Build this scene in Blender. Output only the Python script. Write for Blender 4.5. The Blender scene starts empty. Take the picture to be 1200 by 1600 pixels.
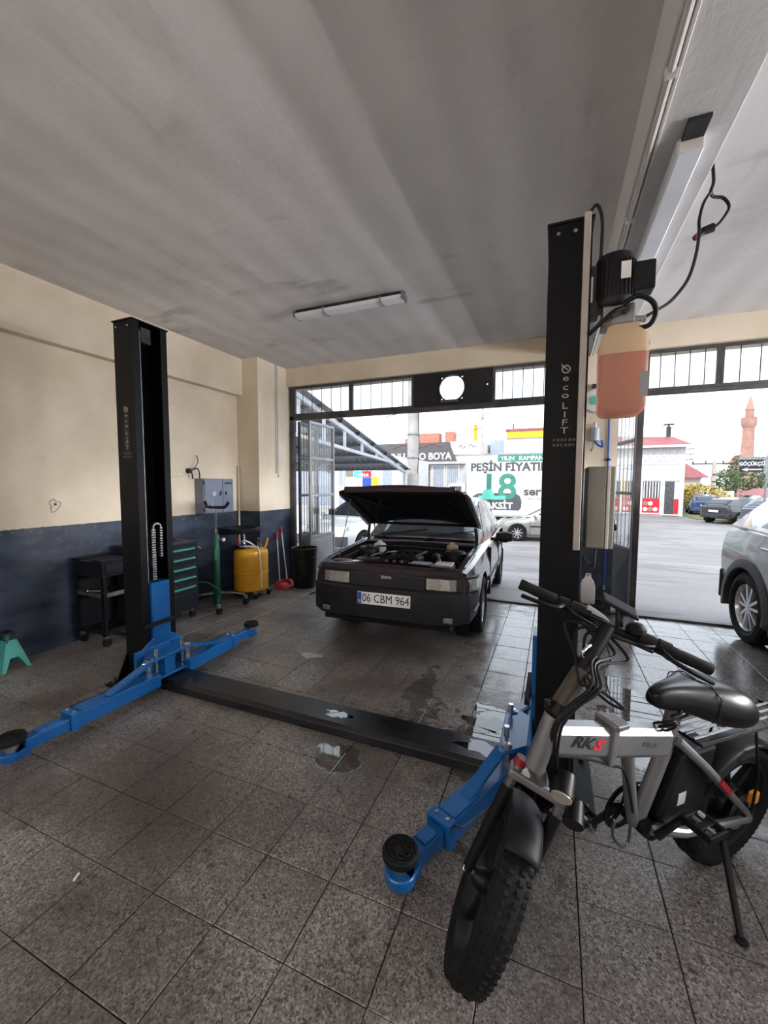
import bpy, bmesh, math, random
from mathutils import Vector, Matrix
random.seed(7)
scn = bpy.context.scene
COL = scn.collection
PI = math.pi
R_ = math.radians

# ---------------------------------------------------------------- camera
CAM_H = 1.55
def make_camera():
    yaw, pitch, roll = R_(22.5), R_(4.0), R_(0.2)
    fw = Vector((-math.sin(yaw)*math.cos(pitch), math.cos(yaw)*math.cos(pitch), -math.sin(pitch)))
    rt = Vector((math.cos(yaw), math.sin(yaw), 0)); up = rt.cross(fw)
    r2 = rt*math.cos(roll)+up*math.sin(roll); u2 = up*math.cos(roll)-rt*math.sin(roll)
    cd = bpy.data.cameras.new('camera'); co = bpy.data.objects.new('camera', cd); COL.objects.link(co)
    cd.sensor_fit = 'HORIZONTAL'; cd.sensor_width = 36; cd.lens = 640/1200*36
    cd.clip_start = 0.02; cd.clip_end = 500
    m = Matrix((r2, u2, -fw)).transposed().to_4x4(); m.translation = (0, 0, CAM_H)
    co.matrix_world = m
    scn.camera = co
make_camera()

# ---------------------------------------------------------------- light
w = bpy.data.worlds.new('sky'); scn.world = w; w.use_nodes = True
nt = w.node_tree; bg = nt.nodes['Background']
bg.inputs[0].default_value = (0.80, 0.89, 1.0, 1); bg.inputs[1].default_value = 2.35
sd = bpy.data.lights.new('sun', 'SUN'); sd.energy = 1.7; sd.angle = R_(2.0); sd.color = (1.0, 0.93, 0.84)
so = bpy.data.objects.new('sun', sd); COL.objects.link(so)
so.rotation_euler = Vector((0.22, 0.78, -0.66)).to_track_quat('-Z', 'Y').to_euler()
vs = scn.view_settings
vs.view_transform = 'Standard'; vs.look = 'None'; vs.gamma = 1.0; vs.exposure = 0.35; vs.use_curve_mapping = False
scn.display_settings.display_device = 'sRGB'

# ---------------------------------------------------------------- materials
MAT = {}
def lin(c):
    return tuple(((x/255.0)/12.92 if x/255.0 <= 0.04045 else ((x/255.0+0.055)/1.055)**2.4) for x in c)
def pmat(name, c1, c2=None, rough=0.5, metal=0.0, scale=6.0, bump=0.0, bscale=None, coat=0.0, world=False, stretch=(1,1,1), detail=4.0, lo=0.35, hi=0.65, rvar=0.0, trans=0.0, ior=1.45, spec=0.5, alpha=1.0, sub=0.0):
    """procedural principled material: two tones mixed by noise, optional bump and roughness variation"""
    m = bpy.data.materials.new(name); m.use_nodes = True; MAT[name] = m
    t = m.node_tree; N = t.nodes; L = t.links; b = N['Principled BSDF']
    b.inputs['Roughness'].default_value = rough; b.inputs['Metallic'].default_value = metal
    b.inputs['Coat Weight'].default_value = coat; b.inputs['Coat Roughness'].default_value = 0.05
    b.inputs['Transmission Weight'].default_value = trans; b.inputs['IOR'].default_value = ior
    b.inputs['Specular IOR Level'].default_value = spec
    b.inputs['Alpha'].default_value = alpha
    if sub:
        b.inputs['Subsurface Weight'].default_value = sub; b.inputs['Subsurface Radius'].default_value = (0.05, 0.03, 0.02)
    if c2 is None: c2 = tuple(min(1, x*1.18) for x in c1)
    if world:
        g = N.new('ShaderNodeNewGeometry'); src = g.outputs['Position']
    else:
        g = N.new('ShaderNodeTexCoord'); src = g.outputs['Object']
    mp = N.new('ShaderNodeMapping'); mp.inputs['Scale'].default_value = stretch; L.new(src, mp.inputs[0])
    n = N.new('ShaderNodeTexNoise'); n.inputs['Scale'].default_value = scale; n.inputs['Detail'].default_value = detail
    L.new(mp.outputs[0], n.inputs['Vector'])
    cr = N.new('ShaderNodeValToRGB'); cr.color_ramp.elements[0].position = lo; cr.color_ramp.elements[1].position = hi
    cr.color_ramp.elements[0].color = (*c1, 1); cr.color_ramp.elements[1].color = (*c2, 1)
    L.new(n.outputs[0], cr.inputs[0]); L.new(cr.outputs[0], b.inputs['Base Color'])
    if rvar:
        mr = N.new('ShaderNodeMapRange'); mr.inputs[3].default_value = max(0.02, rough-rvar); mr.inputs[4].default_value = min(1, rough+rvar)
        L.new(n.outputs[0], mr.inputs[0]); L.new(mr.outputs[0], b.inputs['Roughness'])
    if bump:
        n2 = N.new('ShaderNodeTexNoise'); n2.inputs['Scale'].default_value = bscale or scale*8; n2.inputs['Detail'].default_value = 3
        L.new(mp.outputs[0], n2.inputs['Vector'])
        bp = N.new('ShaderNodeBump'); bp.inputs['Strength'].default_value = bump; bp.inputs['Distance'].default_value = 0.01
        L.new(n2.outputs[0], bp.inputs['Height']); L.new(bp.outputs[0], b.inputs['Normal'])
    return m

class G:
    """tiny node-graph helper"""
    def __init__(s, name):
        s.m = bpy.data.materials.new(name); s.m.use_nodes = True; MAT[name] = s.m
        s.t = s.m.node_tree; s.N = s.t.nodes; s.L = s.t.links; s.b = s.N['Principled BSDF']
        s.pos = s.N.new('ShaderNodeNewGeometry').outputs['Position']
        sp = s.N.new('ShaderNodeSeparateXYZ'); s.L.new(s.pos, sp.inputs[0]); s.x, s.y, s.z = sp.outputs
    def put(s, a, sock):
        if hasattr(a, 'is_linked') or hasattr(a, 'links'): s.L.new(a, sock)
        else: sock.default_value = a
    def math(s, op, a, b=None, c=None, clamp=False):
        n = s.N.new('ShaderNodeMath'); n.operation = op; n.use_clamp = clamp
        s.put(a, n.inputs[0])
        if b is not None: s.put(b, n.inputs[1])
        if c is not None: s.put(c, n.inputs[2])
        return n.outputs[0]
    def noise(s, scale, detail=4, stretch=(1,1,1), off=(0,0,0), rough=0.5, dist=0.0):
        mp = s.N.new('ShaderNodeMapping'); mp.inputs['Scale'].default_value = stretch; mp.inputs['Location'].default_value = off
        s.L.new(s.pos, mp.inputs[0])
        n = s.N.new('ShaderNodeTexNoise'); n.inputs['Scale'].default_value = scale; n.inputs['Detail'].default_value = detail
        n.inputs['Roughness'].default_value = rough; n.inputs['Distortion'].default_value = dist
        s.L.new(mp.outputs[0], n.inputs['Vector']); return n.outputs[0]
    def vor(s, scale):
        n = s.N.new('ShaderNodeTexVoronoi'); n.inputs['Scale'].default_value = scale; s.L.new(s.pos, n.inputs['Vector'])
        return n.outputs['Distance'], n.outputs['Color']
    def step(s, v, lo, hi):
        n = s.N.new('ShaderNodeMapRange'); n.interpolation_type = 'SMOOTHSTEP'; s.put(v, n.inputs[0])
        n.inputs[1].default_value = lo; n.inputs[2].default_value = hi; return n.outputs[0]
    def mix(s, f, a, b):
        n = s.N.new('ShaderNodeMix'); n.data_type = 'RGBA'
        s.put(f, n.inputs[0])
        for v, i in ((a, 6), (b, 7)):
            if isinstance(v, tuple): n.inputs[i].default_value = (*v, 1)
            else: s.L.new(v, n.inputs[i])
        return n.outputs[2]
    def spot(s, x, y, rx, ry, nz, soft=0.25, amt=0.9):
        """soft blob mask on the ground around x, y with a noisy rim"""
        dx = s.math('DIVIDE', s.math('SUBTRACT', s.x, x), rx); dy = s.math('DIVIDE', s.math('SUBTRACT', s.y, y), ry)
        d = s.math('SQRT', s.math('ADD', s.math('MULTIPLY', dx, dx), s.math('MULTIPLY', dy, dy)))
        d = s.math('ADD', d, s.math('MULTIPLY', s.math('SUBTRACT', nz, 0.5), amt*2))
        return s.math('SUBTRACT', 1.0, s.step(d, 1.0-soft, 1.0))
    def bump(s, h, strength=0.3, dist=0.01):
        n = s.N.new('ShaderNodeBump'); n.inputs['Strength'].default_value = strength; n.inputs['Distance'].default_value = dist
        s.L.new(h, n.inputs['Height']); s.L.new(n.outputs[0], s.b.inputs['Normal'])

# painted wall: cream above, slate-blue dado below
def wall_mat():
    g = G('wall_paint')
    n1 = g.noise(1.6, 5); n2 = g.noise(9, 6); n3 = g.noise(2.2, 6, stretch=(1, 1, 3.5), off=(3, 1, 2)); n4 = g.noise(28, 3)
    cream = g.mix(g.step(n1, 0.3, 0.7), (0.62, 0.525, 0.40), (0.74, 0.65, 0.52))
    cream = g.mix(g.math('MULTIPLY', g.step(n2, 0.66, 0.8), 0.25), cream, (0.40, 0.36, 0.30))
    slate = g.mix(g.step(n3, 0.3, 0.75), (0.014, 0.021, 0.038), (0.047, 0.064, 0.101))
    slate = g.mix(g.math('MULTIPLY', g.step(n4, 0.62, 0.75), g.math('MULTIPLY', g.step(g.z, 0.65, 1.15), 0.22)), slate, (0.42, 0.42, 0.42))
    zz = g.math('ADD', g.z, g.math('MULTIPLY', g.math('SUBTRACT', n4, 0.5), 0.012))
    g.L.new(g.mix(g.step(zz, 1.139, 1.143), slate, cream), g.b.inputs['Base Color'])
    g.L.new(g.math('ADD', 0.42, g.math('MULTIPLY', g.step(zz, 1.13, 1.15), 0.35)), g.b.inputs['Roughness'])
    g.bump(g.math('ADD', n2, g.math('MULTIPLY', n1, 2.0)), 0.25, 0.02)
wall_mat()
def ceil_mat():
    g = G('ceiling_plaster')
    n1 = g.noise(0.9, 5, stretch=(0.8, 0.55, 1)); n2 = g.noise(4, 8, stretch=(1.0, 0.3, 1), rough=0.65); n3 = g.noise(2.2, 6, stretch=(0.5, 1.4, 1), off=(5, 2, 0)); n4 = g.noise(0.6, 3, off=(1, 9, 0))
    c = g.mix(g.step(n1, 0.3, 0.7), (0.60, 0.585, 0.59), (0.80, 0.785, 0.79))
    c = g.mix(g.math('MULTIPLY', g.step(n2, 0.55, 0.78), 0.35), c, (0.33, 0.31, 0.305))
    c = g.mix(g.math('MULTIPLY', g.math('MULTIPLY', g.step(n3, 0.58, 0.66), g.step(n4, 0.45, 0.6)), 0.45), c, (0.28, 0.265, 0.26))
    wv = g.N.new('ShaderNodeTexWave'); wv.wave_type = 'BANDS'; wv.bands_direction = 'X'; wv.inputs['Scale'].default_value = 0.95
    wv.inputs['Distortion'].default_value = 2.5; wv.inputs['Detail'].default_value = 3; g.L.new(g.pos, wv.inputs['Vector'])
    c = g.mix(g.math('MULTIPLY', wv.outputs[1], 0.14), c, (0.28, 0.27, 0.265))
    g.L.new(c, g.b.inputs['Base Color']); g.b.inputs['Roughness'].default_value = 0.9
    g.bump(g.math('ADD', n2, n3), 0.3, 0.03)
ceil_mat()
def tile_mat():
    g = G('terrazzo')
    oi = g.N.new('ShaderNodeObjectInfo')
    d1, c1 = g.vor(185.0); d2, c2 = g.vor(110.0)
    sc1 = g.N.new('ShaderNodeSeparateColor'); g.L.new(c1, sc1.inputs[0]); sc2 = g.N.new('ShaderNodeSeparateColor'); g.L.new(c2, sc2.inputs[0])
    base = g.mix(sc1.outputs[0], (0.165, 0.150, 0.142), (0.255, 0.234, 0.222))
    base = g.mix(g.step(sc2.outputs[1], 0.78, 0.80), base, (0.34, 0.32, 0.30))
    base = g.mix(g.math('MULTIPLY', g.step(sc1.outputs[1], 0.80, 0.82), 0.85), base, (0.035, 0.030, 0.028))
    base = g.mix(g.math('MULTIPLY', g.step(sc1.outputs[2], 0.90, 0.92), 0.8), base, (0.46, 0.44, 0.42))
    base = g.mix(g.math('MULTIPLY', oi.outputs['Random'], 0.30), base, (0.09, 0.080, 0.076))
    n1 = g.noise(1.3, 6, rough=0.6); n2 = g.noise(4.2, 7, off=(4, 2, 0), rough=0.65); n3 = g.noise(14, 5, off=(1, 7, 0)); n4 = g.noise(2.4, 5, stretch=(1, 0.6, 1), off=(9, 3, 0))
    grime = g.math('MULTIPLY', g.step(n1, 0.40, 0.66), 0.66)
    base = g.mix(grime, base, (0.060, 0.048, 0.042))
    base = g.mix(g.math('MULTIPLY', g.step(n2, 0.58, 0.70), 0.60), base, (0.030, 0.022, 0.019))
    dirt = g.math('MAXIMUM', g.spot(-1.75, 1.45, 1.1, 0.6, n2, 0.7, 0.8), g.spot(-1.4, 0.75, 0.9, 0.5, n2, 0.7, 0.8))
    base = g.mix(g.math('MULTIPLY', dirt, 0.40), base, (0.032, 0.022, 0.018))
    base = g.mix(g.math('MULTIPLY', g.step(n3, 0.66, 0.72), 0.75), base, (0.018, 0.014, 0.012))
    n5 = g.noise(34, 4, off=(3, 3, 0)); n6 = g.noise(5.5, 3, off=(8, 1, 0))
    base = g.mix(g.math('MULTIPLY', g.math('MULTIPLY', g.step(n5, 0.60, 0.66), g.step(n6, 0.42, 0.62)), 0.8), base, (0.016, 0.011, 0.009))
    oil = g.spot(-1.55, 3.5, 0.8, 0.45, n2, 0.6, 0.7)
    base = g.mix(g.math('MULTIPLY', oil, 0.55), base, (0.04, 0.035, 0.032))
    # water
    w1 = g.spot(-0.36, 2.50, 0.34, 0.36, n2, 0.10, 2.2); w2 = g.spot(0.52, 3.05, 0.20, 0.60, n2, 0.10, 1.5)
    w3 = g.spot(1.1, 4.2, 1.7, 2.2, n2, 0.5, 1.0); w4 = g.spot(-1.1, 1.95, 0.18, 0.12, n2, 0.2, 1.0); w5 = g.spot(-0.3, 4.2, 0.5, 1.6, n2, 0.5, 1.0)
    w6 = g.spot(-0.88, 2.75, 0.10, 0.55, n2, 0.15, 1.2)
    wet = g.math('MAXIMUM', g.math('MAXIMUM', w1, w2), g.math('MAXIMUM', w4, w6))
    damp = g.math('MAXIMUM', w3, w5)
    base = g.mix(g.math('MULTIPLY', wet, 0.5), base, (0.04, 0.034, 0.03))
    g.L.new(base, g.b.inputs['Base Color'])
    r = g.math('ADD', 0.24, g.math('MULTIPLY', n1, 0.26))
    r = g.math('MULTIPLY', r, g.math('SUBTRACT', 1.0, g.math('MULTIPLY', damp, 0.60)))
    r = g.math('MULTIPLY', r, g.math('SUBTRACT', 1.0, g.math('MULTIPLY', wet, 0.93)))
    g.L.new(r, g.b.inputs['Roughness'])
    g.L.new(g.math('ADD', 0.45, g.math('ADD', g.math('MULTIPLY', wet, 0.55), g.math('MULTIPLY', damp, 0.30))), g.b.inputs['Specular IOR Level'])
    h = g.math('MULTIPLY', g.math('ADD', g.math('MULTIPLY', n3, 1.0), g.math('MULTIPLY', n2, 0.6)), g.math('SUBTRACT', 1.0, g.math('MAXIMUM', wet, g.math('MULTIPLY', damp, 0.7))))
    g.bump(h, 0.16, 0.012)
tile_mat()
def asphalt_mat():
    g = G('asphalt')
    n1 = g.noise(0.45, 6, stretch=(0.35, 1, 1), rough=0.6); n2 = g.noise(25, 5); n3 = g.noise(1.5, 6, stretch=(0.4, 1.6, 1))
    c = g.mix(g.step(n1, 0.3, 0.7), (0.165, 0.153, 0.15), (0.26, 0.242, 0.236))
    c = g.mix(g.math('MULTIPLY', g.step(n2, 0.5, 0.7), 0.4), c, (0.33, 0.31, 0.305))
    c = g.mix(g.math('MULTIPLY', g.step(n3, 0.57, 0.63), 0.45), c, (0.09, 0.082, 0.08))
    g.L.new(c, g.b.inputs['Base Color']); g.b.inputs['Roughness'].default_value = 0.75
    g.bump(n2, 0.4, 0.01)
asphalt_mat()

pmat('joint', (0.008, 0.007, 0.006), rough=0.9, spec=0.1)
pmat('lift_black', (0.0030, 0.0034, 0.0050), (0.0045, 0.005, 0.007), rough=0.5, bump=0.05, bscale=200, spec=0.22)
pmat('beam_black', (0.006, 0.0065, 0.010), (0.018, 0.019, 0.023), rough=0.32, scale=4, rvar=0.2, world=True)
pmat('lift_blue', (0.004, 0.085, 0.30), (0.006, 0.12, 0.38), rough=0.33, scale=3, rvar=0.12, coat=0.2)
pmat('rubber', (0.005, 0.005, 0.006), (0.010, 0.010, 0.011), rough=0.75, scale=20, spec=0.3)
pmat('tyre', (0.0055, 0.0056, 0.0065), (0.011, 0.011, 0.012), rough=0.75, scale=25, bump=0.2, bscale=90, spec=0.25)
pmat('steel', (0.42, 0.43, 0.45), (0.58, 0.58, 0.60), rough=0.28, metal=1.0, scale=18, rvar=0.1)
pmat('dull_steel', (0.20, 0.20, 0.21), (0.34, 0.34, 0.35), rough=0.45, metal=1.0, scale=14, rvar=0.12)
pmat('chrome', (0.72, 0.73, 0.75), rough=0.08, metal=1.0)
pmat('dark_steel', (0.035, 0.036, 0.040), (0.065, 0.066, 0.07), rough=0.45, metal=0.6, scale=12)
pmat('frame_steel', (0.050, 0.047, 0.050), (0.095, 0.088, 0.088), rough=0.5, metal=0.3, scale=5, world=True)
pmat('gate_grey', (0.26, 0.25, 0.255), (0.36, 0.35, 0.355), rough=0.45, metal=0.3, scale=3, world=True)
pmat('black_panel', (0.008, 0.0075, 0.010), (0.013, 0.012, 0.015), rough=0.6, world=True)
pmat('black_plastic', (0.006, 0.006, 0.0075), (0.011, 0.011, 0.013), rough=0.45, scale=20, spec=0.35)
pmat('cable', (0.005, 0.005, 0.006), (0.008, 0.008, 0.009), rough=0.5, spec=0.3)
pmat('beige_cover', (0.40, 0.365, 0.335), (0.46, 0.42, 0.39), rough=0.5)
pmat('box_beige', (0.20, 0.19, 0.165), (0.24, 0.23, 0.20), rough=0.5)
pmat('tank_plastic', (0.80, 0.66, 0.48), (0.86, 0.72, 0.54), rough=0.35, trans=0.55, ior=1.25)
pmat('oil_red', (0.62, 0.20, 0.12), (0.68, 0.24, 0.15), rough=0.4, trans=0.35, ior=1.3)
pmat('white_paint', (0.72, 0.71, 0.69), (0.80, 0.79, 0.77), rough=0.5)
pmat('white_plastic', (0.66, 0.66, 0.66), (0.74, 0.74, 0.74), rough=0.4)
pmat('diffuser', (0.74, 0.77, 0.84), (0.80, 0.82, 0.88), rough=0.35)
pmat('conduit', (0.55, 0.53, 0.51), (0.64, 0.62, 0.60), rough=0.55)
pmat('trolley_black', (0.005, 0.006, 0.009), (0.009, 0.010, 0.013), rough=0.42, spec=0.3)
pmat('tool_green', (0.030, 0.19, 0.16), (0.045, 0.24, 0.20), rough=0.35, metal=0.2)
pmat('cab_black', (0.008, 0.011, 0.016), (0.013, 0.017, 0.023), rough=0.4, spec=0.35)
pmat('jack_green', (0.007, 0.075, 0.042), (0.012, 0.105, 0.058), rough=0.38, scale=8)
pmat('stand_green', (0.05, 0.32, 0.28), (0.07, 0.38, 0.33), rough=0.45)
pmat('drain_yellow', (0.72, 0.34, 0.015), (0.82, 0.42, 0.03), rough=0.35, scale=4, coat=0.2)
pmat('red_plastic', (0.55, 0.015, 0.04), (0.65, 0.03, 0.06), rough=0.4)
pmat('elec_grey', (0.33, 0.37, 0.46), (0.39, 0.43, 0.52), rough=0.42)
pmat('cabinet_grey', (0.13, 0.155, 0.215), (0.16, 0.185, 0.25), rough=0.4)
pmat('bike_red', (0.22, 0.008, 0.015), rough=0.4)
pmat('wood_pole', (0.42, 0.36, 0.29), (0.52, 0.45, 0.36), rough=0.6, scale=4, stretch=(8, 8, 1))
pmat('bike_silver', (0.20, 0.20, 0.21), (0.25, 0.25, 0.26), rough=0.32, metal=0.6)
pmat('bike_black', (0.0035, 0.0035, 0.0045), (0.006, 0.006, 0.007), rough=0.45, spec=0.28)
pmat('leather', (0.004, 0.004, 0.005), (0.006, 0.006, 0.007), rough=0.3, bump=0.04, bscale=260, spec=0.4)
pmat('fender', (0.009, 0.0095, 0.012), (0.013, 0.0135, 0.016), rough=0.5, spec=0.2)
pmat('water', (0.010, 0.011, 0.013), (0.014, 0.015, 0.017), rough=0.04, spec=1.0)
pmat('print_black', (0.012, 0.012, 0.014), rough=0.5)
pmat('print_red', (0.60, 0.015, 0.035), rough=0.45)
pmat('print_white', (0.82, 0.82, 0.82), rough=0.5)
pmat('print_grey', (0.075, 0.075, 0.08), (0.095, 0.095, 0.10), rough=0.5)
pmat('print_pale', (0.35, 0.345, 0.34), (0.42, 0.41, 0.40), rough=0.5)
pmat('print_green', (0.045, 0.22, 0.16), (0.06, 0.26, 0.19), rough=0.5)
pmat('print_mint', (0.10, 0.52, 0.40), (0.14, 0.58, 0.46), rough=0.5)
pmat('print_blue', (0.02, 0.08, 0.42), rough=0.5)
pmat('orange', (0.80, 0.30, 0.03), rough=0.4)
pmat('burgundy', (0.016, 0.0035, 0.008), (0.020, 0.0045, 0.010), rough=0.28, coat=0.9, scale=2, spec=0.6)
pmat('bay_dark', (0.004, 0.004, 0.005), (0.010, 0.010, 0.010), rough=0.6, scale=10, spec=0.3)
pmat('engine_metal', (0.16, 0.155, 0.15), (0.30, 0.29, 0.28), rough=0.42, metal=0.8, scale=15)
pmat('bumper_black', (0.009, 0.009, 0.012), (0.014, 0.014, 0.018), rough=0.48, scale=8, spec=0.35)
pmat('lamp_glass', (0.55, 0.54, 0.50), (0.70, 0.68, 0.63), rough=0.12, metal=0.6, scale=30)
pmat('lamp_lens', (0.80, 0.80, 0.78), rough=0.05, trans=0.9)
pmat('car_glass', (0.020, 0.026, 0.030), (0.028, 0.035, 0.040), rough=0.06, spec=0.8)
pmat('backlit_glass', (0.045, 0.060, 0.075), (0.065, 0.082, 0.10), rough=0.12, spec=0.8)  # pale blue stands in for daylight showing through from the rear window
pmat('silver_paint', (0.26, 0.26, 0.27), (0.30, 0.30, 0.31), rough=0.28, metal=0.5, coat=0.7)
pmat('beige_silver', (0.27, 0.26, 0.245), (0.32, 0.31, 0.29), rough=0.3, metal=0.5, coat=0.6)
pmat('grey_paint', (0.10, 0.11, 0.14), (0.13, 0.14, 0.17), rough=0.25, metal=0.4, coat=0.7)
pmat('black_paint', (0.02, 0.022, 0.026), (0.03, 0.032, 0.036), rough=0.22, coat=0.8)
pmat('blue_paint', (0.03, 0.06, 0.14), (0.04, 0.08, 0.17), rough=0.25, coat=0.7)
pmat('white_car', (0.60, 0.61, 0.62), (0.66, 0.67, 0.68), rough=0.3, coat=0.6)
pmat('cladding', (0.050, 0.051, 0.054), (0.070, 0.071, 0.074), rough=0.6)
pmat('tail_red', (0.55, 0.02, 0.05), rough=0.15, coat=0.6)
pmat('alloy', (0.50, 0.50, 0.52), (0.60, 0.60, 0.62), rough=0.25, metal=0.8)
pmat('concrete', (0.36, 0.34, 0.32), (0.48, 0.455, 0.43), rough=0.85, scale=3, bump=0.2)
pmat('stucco', (0.60, 0.55, 0.46), (0.70, 0.64, 0.55), rough=0.9, world=True, scale=1)
pmat('corrugated', (0.25, 0.255, 0.27), (0.36, 0.365, 0.38), rough=0.5, metal=0.4, world=True)
pmat('galvanised', (0.42, 0.43, 0.46), (0.52, 0.53, 0.56), rough=0.4, metal=0.4)
pmat('roof_red', (0.25, 0.07, 0.075), (0.32, 0.10, 0.105), rough=0.6, world=True)
pmat('brick_red', (0.34, 0.13, 0.09), (0.46, 0.20, 0.14), rough=0.85, scale=8)
pmat('minaret_stone', (0.34, 0.18, 0.135), (0.44, 0.25, 0.19), rough=0.85, scale=1.2)
pmat('yellow_paint', (0.80, 0.50, 0.02), rough=0.5)
pmat('sign_charcoal', (0.085, 0.078, 0.078), (0.10, 0.092, 0.092), rough=0.5)
pmat('banner_white', (0.70, 0.69, 0.68), (0.76, 0.75, 0.74), rough=0.55, scale=0.8)
pmat('shop_white', (0.62, 0.61, 0.60), (0.70, 0.69, 0.68), rough=0.6)
pmat('shop_dark', (0.05, 0.05, 0.055), (0.10, 0.10, 0.105), rough=0.3)
pmat('leaf_green', (0.045, 0.075, 0.025), (0.09, 0.13, 0.05), rough=0.8, scale=4)
pmat('leaf_yellow', (0.30, 0.22, 0.03), (0.42, 0.31, 0.06), rough=0.8, scale=4)
pmat('bark', (0.10, 0.08, 0.06), (0.15, 0.12, 0.09), rough=0.9)
pmat('grass', (0.10, 0.11, 0.05), (0.17, 0.17, 0.08), rough=0.95, scale=3)
pmat('stem_wrap', (0.035, 0.027, 0.021), (0.07, 0.055, 0.042), rough=0.35, scale=30)
pmat('copper', (0.45, 0.20, 0.10), rough=0.5, metal=0.4)

def pane_mat():
    m = bpy.data.materials.new('pane'); m.use_nodes = True; MAT['pane'] = m
    t = m.node_tree; N = t.nodes; L = t.links; out = N['Material Output']; N.remove(N['Principled BSDF'])
    tr = N.new('ShaderNodeBsdfTransparent'); tr.inputs[0].default_value = (0.93, 0.95, 0.95, 1)
    gl = N.new('ShaderNodeBsdfGlossy'); gl.inputs['Roughness'].default_value = 0.04
    df = N.new('ShaderNodeBsdfDiffuse'); df.inputs[0].default_value = (0.6, 0.6, 0.58, 1)
    lw = N.new('ShaderNodeLayerWeight'); lw.inputs[0].default_value = 0.5; pw = N.new('ShaderNodeMath'); pw.operation = 'POWER'; pw.inputs[1].default_value = 5; L.new(lw.outputs['Facing'], pw.inputs[0]); fr = N.new('ShaderNodeMath'); fr.operation = 'MULTIPLY_ADD'; fr.inputs[1].default_value = 0.9; fr.inputs[2].default_value = 0.04; L.new(pw.outputs[0], fr.inputs[0])
    nz = N.new('ShaderNodeTexNoise'); nz.inputs['Scale'].default_value = 3
    ml = N.new('ShaderNodeMath'); ml.operation = 'MULTIPLY'; ml.inputs[1].default_value = 0.12; L.new(nz.outputs[0], ml.inputs[0])
    m1 = N.new('ShaderNodeMixShader'); L.new(ml.outputs[0], m1.inputs[0]); L.new(tr.outputs[0], m1.inputs[1]); L.new(df.outputs[0], m1.inputs[2])
    m2 = N.new('ShaderNodeMixShader'); L.new(fr.outputs[0], m2.inputs[0]); L.new(m1.outputs[0], m2.inputs[1]); L.new(gl.outputs[0], m2.inputs[2])
    L.new(m2.outputs[0], out.inputs[0])
pane_mat()

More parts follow.
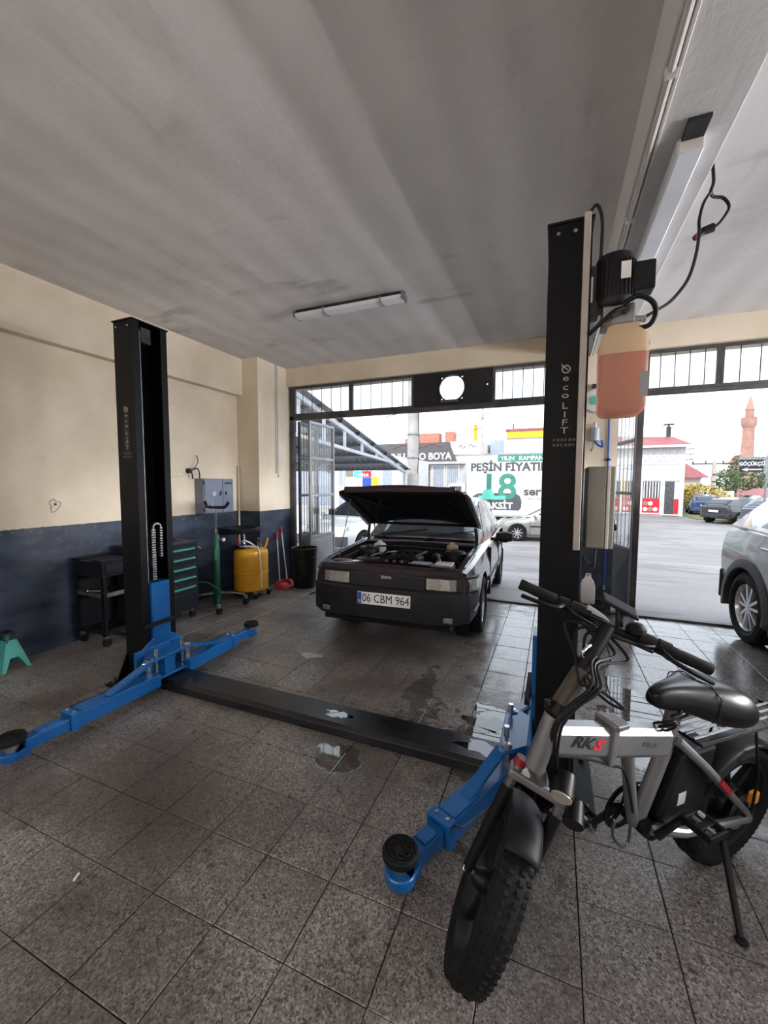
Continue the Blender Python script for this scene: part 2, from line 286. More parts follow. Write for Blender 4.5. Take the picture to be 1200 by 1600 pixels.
# ---------------------------------------------------------------- mesh helpers
def tag(o, label=None, cat=None, group=None, kind=None):
    if label: o['label'] = label
    if cat: o['category'] = cat
    if group: o['group'] = group
    if kind: o['kind'] = kind
    return o
def thing(name, label, cat, loc=(0,0,0), rotz=0.0, group=None):
    o = bpy.data.objects.new(name, None); COL.objects.link(o); o.empty_display_size = 0.1
    o.location = loc; o.rotation_euler = (0, 0, rotz)
    return tag(o, label, cat, group)
def frame_from(axis):
    a = Vector(axis).normalized()
    t = Vector((0, 0, 1)) if abs(a.z) < 0.9 else Vector((1, 0, 0))
    u = a.cross(t).normalized(); v = a.cross(u).normalized()
    return u, v, a
class MB:
    """collects shapes into one mesh; W = a thing whose location is subtracted (shapes given in world coordinates)"""
    def __init__(s, W=None, M=None):
        s.v = []; s.f = []; s.M = M
        s.off = Vector(W.location) if W is not None else Vector((0, 0, 0))
    def add(s, vs, fs):
        b = len(s.v)
        for p in vs:
            p = Vector(p)
            if s.M is not None: p = s.M @ p
            s.v.append(p - s.off)
        s.f += [tuple(b+i for i in f) for f in fs]
        return s
    def box(s, x0, y0, z0, x1, y1, z1):
        return s.add([(x0,y0,z0),(x1,y0,z0),(x1,y1,z0),(x0,y1,z0),(x0,y0,z1),(x1,y0,z1),(x1,y1,z1),(x0,y1,z1)],
            [(0,3,2,1),(4,5,6,7),(0,1,5,4),(1,2,6,5),(2,3,7,6),(3,0,4,7)])
    def cbox(s, c, d):
        return s.box(c[0]-d[0]/2, c[1]-d[1]/2, c[2]-d[2]/2, c[0]+d[0]/2, c[1]+d[1]/2, c[2]+d[2]/2)
    def hexa(s, pts):
        """8 corner points, bottom ring then top ring"""
        return s.add(pts, [(0,3,2,1),(4,5,6,7),(0,1,5,4),(1,2,6,5),(2,3,7,6),(3,0,4,7)])
    def cyl(s, p0, p1, r0, r1=None, n=14, cap=True):
        if r1 is None: r1 = r0
        p0 = Vector(p0); p1 = Vector(p1); u, v, a = frame_from(p1-p0)
        vs = []; fs = []
        for p, r in ((p0, r0), (p1, r1)):
            for i in range(n):
                t = 2*PI*i/n; vs.append(p+u*(r*math.cos(t))+v*(r*math.sin(t)))
        for i in range(n): fs.append((i, (i+1) % n, n+(i+1) % n, n+i))
        if cap: fs.append(tuple(range(n))[::-1]); fs.append(tuple(range(n, 2*n)))
        return s.add(vs, fs)
    def tube(s, pts, r, n=8, closed=False, flat=1.0):
        pts = [Vector(p) for p in pts]; m = len(pts); rs = r if isinstance(r, (list, tuple)) else [r]*m
        tans = []
        for i in range(m):
            a = pts[(i-1) % m] if (closed or i > 0) else pts[i]; b = pts[(i+1) % m] if (closed or i < m-1) else pts[i]
            tans.append((b-a).normalized())
        u, v, _ = frame_from(tans[0]); vs = []; fs = []
        for i in range(m):
            t = tans[i]; u = (u - t*u.dot(t)).normalized(); v = t.cross(u)
            for k in range(n):
                q = 2*PI*k/n; vs.append(pts[i]+u*(rs[i]*math.cos(q))+v*(rs[i]*flat*math.sin(q)))
        for i in range(m if closed else m-1):
            j = (i+1) % m
            for k in range(n):
                fs.append((i*n+k, i*n+(k+1) % n, j*n+(k+1) % n, j*n+k))
        if not closed: fs.append(tuple(range(n))[::-1]); fs.append(tuple(range((m-1)*n, m*n)))
        return s.add(vs, fs)
    def lathe(s, prof, c=(0,0,0), axis=(0,0,1), n=24, closed=False):
        u, v, a = frame_from(axis); c = Vector(c); vs = []; fs = []; m = len(prof)
        for r, h in prof:
            for k in range(n):
                q = 2*PI*k/n; vs.append(c+a*h+u*(r*math.cos(q))+v*(r*math.sin(q)))
        for i in range(m if closed else m-1):
            j = (i+1) % m
            for k in range(n): fs.append((i*n+k, i*n+(k+1) % n, j*n+(k+1) % n, j*n+k))
        if not closed:
            if prof[0][0] > 1e-5: fs.append(tuple(range(n))[::-1])
            if prof[-1][0] > 1e-5: fs.append(tuple(range((m-1)*n, m*n)))
        return s.add(vs, fs)
    def prism(s, poly, o=(0,0,0), u=(1,0,0), v=(0,0,1), w=(0,1,0), d=0.01):
        """polygon in the u-v plane, extruded by d along w"""
        o = Vector(o); u = Vector(u); v = Vector(v); w = Vector(w); n = len(poly)
        a = [o+u*p[0]+v*p[1] for p in poly]; b = [q+w*d for q in a]
        fs = [tuple(range(n))[::-1], tuple(range(n, 2*n))]
        for i in range(n): fs.append((i, (i+1) % n, n+(i+1) % n, n+i))
        return s.add(a+b, fs)
    def sph(s, c, rx, ry=None, rz=None, n=14, m=8):
        ry = rx if ry is None else ry; rz = rx if rz is None else rz; c = Vector(c); vs = []; fs = []
        for i in range(m+1):
            t = PI*i/m
            for k in range(n):
                q = 2*PI*k/n; vs.append(c+Vector((rx*math.sin(t)*math.cos(q), ry*math.sin(t)*math.sin(q), rz*math.cos(t))))
        for i in range(m):
            for k in range(n): fs.append((i*n+k, (i+1)*n+k, (i+1)*n+(k+1) % n, i*n+(k+1) % n))
        return s.add(vs, fs)
    def loft(s, rings, cap=True, closed=True):
        n = len(rings[0]); vs = [p for r in rings for p in r]; fs = []
        for i in range(len(rings)-1):
            for k in range(n if closed else n-1):
                fs.append((i*n+k, i*n+(k+1) % n, (i+1)*n+(k+1) % n, (i+1)*n+k))
        if cap: fs.append(tuple(range(n))[::-1]); fs.append(tuple(range((len(rings)-1)*n, len(rings)*n)))
        return s.add(vs, fs)
    def sheet(s, rows):
        """open grid of points rows[i][j]"""
        m = len(rows); n = len(rows[0])
        return s.add([p for r in rows for p in r], [(i*n+j, i*n+j+1, (i+1)*n+j+1, (i+1)*n+j) for i in range(m-1) for j in range(n-1)])
    def mesh(s, name, mat=None, smooth=True, ang=35, fix=True):
        me = bpy.data.meshes.new(name); me.from_pydata([tuple(p) for p in s.v], [], s.f)
        if fix:
            b = bmesh.new(); b.from_mesh(me); bmesh.ops.remove_doubles(b, verts=b.verts, dist=1e-6)
            bmesh.ops.recalc_face_normals(b, faces=b.faces); b.to_mesh(me); b.free()
        if mat: me.materials.append(MAT[mat])
        if smooth:
            for p in me.polygons: p.use_smooth = True
            me.set_sharp_from_angle(angle=R_(ang))
        return me
    def build(s, name, mat, parent=None, smooth=True, ang=35, bevel=0.0, seg=2, solid=0.0, fix=True):
        return link(name, s.mesh(name, mat, smooth, ang, fix), parent, bevel, seg, solid)
def link(name, me, parent=None, bevel=0.0, seg=2, solid=0.0):
    o = bpy.data.objects.new(name, me); COL.objects.link(o)
    if parent is not None: o.parent = parent
    if solid:
        md = o.modifiers.new('thickness', 'SOLIDIFY'); md.thickness = solid; md.offset = 0
    if bevel:
        md = o.modifiers.new('edge', 'BEVEL'); md.width = bevel; md.segments = seg; md.limit_method = 'ANGLE'; md.angle_limit = R_(40)
    return o
def struct(o):
    o['kind'] = 'structure'; return o
def cut(mb, cutters, mat, smooth=True, ang=30):
    """boolean difference, baked into a new mesh"""
    a = link('tmp', mb.mesh('tmp', mat, False)); cs = []
    for c in cutters:
        k = link('tmp_cut', c.mesh('tmp_cut', None, False)); cs.append(k)
        md = a.modifiers.new('b', 'BOOLEAN'); md.operation = 'DIFFERENCE'; md.solver = 'EXACT'; md.object = k
    bpy.context.view_layer.update()
    dg = bpy.context.evaluated_depsgraph_get()
    me = bpy.data.meshes.new_from_object(a.evaluated_get(dg))
    for o in [a]+cs: bpy.data.objects.remove(o)
    me.materials.clear(); me.materials.append(MAT[mat])
    if smooth:
        for p in me.polygons: p.use_smooth = True
        me.set_sharp_from_angle(angle=R_(ang))
    return me
def text(body, size, mat, parent, o, u=(1,0,0), v=(0,0,1), depth=0.002, align='CENTER', sx=1.0, bold=0.0, name='lettering', W=None, shear=0.0, spacing=1.0):
    cu = bpy.data.curves.new('t', 'FONT'); cu.body = body; cu.size = size; cu.align_x = align; cu.align_y = 'CENTER'
    cu.offset = bold; cu.extrude = depth/2; cu.resolution_u = 3; cu.shear = shear; cu.space_character = spacing
    t = bpy.data.objects.new('t', cu); COL.objects.link(t); bpy.context.view_layer.update()
    me = bpy.data.meshes.new_from_object(t.evaluated_get(bpy.context.evaluated_depsgraph_get()))
    bpy.data.objects.remove(t)
    u = Vector(u).normalized(); v = Vector(v).normalized(); n = u.cross(v)
    o = Vector(o) - (Vector(W.location) if W is not None else Vector((0, 0, 0)))
    for p in me.vertices:
        c = p.co.copy(); p.co = o+u*(c.x*sx)+v*c.y+n*(c.z+depth/2)
    me.materials.clear(); me.materials.append(MAT[mat])
    return link(name, me, parent)
def arc(c, r, a0, a1, n, u, v):
    c = Vector(c); u = Vector(u); v = Vector(v)
    return [c+u*(r*math.cos(R_(a0+(a1-a0)*i/n)))+v*(r*math.sin(R_(a0+(a1-a0)*i/n))) for i in range(n+1)]
def bez(p0, p1, p2, p3, n=10):
    p0, p1, p2, p3 = map(Vector, (p0, p1, p2, p3)); out = []
    for i in range(n+1):
        t = i/n; q = 1-t; out.append(p0*q**3+p1*3*q*q*t+p2*3*q*t*t+p3*t**3)
    return out
def spline(pts, n=6):
    """Catmull-Rom through points"""
    pts = [Vector(p) for p in pts]; out = []
    for i in range(len(pts)-1):
        a = pts[max(i-1, 0)]; b = pts[i]; c = pts[i+1]; d = pts[min(i+2, len(pts)-1)]
        for k in range(n):
            t = k/n; out.append(0.5*((2*b)+(c-a)*t+(2*a-5*b+4*c-d)*t*t+(3*b-a-3*c+d)*t**3))
    return out+[pts[-1]]
def copy_tree(o, parent=None):
    c = o.copy(); COL.objects.link(c); c.parent = parent
    for ch in list(o.children): copy_tree(ch, c)
    return c

# ================================================================ THE ROOM
XW, YB, YF, XR, ZC = -4.30, -3.2, 5.56, 6.4, 3.32
def sbox(name, b, mat, label, cat, **k):
    return struct(tag(MB().box(*b).build(name, mat, None, smooth=False, **k), label, cat))
floor = sbox('floor', (XW, YB, -0.25, XR, YF, -0.010), 'joint', 'speckled grey terrazzo tile floor, stained with oil and wet in patches', 'floor')
# tiles: the largest ones in view are objects of their own
PT, X0, Y0 = 0.297, 0.127, 1.302
def tile_mesh():
    h = PT/2-0.0020; k = h-0.0020; m = MB()
    m.loft([[(-h,-h,-0.012),(h,-h,-0.012),(h,h,-0.012),(-h,h,-0.012)], [(-h,-h,-0.0020),(h,-h,-0.0020),(h,h,-0.0020),(-h,h,-0.0020)], [(-k,-k,0),(k,-k,0),(k,k,0),(-k,k,0)]])
    return m
def in_view(x, y):
    yaw, pt = R_(22.5), R_(4)
    fw = Vector((-math.sin(yaw)*math.cos(pt), math.cos(yaw)*math.cos(pt), -math.sin(pt))); rt = Vector((math.cos(yaw), math.sin(yaw), 0)); up = rt.cross(fw)
    d = Vector((x, y, -CAM_H)); k = d.dot(fw)
    if k < 0.3: return None
    return d.dot(rt)/k*640+600, 800-d.dot(up)/k*640, k
cells = []
i0, i1 = math.floor((XW-X0)/PT), math.ceil((XR-X0)/PT); j0, j1 = math.floor((YB-Y0)/PT), math.ceil((5.50-Y0)/PT)
for i in range(i0, i1):
    for j in range(j0, j1):
        x, y = X0+(i+0.5)*PT, Y0+(j+0.5)*PT
        v = in_view(x, y)
        seen = v is not None and -60 < v[0] < 1260 and v[1] < 1680
        cells.append((0 if seen else 1, v[2] if v else 99, x, y))
cells.sort()
tm = tile_mesh().mesh('tile', 'terrazzo', smooth=False)
rest = MB()
for n, (s, k, x, y) in enumerate(cells):
    x1, y1 = x+PT/2, y+PT/2
    whole = x-PT/2 > XW and y1 < 5.50 and x1 < XR and y-PT/2 > YB
    if n < 300 and s == 0 and whole:
        o = link('tile', tm, floor); o.location = (x, y, random.uniform(-0.0012, 0.0004))
        o.rotation_euler = (random.uniform(-.0015, .0015), random.uniform(-.0015, .0015), random.choice((0, PI/2, PI, -PI/2)))
    else:
        a, b, c, d = max(x-PT/2, XW)+.0014, max(y-PT/2, YB)+.0014, min(x1, XR)-.0014, min(y1, 5.50)-.0014
        if c-a > 0.01 and d-b > 0.01: rest.box(a, b, -0.012, c, d, -0.0006)
o = rest.build('tile_field', 'terrazzo', floor, smooth=False, fix=False); o['kind'] = 'stuff'

sbox('ceiling', (XW-0.2, YB-0.2, ZC, XR+0.2, YF+0.25, ZC+0.2), 'ceiling_plaster', 'grey stained plaster ceiling slab above the lift', 'ceiling')
sbox('wall_left', (XW-0.2, YB-0.2, 0, XW, YF+0.2, ZC), 'wall_paint', 'cream wall with slate-blue lower half behind the tool trolley', 'wall')
sbox('wall_back', (XW-0.2, YB-0.2, 0, XR+0.2, YB, ZC), 'wall_paint', 'plain cream and slate back wall of the garage', 'wall')
# unseen right wall; its three openings made wide to let in daylight
wr = MB()
wr.box(XR, YB-0.2, 0, XR+0.2, YF+0.2, 0.5); wr.box(XR, YB-0.2, 3.10, XR+0.2, YF+0.2, ZC)
for y in (YB-0.2, -0.5, 2.4, YF-0.3): wr.box(XR, y, 0.5, XR+0.2, y+0.25, 3.10)
struct(tag(wr.build('wall_right', 'wall_paint', None, smooth=False), 'cream side wall of the second bay with openings widened for daylight', 'wall'))
sbox('wall_front_pier', (XW, 4.77, 0, -3.92, YF+0.1, ZC), 'wall_paint', 'cream and slate corner pier behind the black waste bin', 'wall')
sbox('wall_front_middle', (0.22, 5.42, 0, 0.66, 5.72, 3.06), 'wall_paint', 'pier between the two garage doorways behind the grey control box', 'wall')
sbox('wall_front', (-3.92, 5.44, 3.05, XR, 5.80, 4.85), 'wall_paint', 'cream lintel above the two wide garage doorways', 'wall')
sbox('trim_1', (XW, YB, 2.80, -4.19, 4.77, ZC), 'wall_paint', 'cream beam along the top of the left wall', 'beam', bevel=0.008)
sbox('trim_2', (0.32, YB, 3.05, 0.65, 5.44, ZC), 'ceiling_plaster', 'grey ceiling beam carrying the long strip light', 'beam', bevel=0.008)
sbox('baseboard_left', (XW, YB, 0, XW+0.018, 4.77, 0.085), 'wall_paint', 'low slate skirting along the foot of the left wall', 'skirting', bevel=0.004)
sbox('trim_3', (-3.92, 5.47, 0, XR, 5.555, 0.022), 'frame_steel', 'dark steel sill strip across the garage doorway', 'sill', bevel=0.004)

# steel transom frames over the doors
def bar_frame(mb, x0, x1, z0, z1, y0, y1, t):
    mb.box(x0, y0, z0, x1, y1, z0+t); mb.box(x0, y0, z1-t, x1, y1, z1)
    mb.box(x0, y0, z0+t, x0+t, y1, z1-t); mb.box(x1-t, y0, z0+t, x1, y1, z1-t)
    return mb
def transom(name, x0, x1, nb, label):
    t = struct(thing(name, label, 'window', (x0, 5.52, 2.62)))
    bar_frame(MB(t), x0, x1, 2.60, 3.05, 5.50, 5.545, 0.032).build('window_frame', 'frame_steel', t, smooth=False, bevel=0.003)
    MB(t).box(x0+.03, 5.528, 2.63, x1-.03, 5.532, 3.02).build('pane', 'pane', t, smooth=False)
    for i in range(nb):
        x = x0+(x1-x0)*(i+1)/(nb+1)
        MB(t).cyl((x, 5.515, 2.63), (x, 5.515, 3.02), 0.0055, n=6).build('bar', 'frame_steel', t)
transom('window_1', -3.83, -2.82, 5, 'barred transom window beside the cream corner pier')
transom('window_2', -2.82, -1.84, 5, 'barred transom window beside the black vent panel, towards the corner pier')
transom('window_3', -0.77, 0.215, 7, 'barred transom window between the black vent panel and the middle pier')
transom('window_4', 0.925, 1.605, 4, 'barred transom window of the second bay beside the middle pier')
transom('window_5', 1.605, 2.62, 5, 'barred transom window of the second bay, second from the middle pier')
for i, x in enumerate((2.62, 3.63, 4.64)):
    transom('window_%d' % (6+i), x, x+1.01, 5, ('third', 'fourth', 'fifth')[i]+' barred transom window of the second bay from the middle pier')
# dark vent panel with a round opening
pn = MB().box(-1.84, 5.505, 2.60, -0.77, 5.535, 3.05)
cc = (-1.305, 2.828)
cuts = [MB().cyl((cc[0], 5.4, cc[1]), (cc[0], 5.7, cc[1]), 0.168, n=40)]
for a, b in ((-1, -1), (1, -1), (-1, 1), (1, 1)): cuts.append(MB().cyl((cc[0]+a*.137, 5.4, cc[1]+b*.14), (cc[0]+a*.137, 5.7, cc[1]+b*.14), 0.012, n=8))
cuts.append(MB().cyl((-0.84, 5.4, 2.84), (-0.84, 5.7, 2.84), 0.011, n=8))
vp = struct(tag(link('trim_4', cut(pn, cuts, 'black_panel', False)), 'black sheet panel with a bright round vent opening above the doorway', 'vent panel'))
MB().lathe([(0.168, 0), (0.180, 0), (0.180, 0.012), (0.168, 0.012)], (cc[0], 5.503, cc[1]), (0, -1, 0), 40, closed=True).build('vent_ring', 'dark_steel', vp)
MB().box(-1.46, 5.47, 2.635, -1.20, 5.505, 2.672).build('vent_bracket', 'frame_steel', vp, smooth=False, bevel=0.003)
# long bottom rails and jambs
sbox('trim_5', (-3.90, 5.50, 2.535, 0.22, 5.56, 2.60), 'frame_steel', 'dark steel rail under the transom windows of the first doorway', 'door frame', bevel=0.004)
sbox('trim_6', (0.66, 5.50, 2.555, XR, 5.56, 2.60), 'frame_steel', 'dark steel rail under the transom windows of the second doorway', 'door frame', bevel=0.004)
sbox('trim_7', (-3.90, 5.50, 0, -3.83, 5.56, 3.05), 'frame_steel', 'dark steel door jamb against the corner pier', 'door frame', bevel=0.004)
sbox('trim_8', (0.86, 5.50, 0, 0.925, 5.56, 3.05), 'frame_steel', 'dark steel door jamb of the second doorway beside the middle pier', 'door frame', bevel=0.004)

# folding gate leaves: barred glass above, creased sheet panel below
def gate(name, p0, p1, z0, z1, zs, mat, pmat_, nb, label, handle=False):
    p0 = Vector((*p0, 0)); p1 = Vector((*p1, 0)); L = (p1-p0).length; ang = math.atan2(p1.y-p0.y, p1.x-p0.x)
    t = struct(thing(name, label, 'gate', (p0.x, p0.y, z0), ang)); H = z1-z0
    f = MB(); s = 0.04
    f.box(0, -s/2, 0, s, s/2, H); f.box(L-s, -s/2, 0, L, s/2, H)
    for z in [0, H-s]+[q-z0 for q in zs]: f.box(s, -s/2, z, L-s, s/2, z+s)
    f.build('gate_frame', mat, t, smooth=False, bevel=0.004)
    lev = [q-z0+s for q in zs]; tops = [q-z0 for q in zs[1:]]+[H-s]
    for a, b in zip(lev, tops):
        MB().box(s, 0.004, a, L-s, 0.008, b).build('pane', 'pane', t, smooth=False)
        for i in range(nb):
            x = s+(L-2*s)*(i+1)/(nb+1)
            MB().cyl((x, -0.012, a), (x, -0.012, b), 0.006, n=6).build('bar', mat, t)
    za, zb = s, zs[0]-z0
    for sd in (-1, 1):   # pyramid-creased sheet on both faces
        c = Vector((L/2, sd*0.034, (za+zb)/2)); q = [Vector((s, sd*.010, za)), Vector((L-s, sd*.010, za)), Vector((L-s, sd*.010, zb)), Vector((s, sd*.010, zb))]
        m = MB(); m.add(q+[c], [(0,1,4),(1,2,4),(2,3,4),(3,0,4)])
        m.build('sheet_panel', pmat_, t, smooth=False)
    MB().box(L-0.09, -0.05, 1.0-z0, L-0.06, 0.05, 1.10-z0).build('latch', 'dark_steel', t, smooth=False, bevel=0.004)
    return t
gate('door_1', (-3.60, 5.58), (-3.60, 6.36), 0.02-0.05, 2.53, (0.66, 1.33, 1.93), 'gate_grey', 'gate_grey', 8, 'open grey gate leaf with barred glass and creased sheet panel, above the bin')
gate('door_2', (-3.80, 5.60), (-3.93, 6.36), 0.02-0.05, 2.53, (0.66, 1.33, 1.93), 'frame_steel', 'black_panel', 5, 'dark gate leaf folded back between the corner pier and the grey leaf')
gate('door_3', (0.885, 5.60), (0.70, 6.32), -0.04, 2.53, (0.74, 1.42, 2.05), 'frame_steel', 'black_panel', 5, 'dark open gate leaf with barred glass beside the middle pier')

# ground outside: short ramp, then a flat street
def zg(y): return -0.075*(min(max(y, 5.56), 14.0)-5.56)
gr = MB(); rows = []
for y in (5.555, 7, 9, 11, 13, 14, 16, 20, 26, 34, 50, 80, 140): rows.append([(x, y, zg(y)-0.004) for x in (-90, -40, -15, -6, -4, 0, 3, 6, 15, 40, 90)])
gr.sheet(rows)
struct(tag(gr.build('floor_street', 'asphalt', None), 'worn grey asphalt street sloping away from the garage doorway', 'street'))

yd = MB(); yd.sheet([[(x, y, -0.02) for x in (XR+0.2, 12, 30, 60)] for y in (-40, -10, 0, 5.55)])  # pale ground added out of view to bounce daylight onto the ceiling
struct(tag(yd.build('floor_bounce', 'concrete', None), 'unseen pale concrete ground added beside the second bay to bounce light inside', 'added ground'))

# ================================================================ TWO-POST LIFT
def translucent(name, c1, c2, f=0.5):
    m = bpy.data.materials.new(name); m.use_nodes = True; MAT[name] = m
    t = m.node_tree; N = t.nodes; L = t.links; out = N['Material Output']; b = N['Principled BSDF']; b.inputs['Roughness'].default_value = 0.35
    b.inputs['Base Color'].default_value = (*c1, 1)
    tr = N.new('ShaderNodeBsdfTranslucent'); tr.inputs[0].default_value = (*c2, 1)
    mx = N.new('ShaderNodeMixShader'); mx.inputs[0].default_value = f
    L.new(b.outputs[0], mx.inputs[1]); L.new(tr.outputs[0], mx.inputs[2]); L.new(mx.outputs[0], out.inputs[0])
translucent('tank_shell', (0.66, 0.56, 0.43), (0.95, 0.82, 0.62), 0.6)
translucent('tank_oil', (0.46, 0.27, 0.22), (0.76, 0.47, 0.37), 0.6)

lift = thing('two_post_lift', 'black two-post car lift with blue arms and a floor cross beam', 'car lift', (-1.45, 2.235, 0))
HT = 2.72
def column(x0, x1, sgn):
    """C-section, open towards the other post; sgn = +1 opens towards +x"""
    a, b = 2.09, 2.375; t = 0.008; lip = 0.055
    if sgn > 0: poly = [(x1, a+lip), (x1, a), (x0, a), (x0, b), (x1, b), (x1, b-lip), (x1-t, b-lip), (x1-t, b-t), (x0+t, b-t), (x0+t, a+t), (x1-t, a+t), (x1-t, a+lip)]
    else: poly = [(x0, a+lip), (x0, a), (x1, a), (x1, b), (x0, b), (x0, b-lip), (x0+t, b-lip), (x0+t, b-t), (x1-t, b-t), (x1-t, a+t), (x0+t, a+t), (x0+t, a+lip)]
    m = MB(lift); m.prism(poly, (0, 0, 0.015), (1,0,0), (0,1,0), (0,0,1), HT-0.015)
    col = m.build('column', 'lift_black', lift, smooth=False, bevel=0.004)
    MB(lift).box(x0-0.008, a-0.008, HT-0.004, x1+0.008, b+0.008, HT+0.008).build('top_plate', 'lift_black', col, smooth=False, bevel=0.003)
    m = MB(lift); m.box(x0-0.10, a-0.11, 0, x1+0.10, b+0.11, 0.016); m.build('base_plate', 'lift_black', col, smooth=False, bevel=0.004)
    for yy, s in ((a, -1), (b, 1)):
        for xx in (x0+0.01, x1-0.02):
            MB(lift).prism([(0, 0), (s*0.10, 0), (s*0.085, 0.05), (0, 0.24)], (xx, yy, 0.014), (0,1,0), (0,0,1), (1,0,0), 0.012).build('gusset', 'lift_black', col, smooth=False)
    for xx in (x0-0.06, x1+0.06):
        for yy in (a-0.06, b+0.06):
            MB(lift).cyl((xx, yy, 0.014), (xx, yy, 0.030), 0.017, n=6).cyl((xx, yy, 0.03), (xx, yy, 0.06), 0.009, n=8).build('anchor_bolt', 'dull_steel', col)
    for xx in (x0+0.04, x1-0.04 if sgn > 0 else x1-0.07):
        MB(lift).cyl((xx, a+0.002, HT-0.045), (xx, a-0.008, HT-0.045), 0.0085, n=10).build('bolt_head', 'steel', col)
    return col
colL = column(-3.02, -2.82, 1); colR = column(-0.055, 0.125, -1)
# stacked lettering down both columns
def eco(xc, zs, sz, col, small):
    y = 2.0885
    icon = MB(lift)
    icon.lathe([(sz*.36, 0), (sz*.36, 0.002), (sz*.50, 0.002), (sz*.50, 0)], (xc, y, zs[0]), (0, -1, 0), 20, closed=True)
    icon.tube([(xc-sz*.55, y-.001, zs[0]+sz*.62), (xc-sz*.2, y-.001, zs[0]+sz*.25), (xc+sz*.2, y-.001, zs[0]-sz*.1)], sz*.07, 6)
    icon.build('logo_ring', 'print_pale', col)
    for c, z in zip('ecoLIFT', zs[1:]):
        text(c, sz*1.05, 'print_pale', col, (xc, y, z), (1,0,0), (0,0,1), 0.0015, W=lift, sx=1.5)
    if small:
        for i, z in enumerate((zs[-1]-0.042, zs[-1]-0.066)):
            m = MB(lift)
            for k in range(6): m.box(xc-0.048+k*0.017, y-.0015, z-.006, xc-0.048+k*0.017+(0.012 if (k+i) % 3 else 0.008), y, z+.006)
            m.build('small_print', 'print_grey', col, smooth=False)
eco(0.035, (2.074, 2.034, 1.993, 1.957, 1.908, 1.868, 1.832, 1.796), 0.038, colR, True)
eco(-2.913, (2.082, 2.040, 2.000, 1.965, 1.915, 1.876, 1.842, 1.806), 0.036, colL, True)
MB(lift).box(-2.945, 2.0878, 1.72, -2.88, 2.0885, 2.115).build('logo_sticker', 'black_plastic', colL, smooth=False)

# cream cable cover strip on the motor column
MB(lift).box(0.088, 2.066, 1.245, 0.116, 2.090, HT+0.015).build('cable_cover', 'beige_cover', lift, smooth=False, bevel=0.003)
# floor beam between the posts
fb = MB(lift); fb.prism([(2.115, 0), (2.115, 0.052), (2.14, 0.072), (2.33, 0.072), (2.355, 0.052), (2.355, 0)], (-2.84, 0, 0), (0,1,0), (0,0,1), (1,0,0), 2.80)
fb.build('cross_beam', 'beam_black', lift, smooth=False, bevel=0.004)

def carriage(xf, s):
    """xf = open face of the post, s = direction towards the other post"""
    c = MB(lift); xa, xb = sorted((xf-s*0.11, xf+s*0.022)); c.box(xa, 2.155, 0.10, xb, 2.31, 0.785)
    car = c.build('carriage', 'lift_blue', lift, smooth=False, bevel=0.005)
    xo = xf+s*0.16
    def plate(z):
        p = [(xf, 2.10), (xf+s*.07, 2.03), (xo-s*.02, 1.965), (xo, 1.98), (xo, 2.415), (xo-s*.02, 2.43), (xf+s*.07, 2.38), (xf, 2.33)]
        MB(lift).prism(p, (0, 0, z), (1,0,0), (0,1,0), (0,0,1), 0.020).build('arm_bracket_plate', 'lift_blue', car, smooth=False, bevel=0.004)
    plate(0.235); plate(0.085)
    w_ = MB(lift); xa, xb = sorted((xf+s*.02, xo-s*.012)); w_.box(xa, 2.145, 0.105, xb, 2.235, 0.235); xa, xb = sorted((xf+s*.005, xf+s*.03)); w_.box(xa, 2.0, 0.10, xb, 2.42, 0.30)
    w_.build('bracket_web', 'lift_blue', car, smooth=False, bevel=0.004)
    MB(lift).prism([(2.0, .25), (2.10, .33), (2.155, .36), (2.31, .36), (2.36, .33), (2.42, .25)], (xf+s*.01, 0, 0), (0,1,0), (0,0,1), (s,0,0), 0.012).build('bracket_rib', 'lift_blue', car, smooth=False, bevel=0.003)
    for py, q in ((2.03, -1), (2.365, 1)):
        MB(lift).cyl((xo-s*.035, py, 0.07), (xo-s*.035, py, 0.262), 0.021, n=16).lathe([(0.028, 0), (0.028, 0.008), (0.02, 0.012)], (xo-s*.035, py, 0.255), n=16).build('pivot_pin', 'steel', car)
        lp = MB(lift); lx, ly = xo-s*.03, py-q*0.055
        lp.cyl((lx, ly, 0.10), (lx, ly, 0.315), 0.009, n=10); lp.cyl((lx, ly, 0.27), (lx, ly, 0.325), 0.014, n=10)
        for k in range(7): lp.lathe([(0.013, 0.004), (0.015, 0.006), (0.013, 0.008)], (lx, ly, 0.11+k*0.017), n=10)
        lp.build('lock_pin', 'steel', car)
    xa, xb = sorted((xf+s*.022, xf+s*.05)); MB(lift).box(xa, 2.07, 0.458, xb, 2.40, 0.488).build('door_guard', 'rubber', car, smooth=False, bevel=0.006)
    # ribbed cable chain above the carriage
    ch = MB(lift); xc = xf-s*0.03
    for k in range(21):
        z = 0.80+k*0.019; ch.box(xc-.020, 2.195, z, xc+.020, 2.228, z+0.012)
    for k in range(9):
        a = PI*k/8; ch.box(xc-.018, 2.246-.034*math.cos(a)-.006, 1.20+.034*math.sin(a)-.006, xc+.018, 2.246-.034*math.cos(a)+.006, 1.20+.034*math.sin(a)+.006)
    for k in range(12): ch.box(xc-.016, 2.27, 1.19-k*0.02, xc+.016, 2.292, 1.19-k*0.02+.012)
    ch.build('cable_chain', 'dull_steel', car, smooth=False)
    MB(lift).tube([(xf-s*.02, 2.160, 0.3), (xf-s*.02, 2.160, HT-0.06)], 0.005, 6).build('wire_rope', 'dull_steel', car)
    xa, xb = sorted((xf-s*.07, xf-s*.015)); MB(lift).box(xa, 2.17, HT-.14, xb, 2.25, HT-.03).build('pulley_block', 'dark_steel', car, smooth=False, bevel=0.004)
    return car
carL = carriage(-2.82, 1); carR = carriage(-0.055, -1)

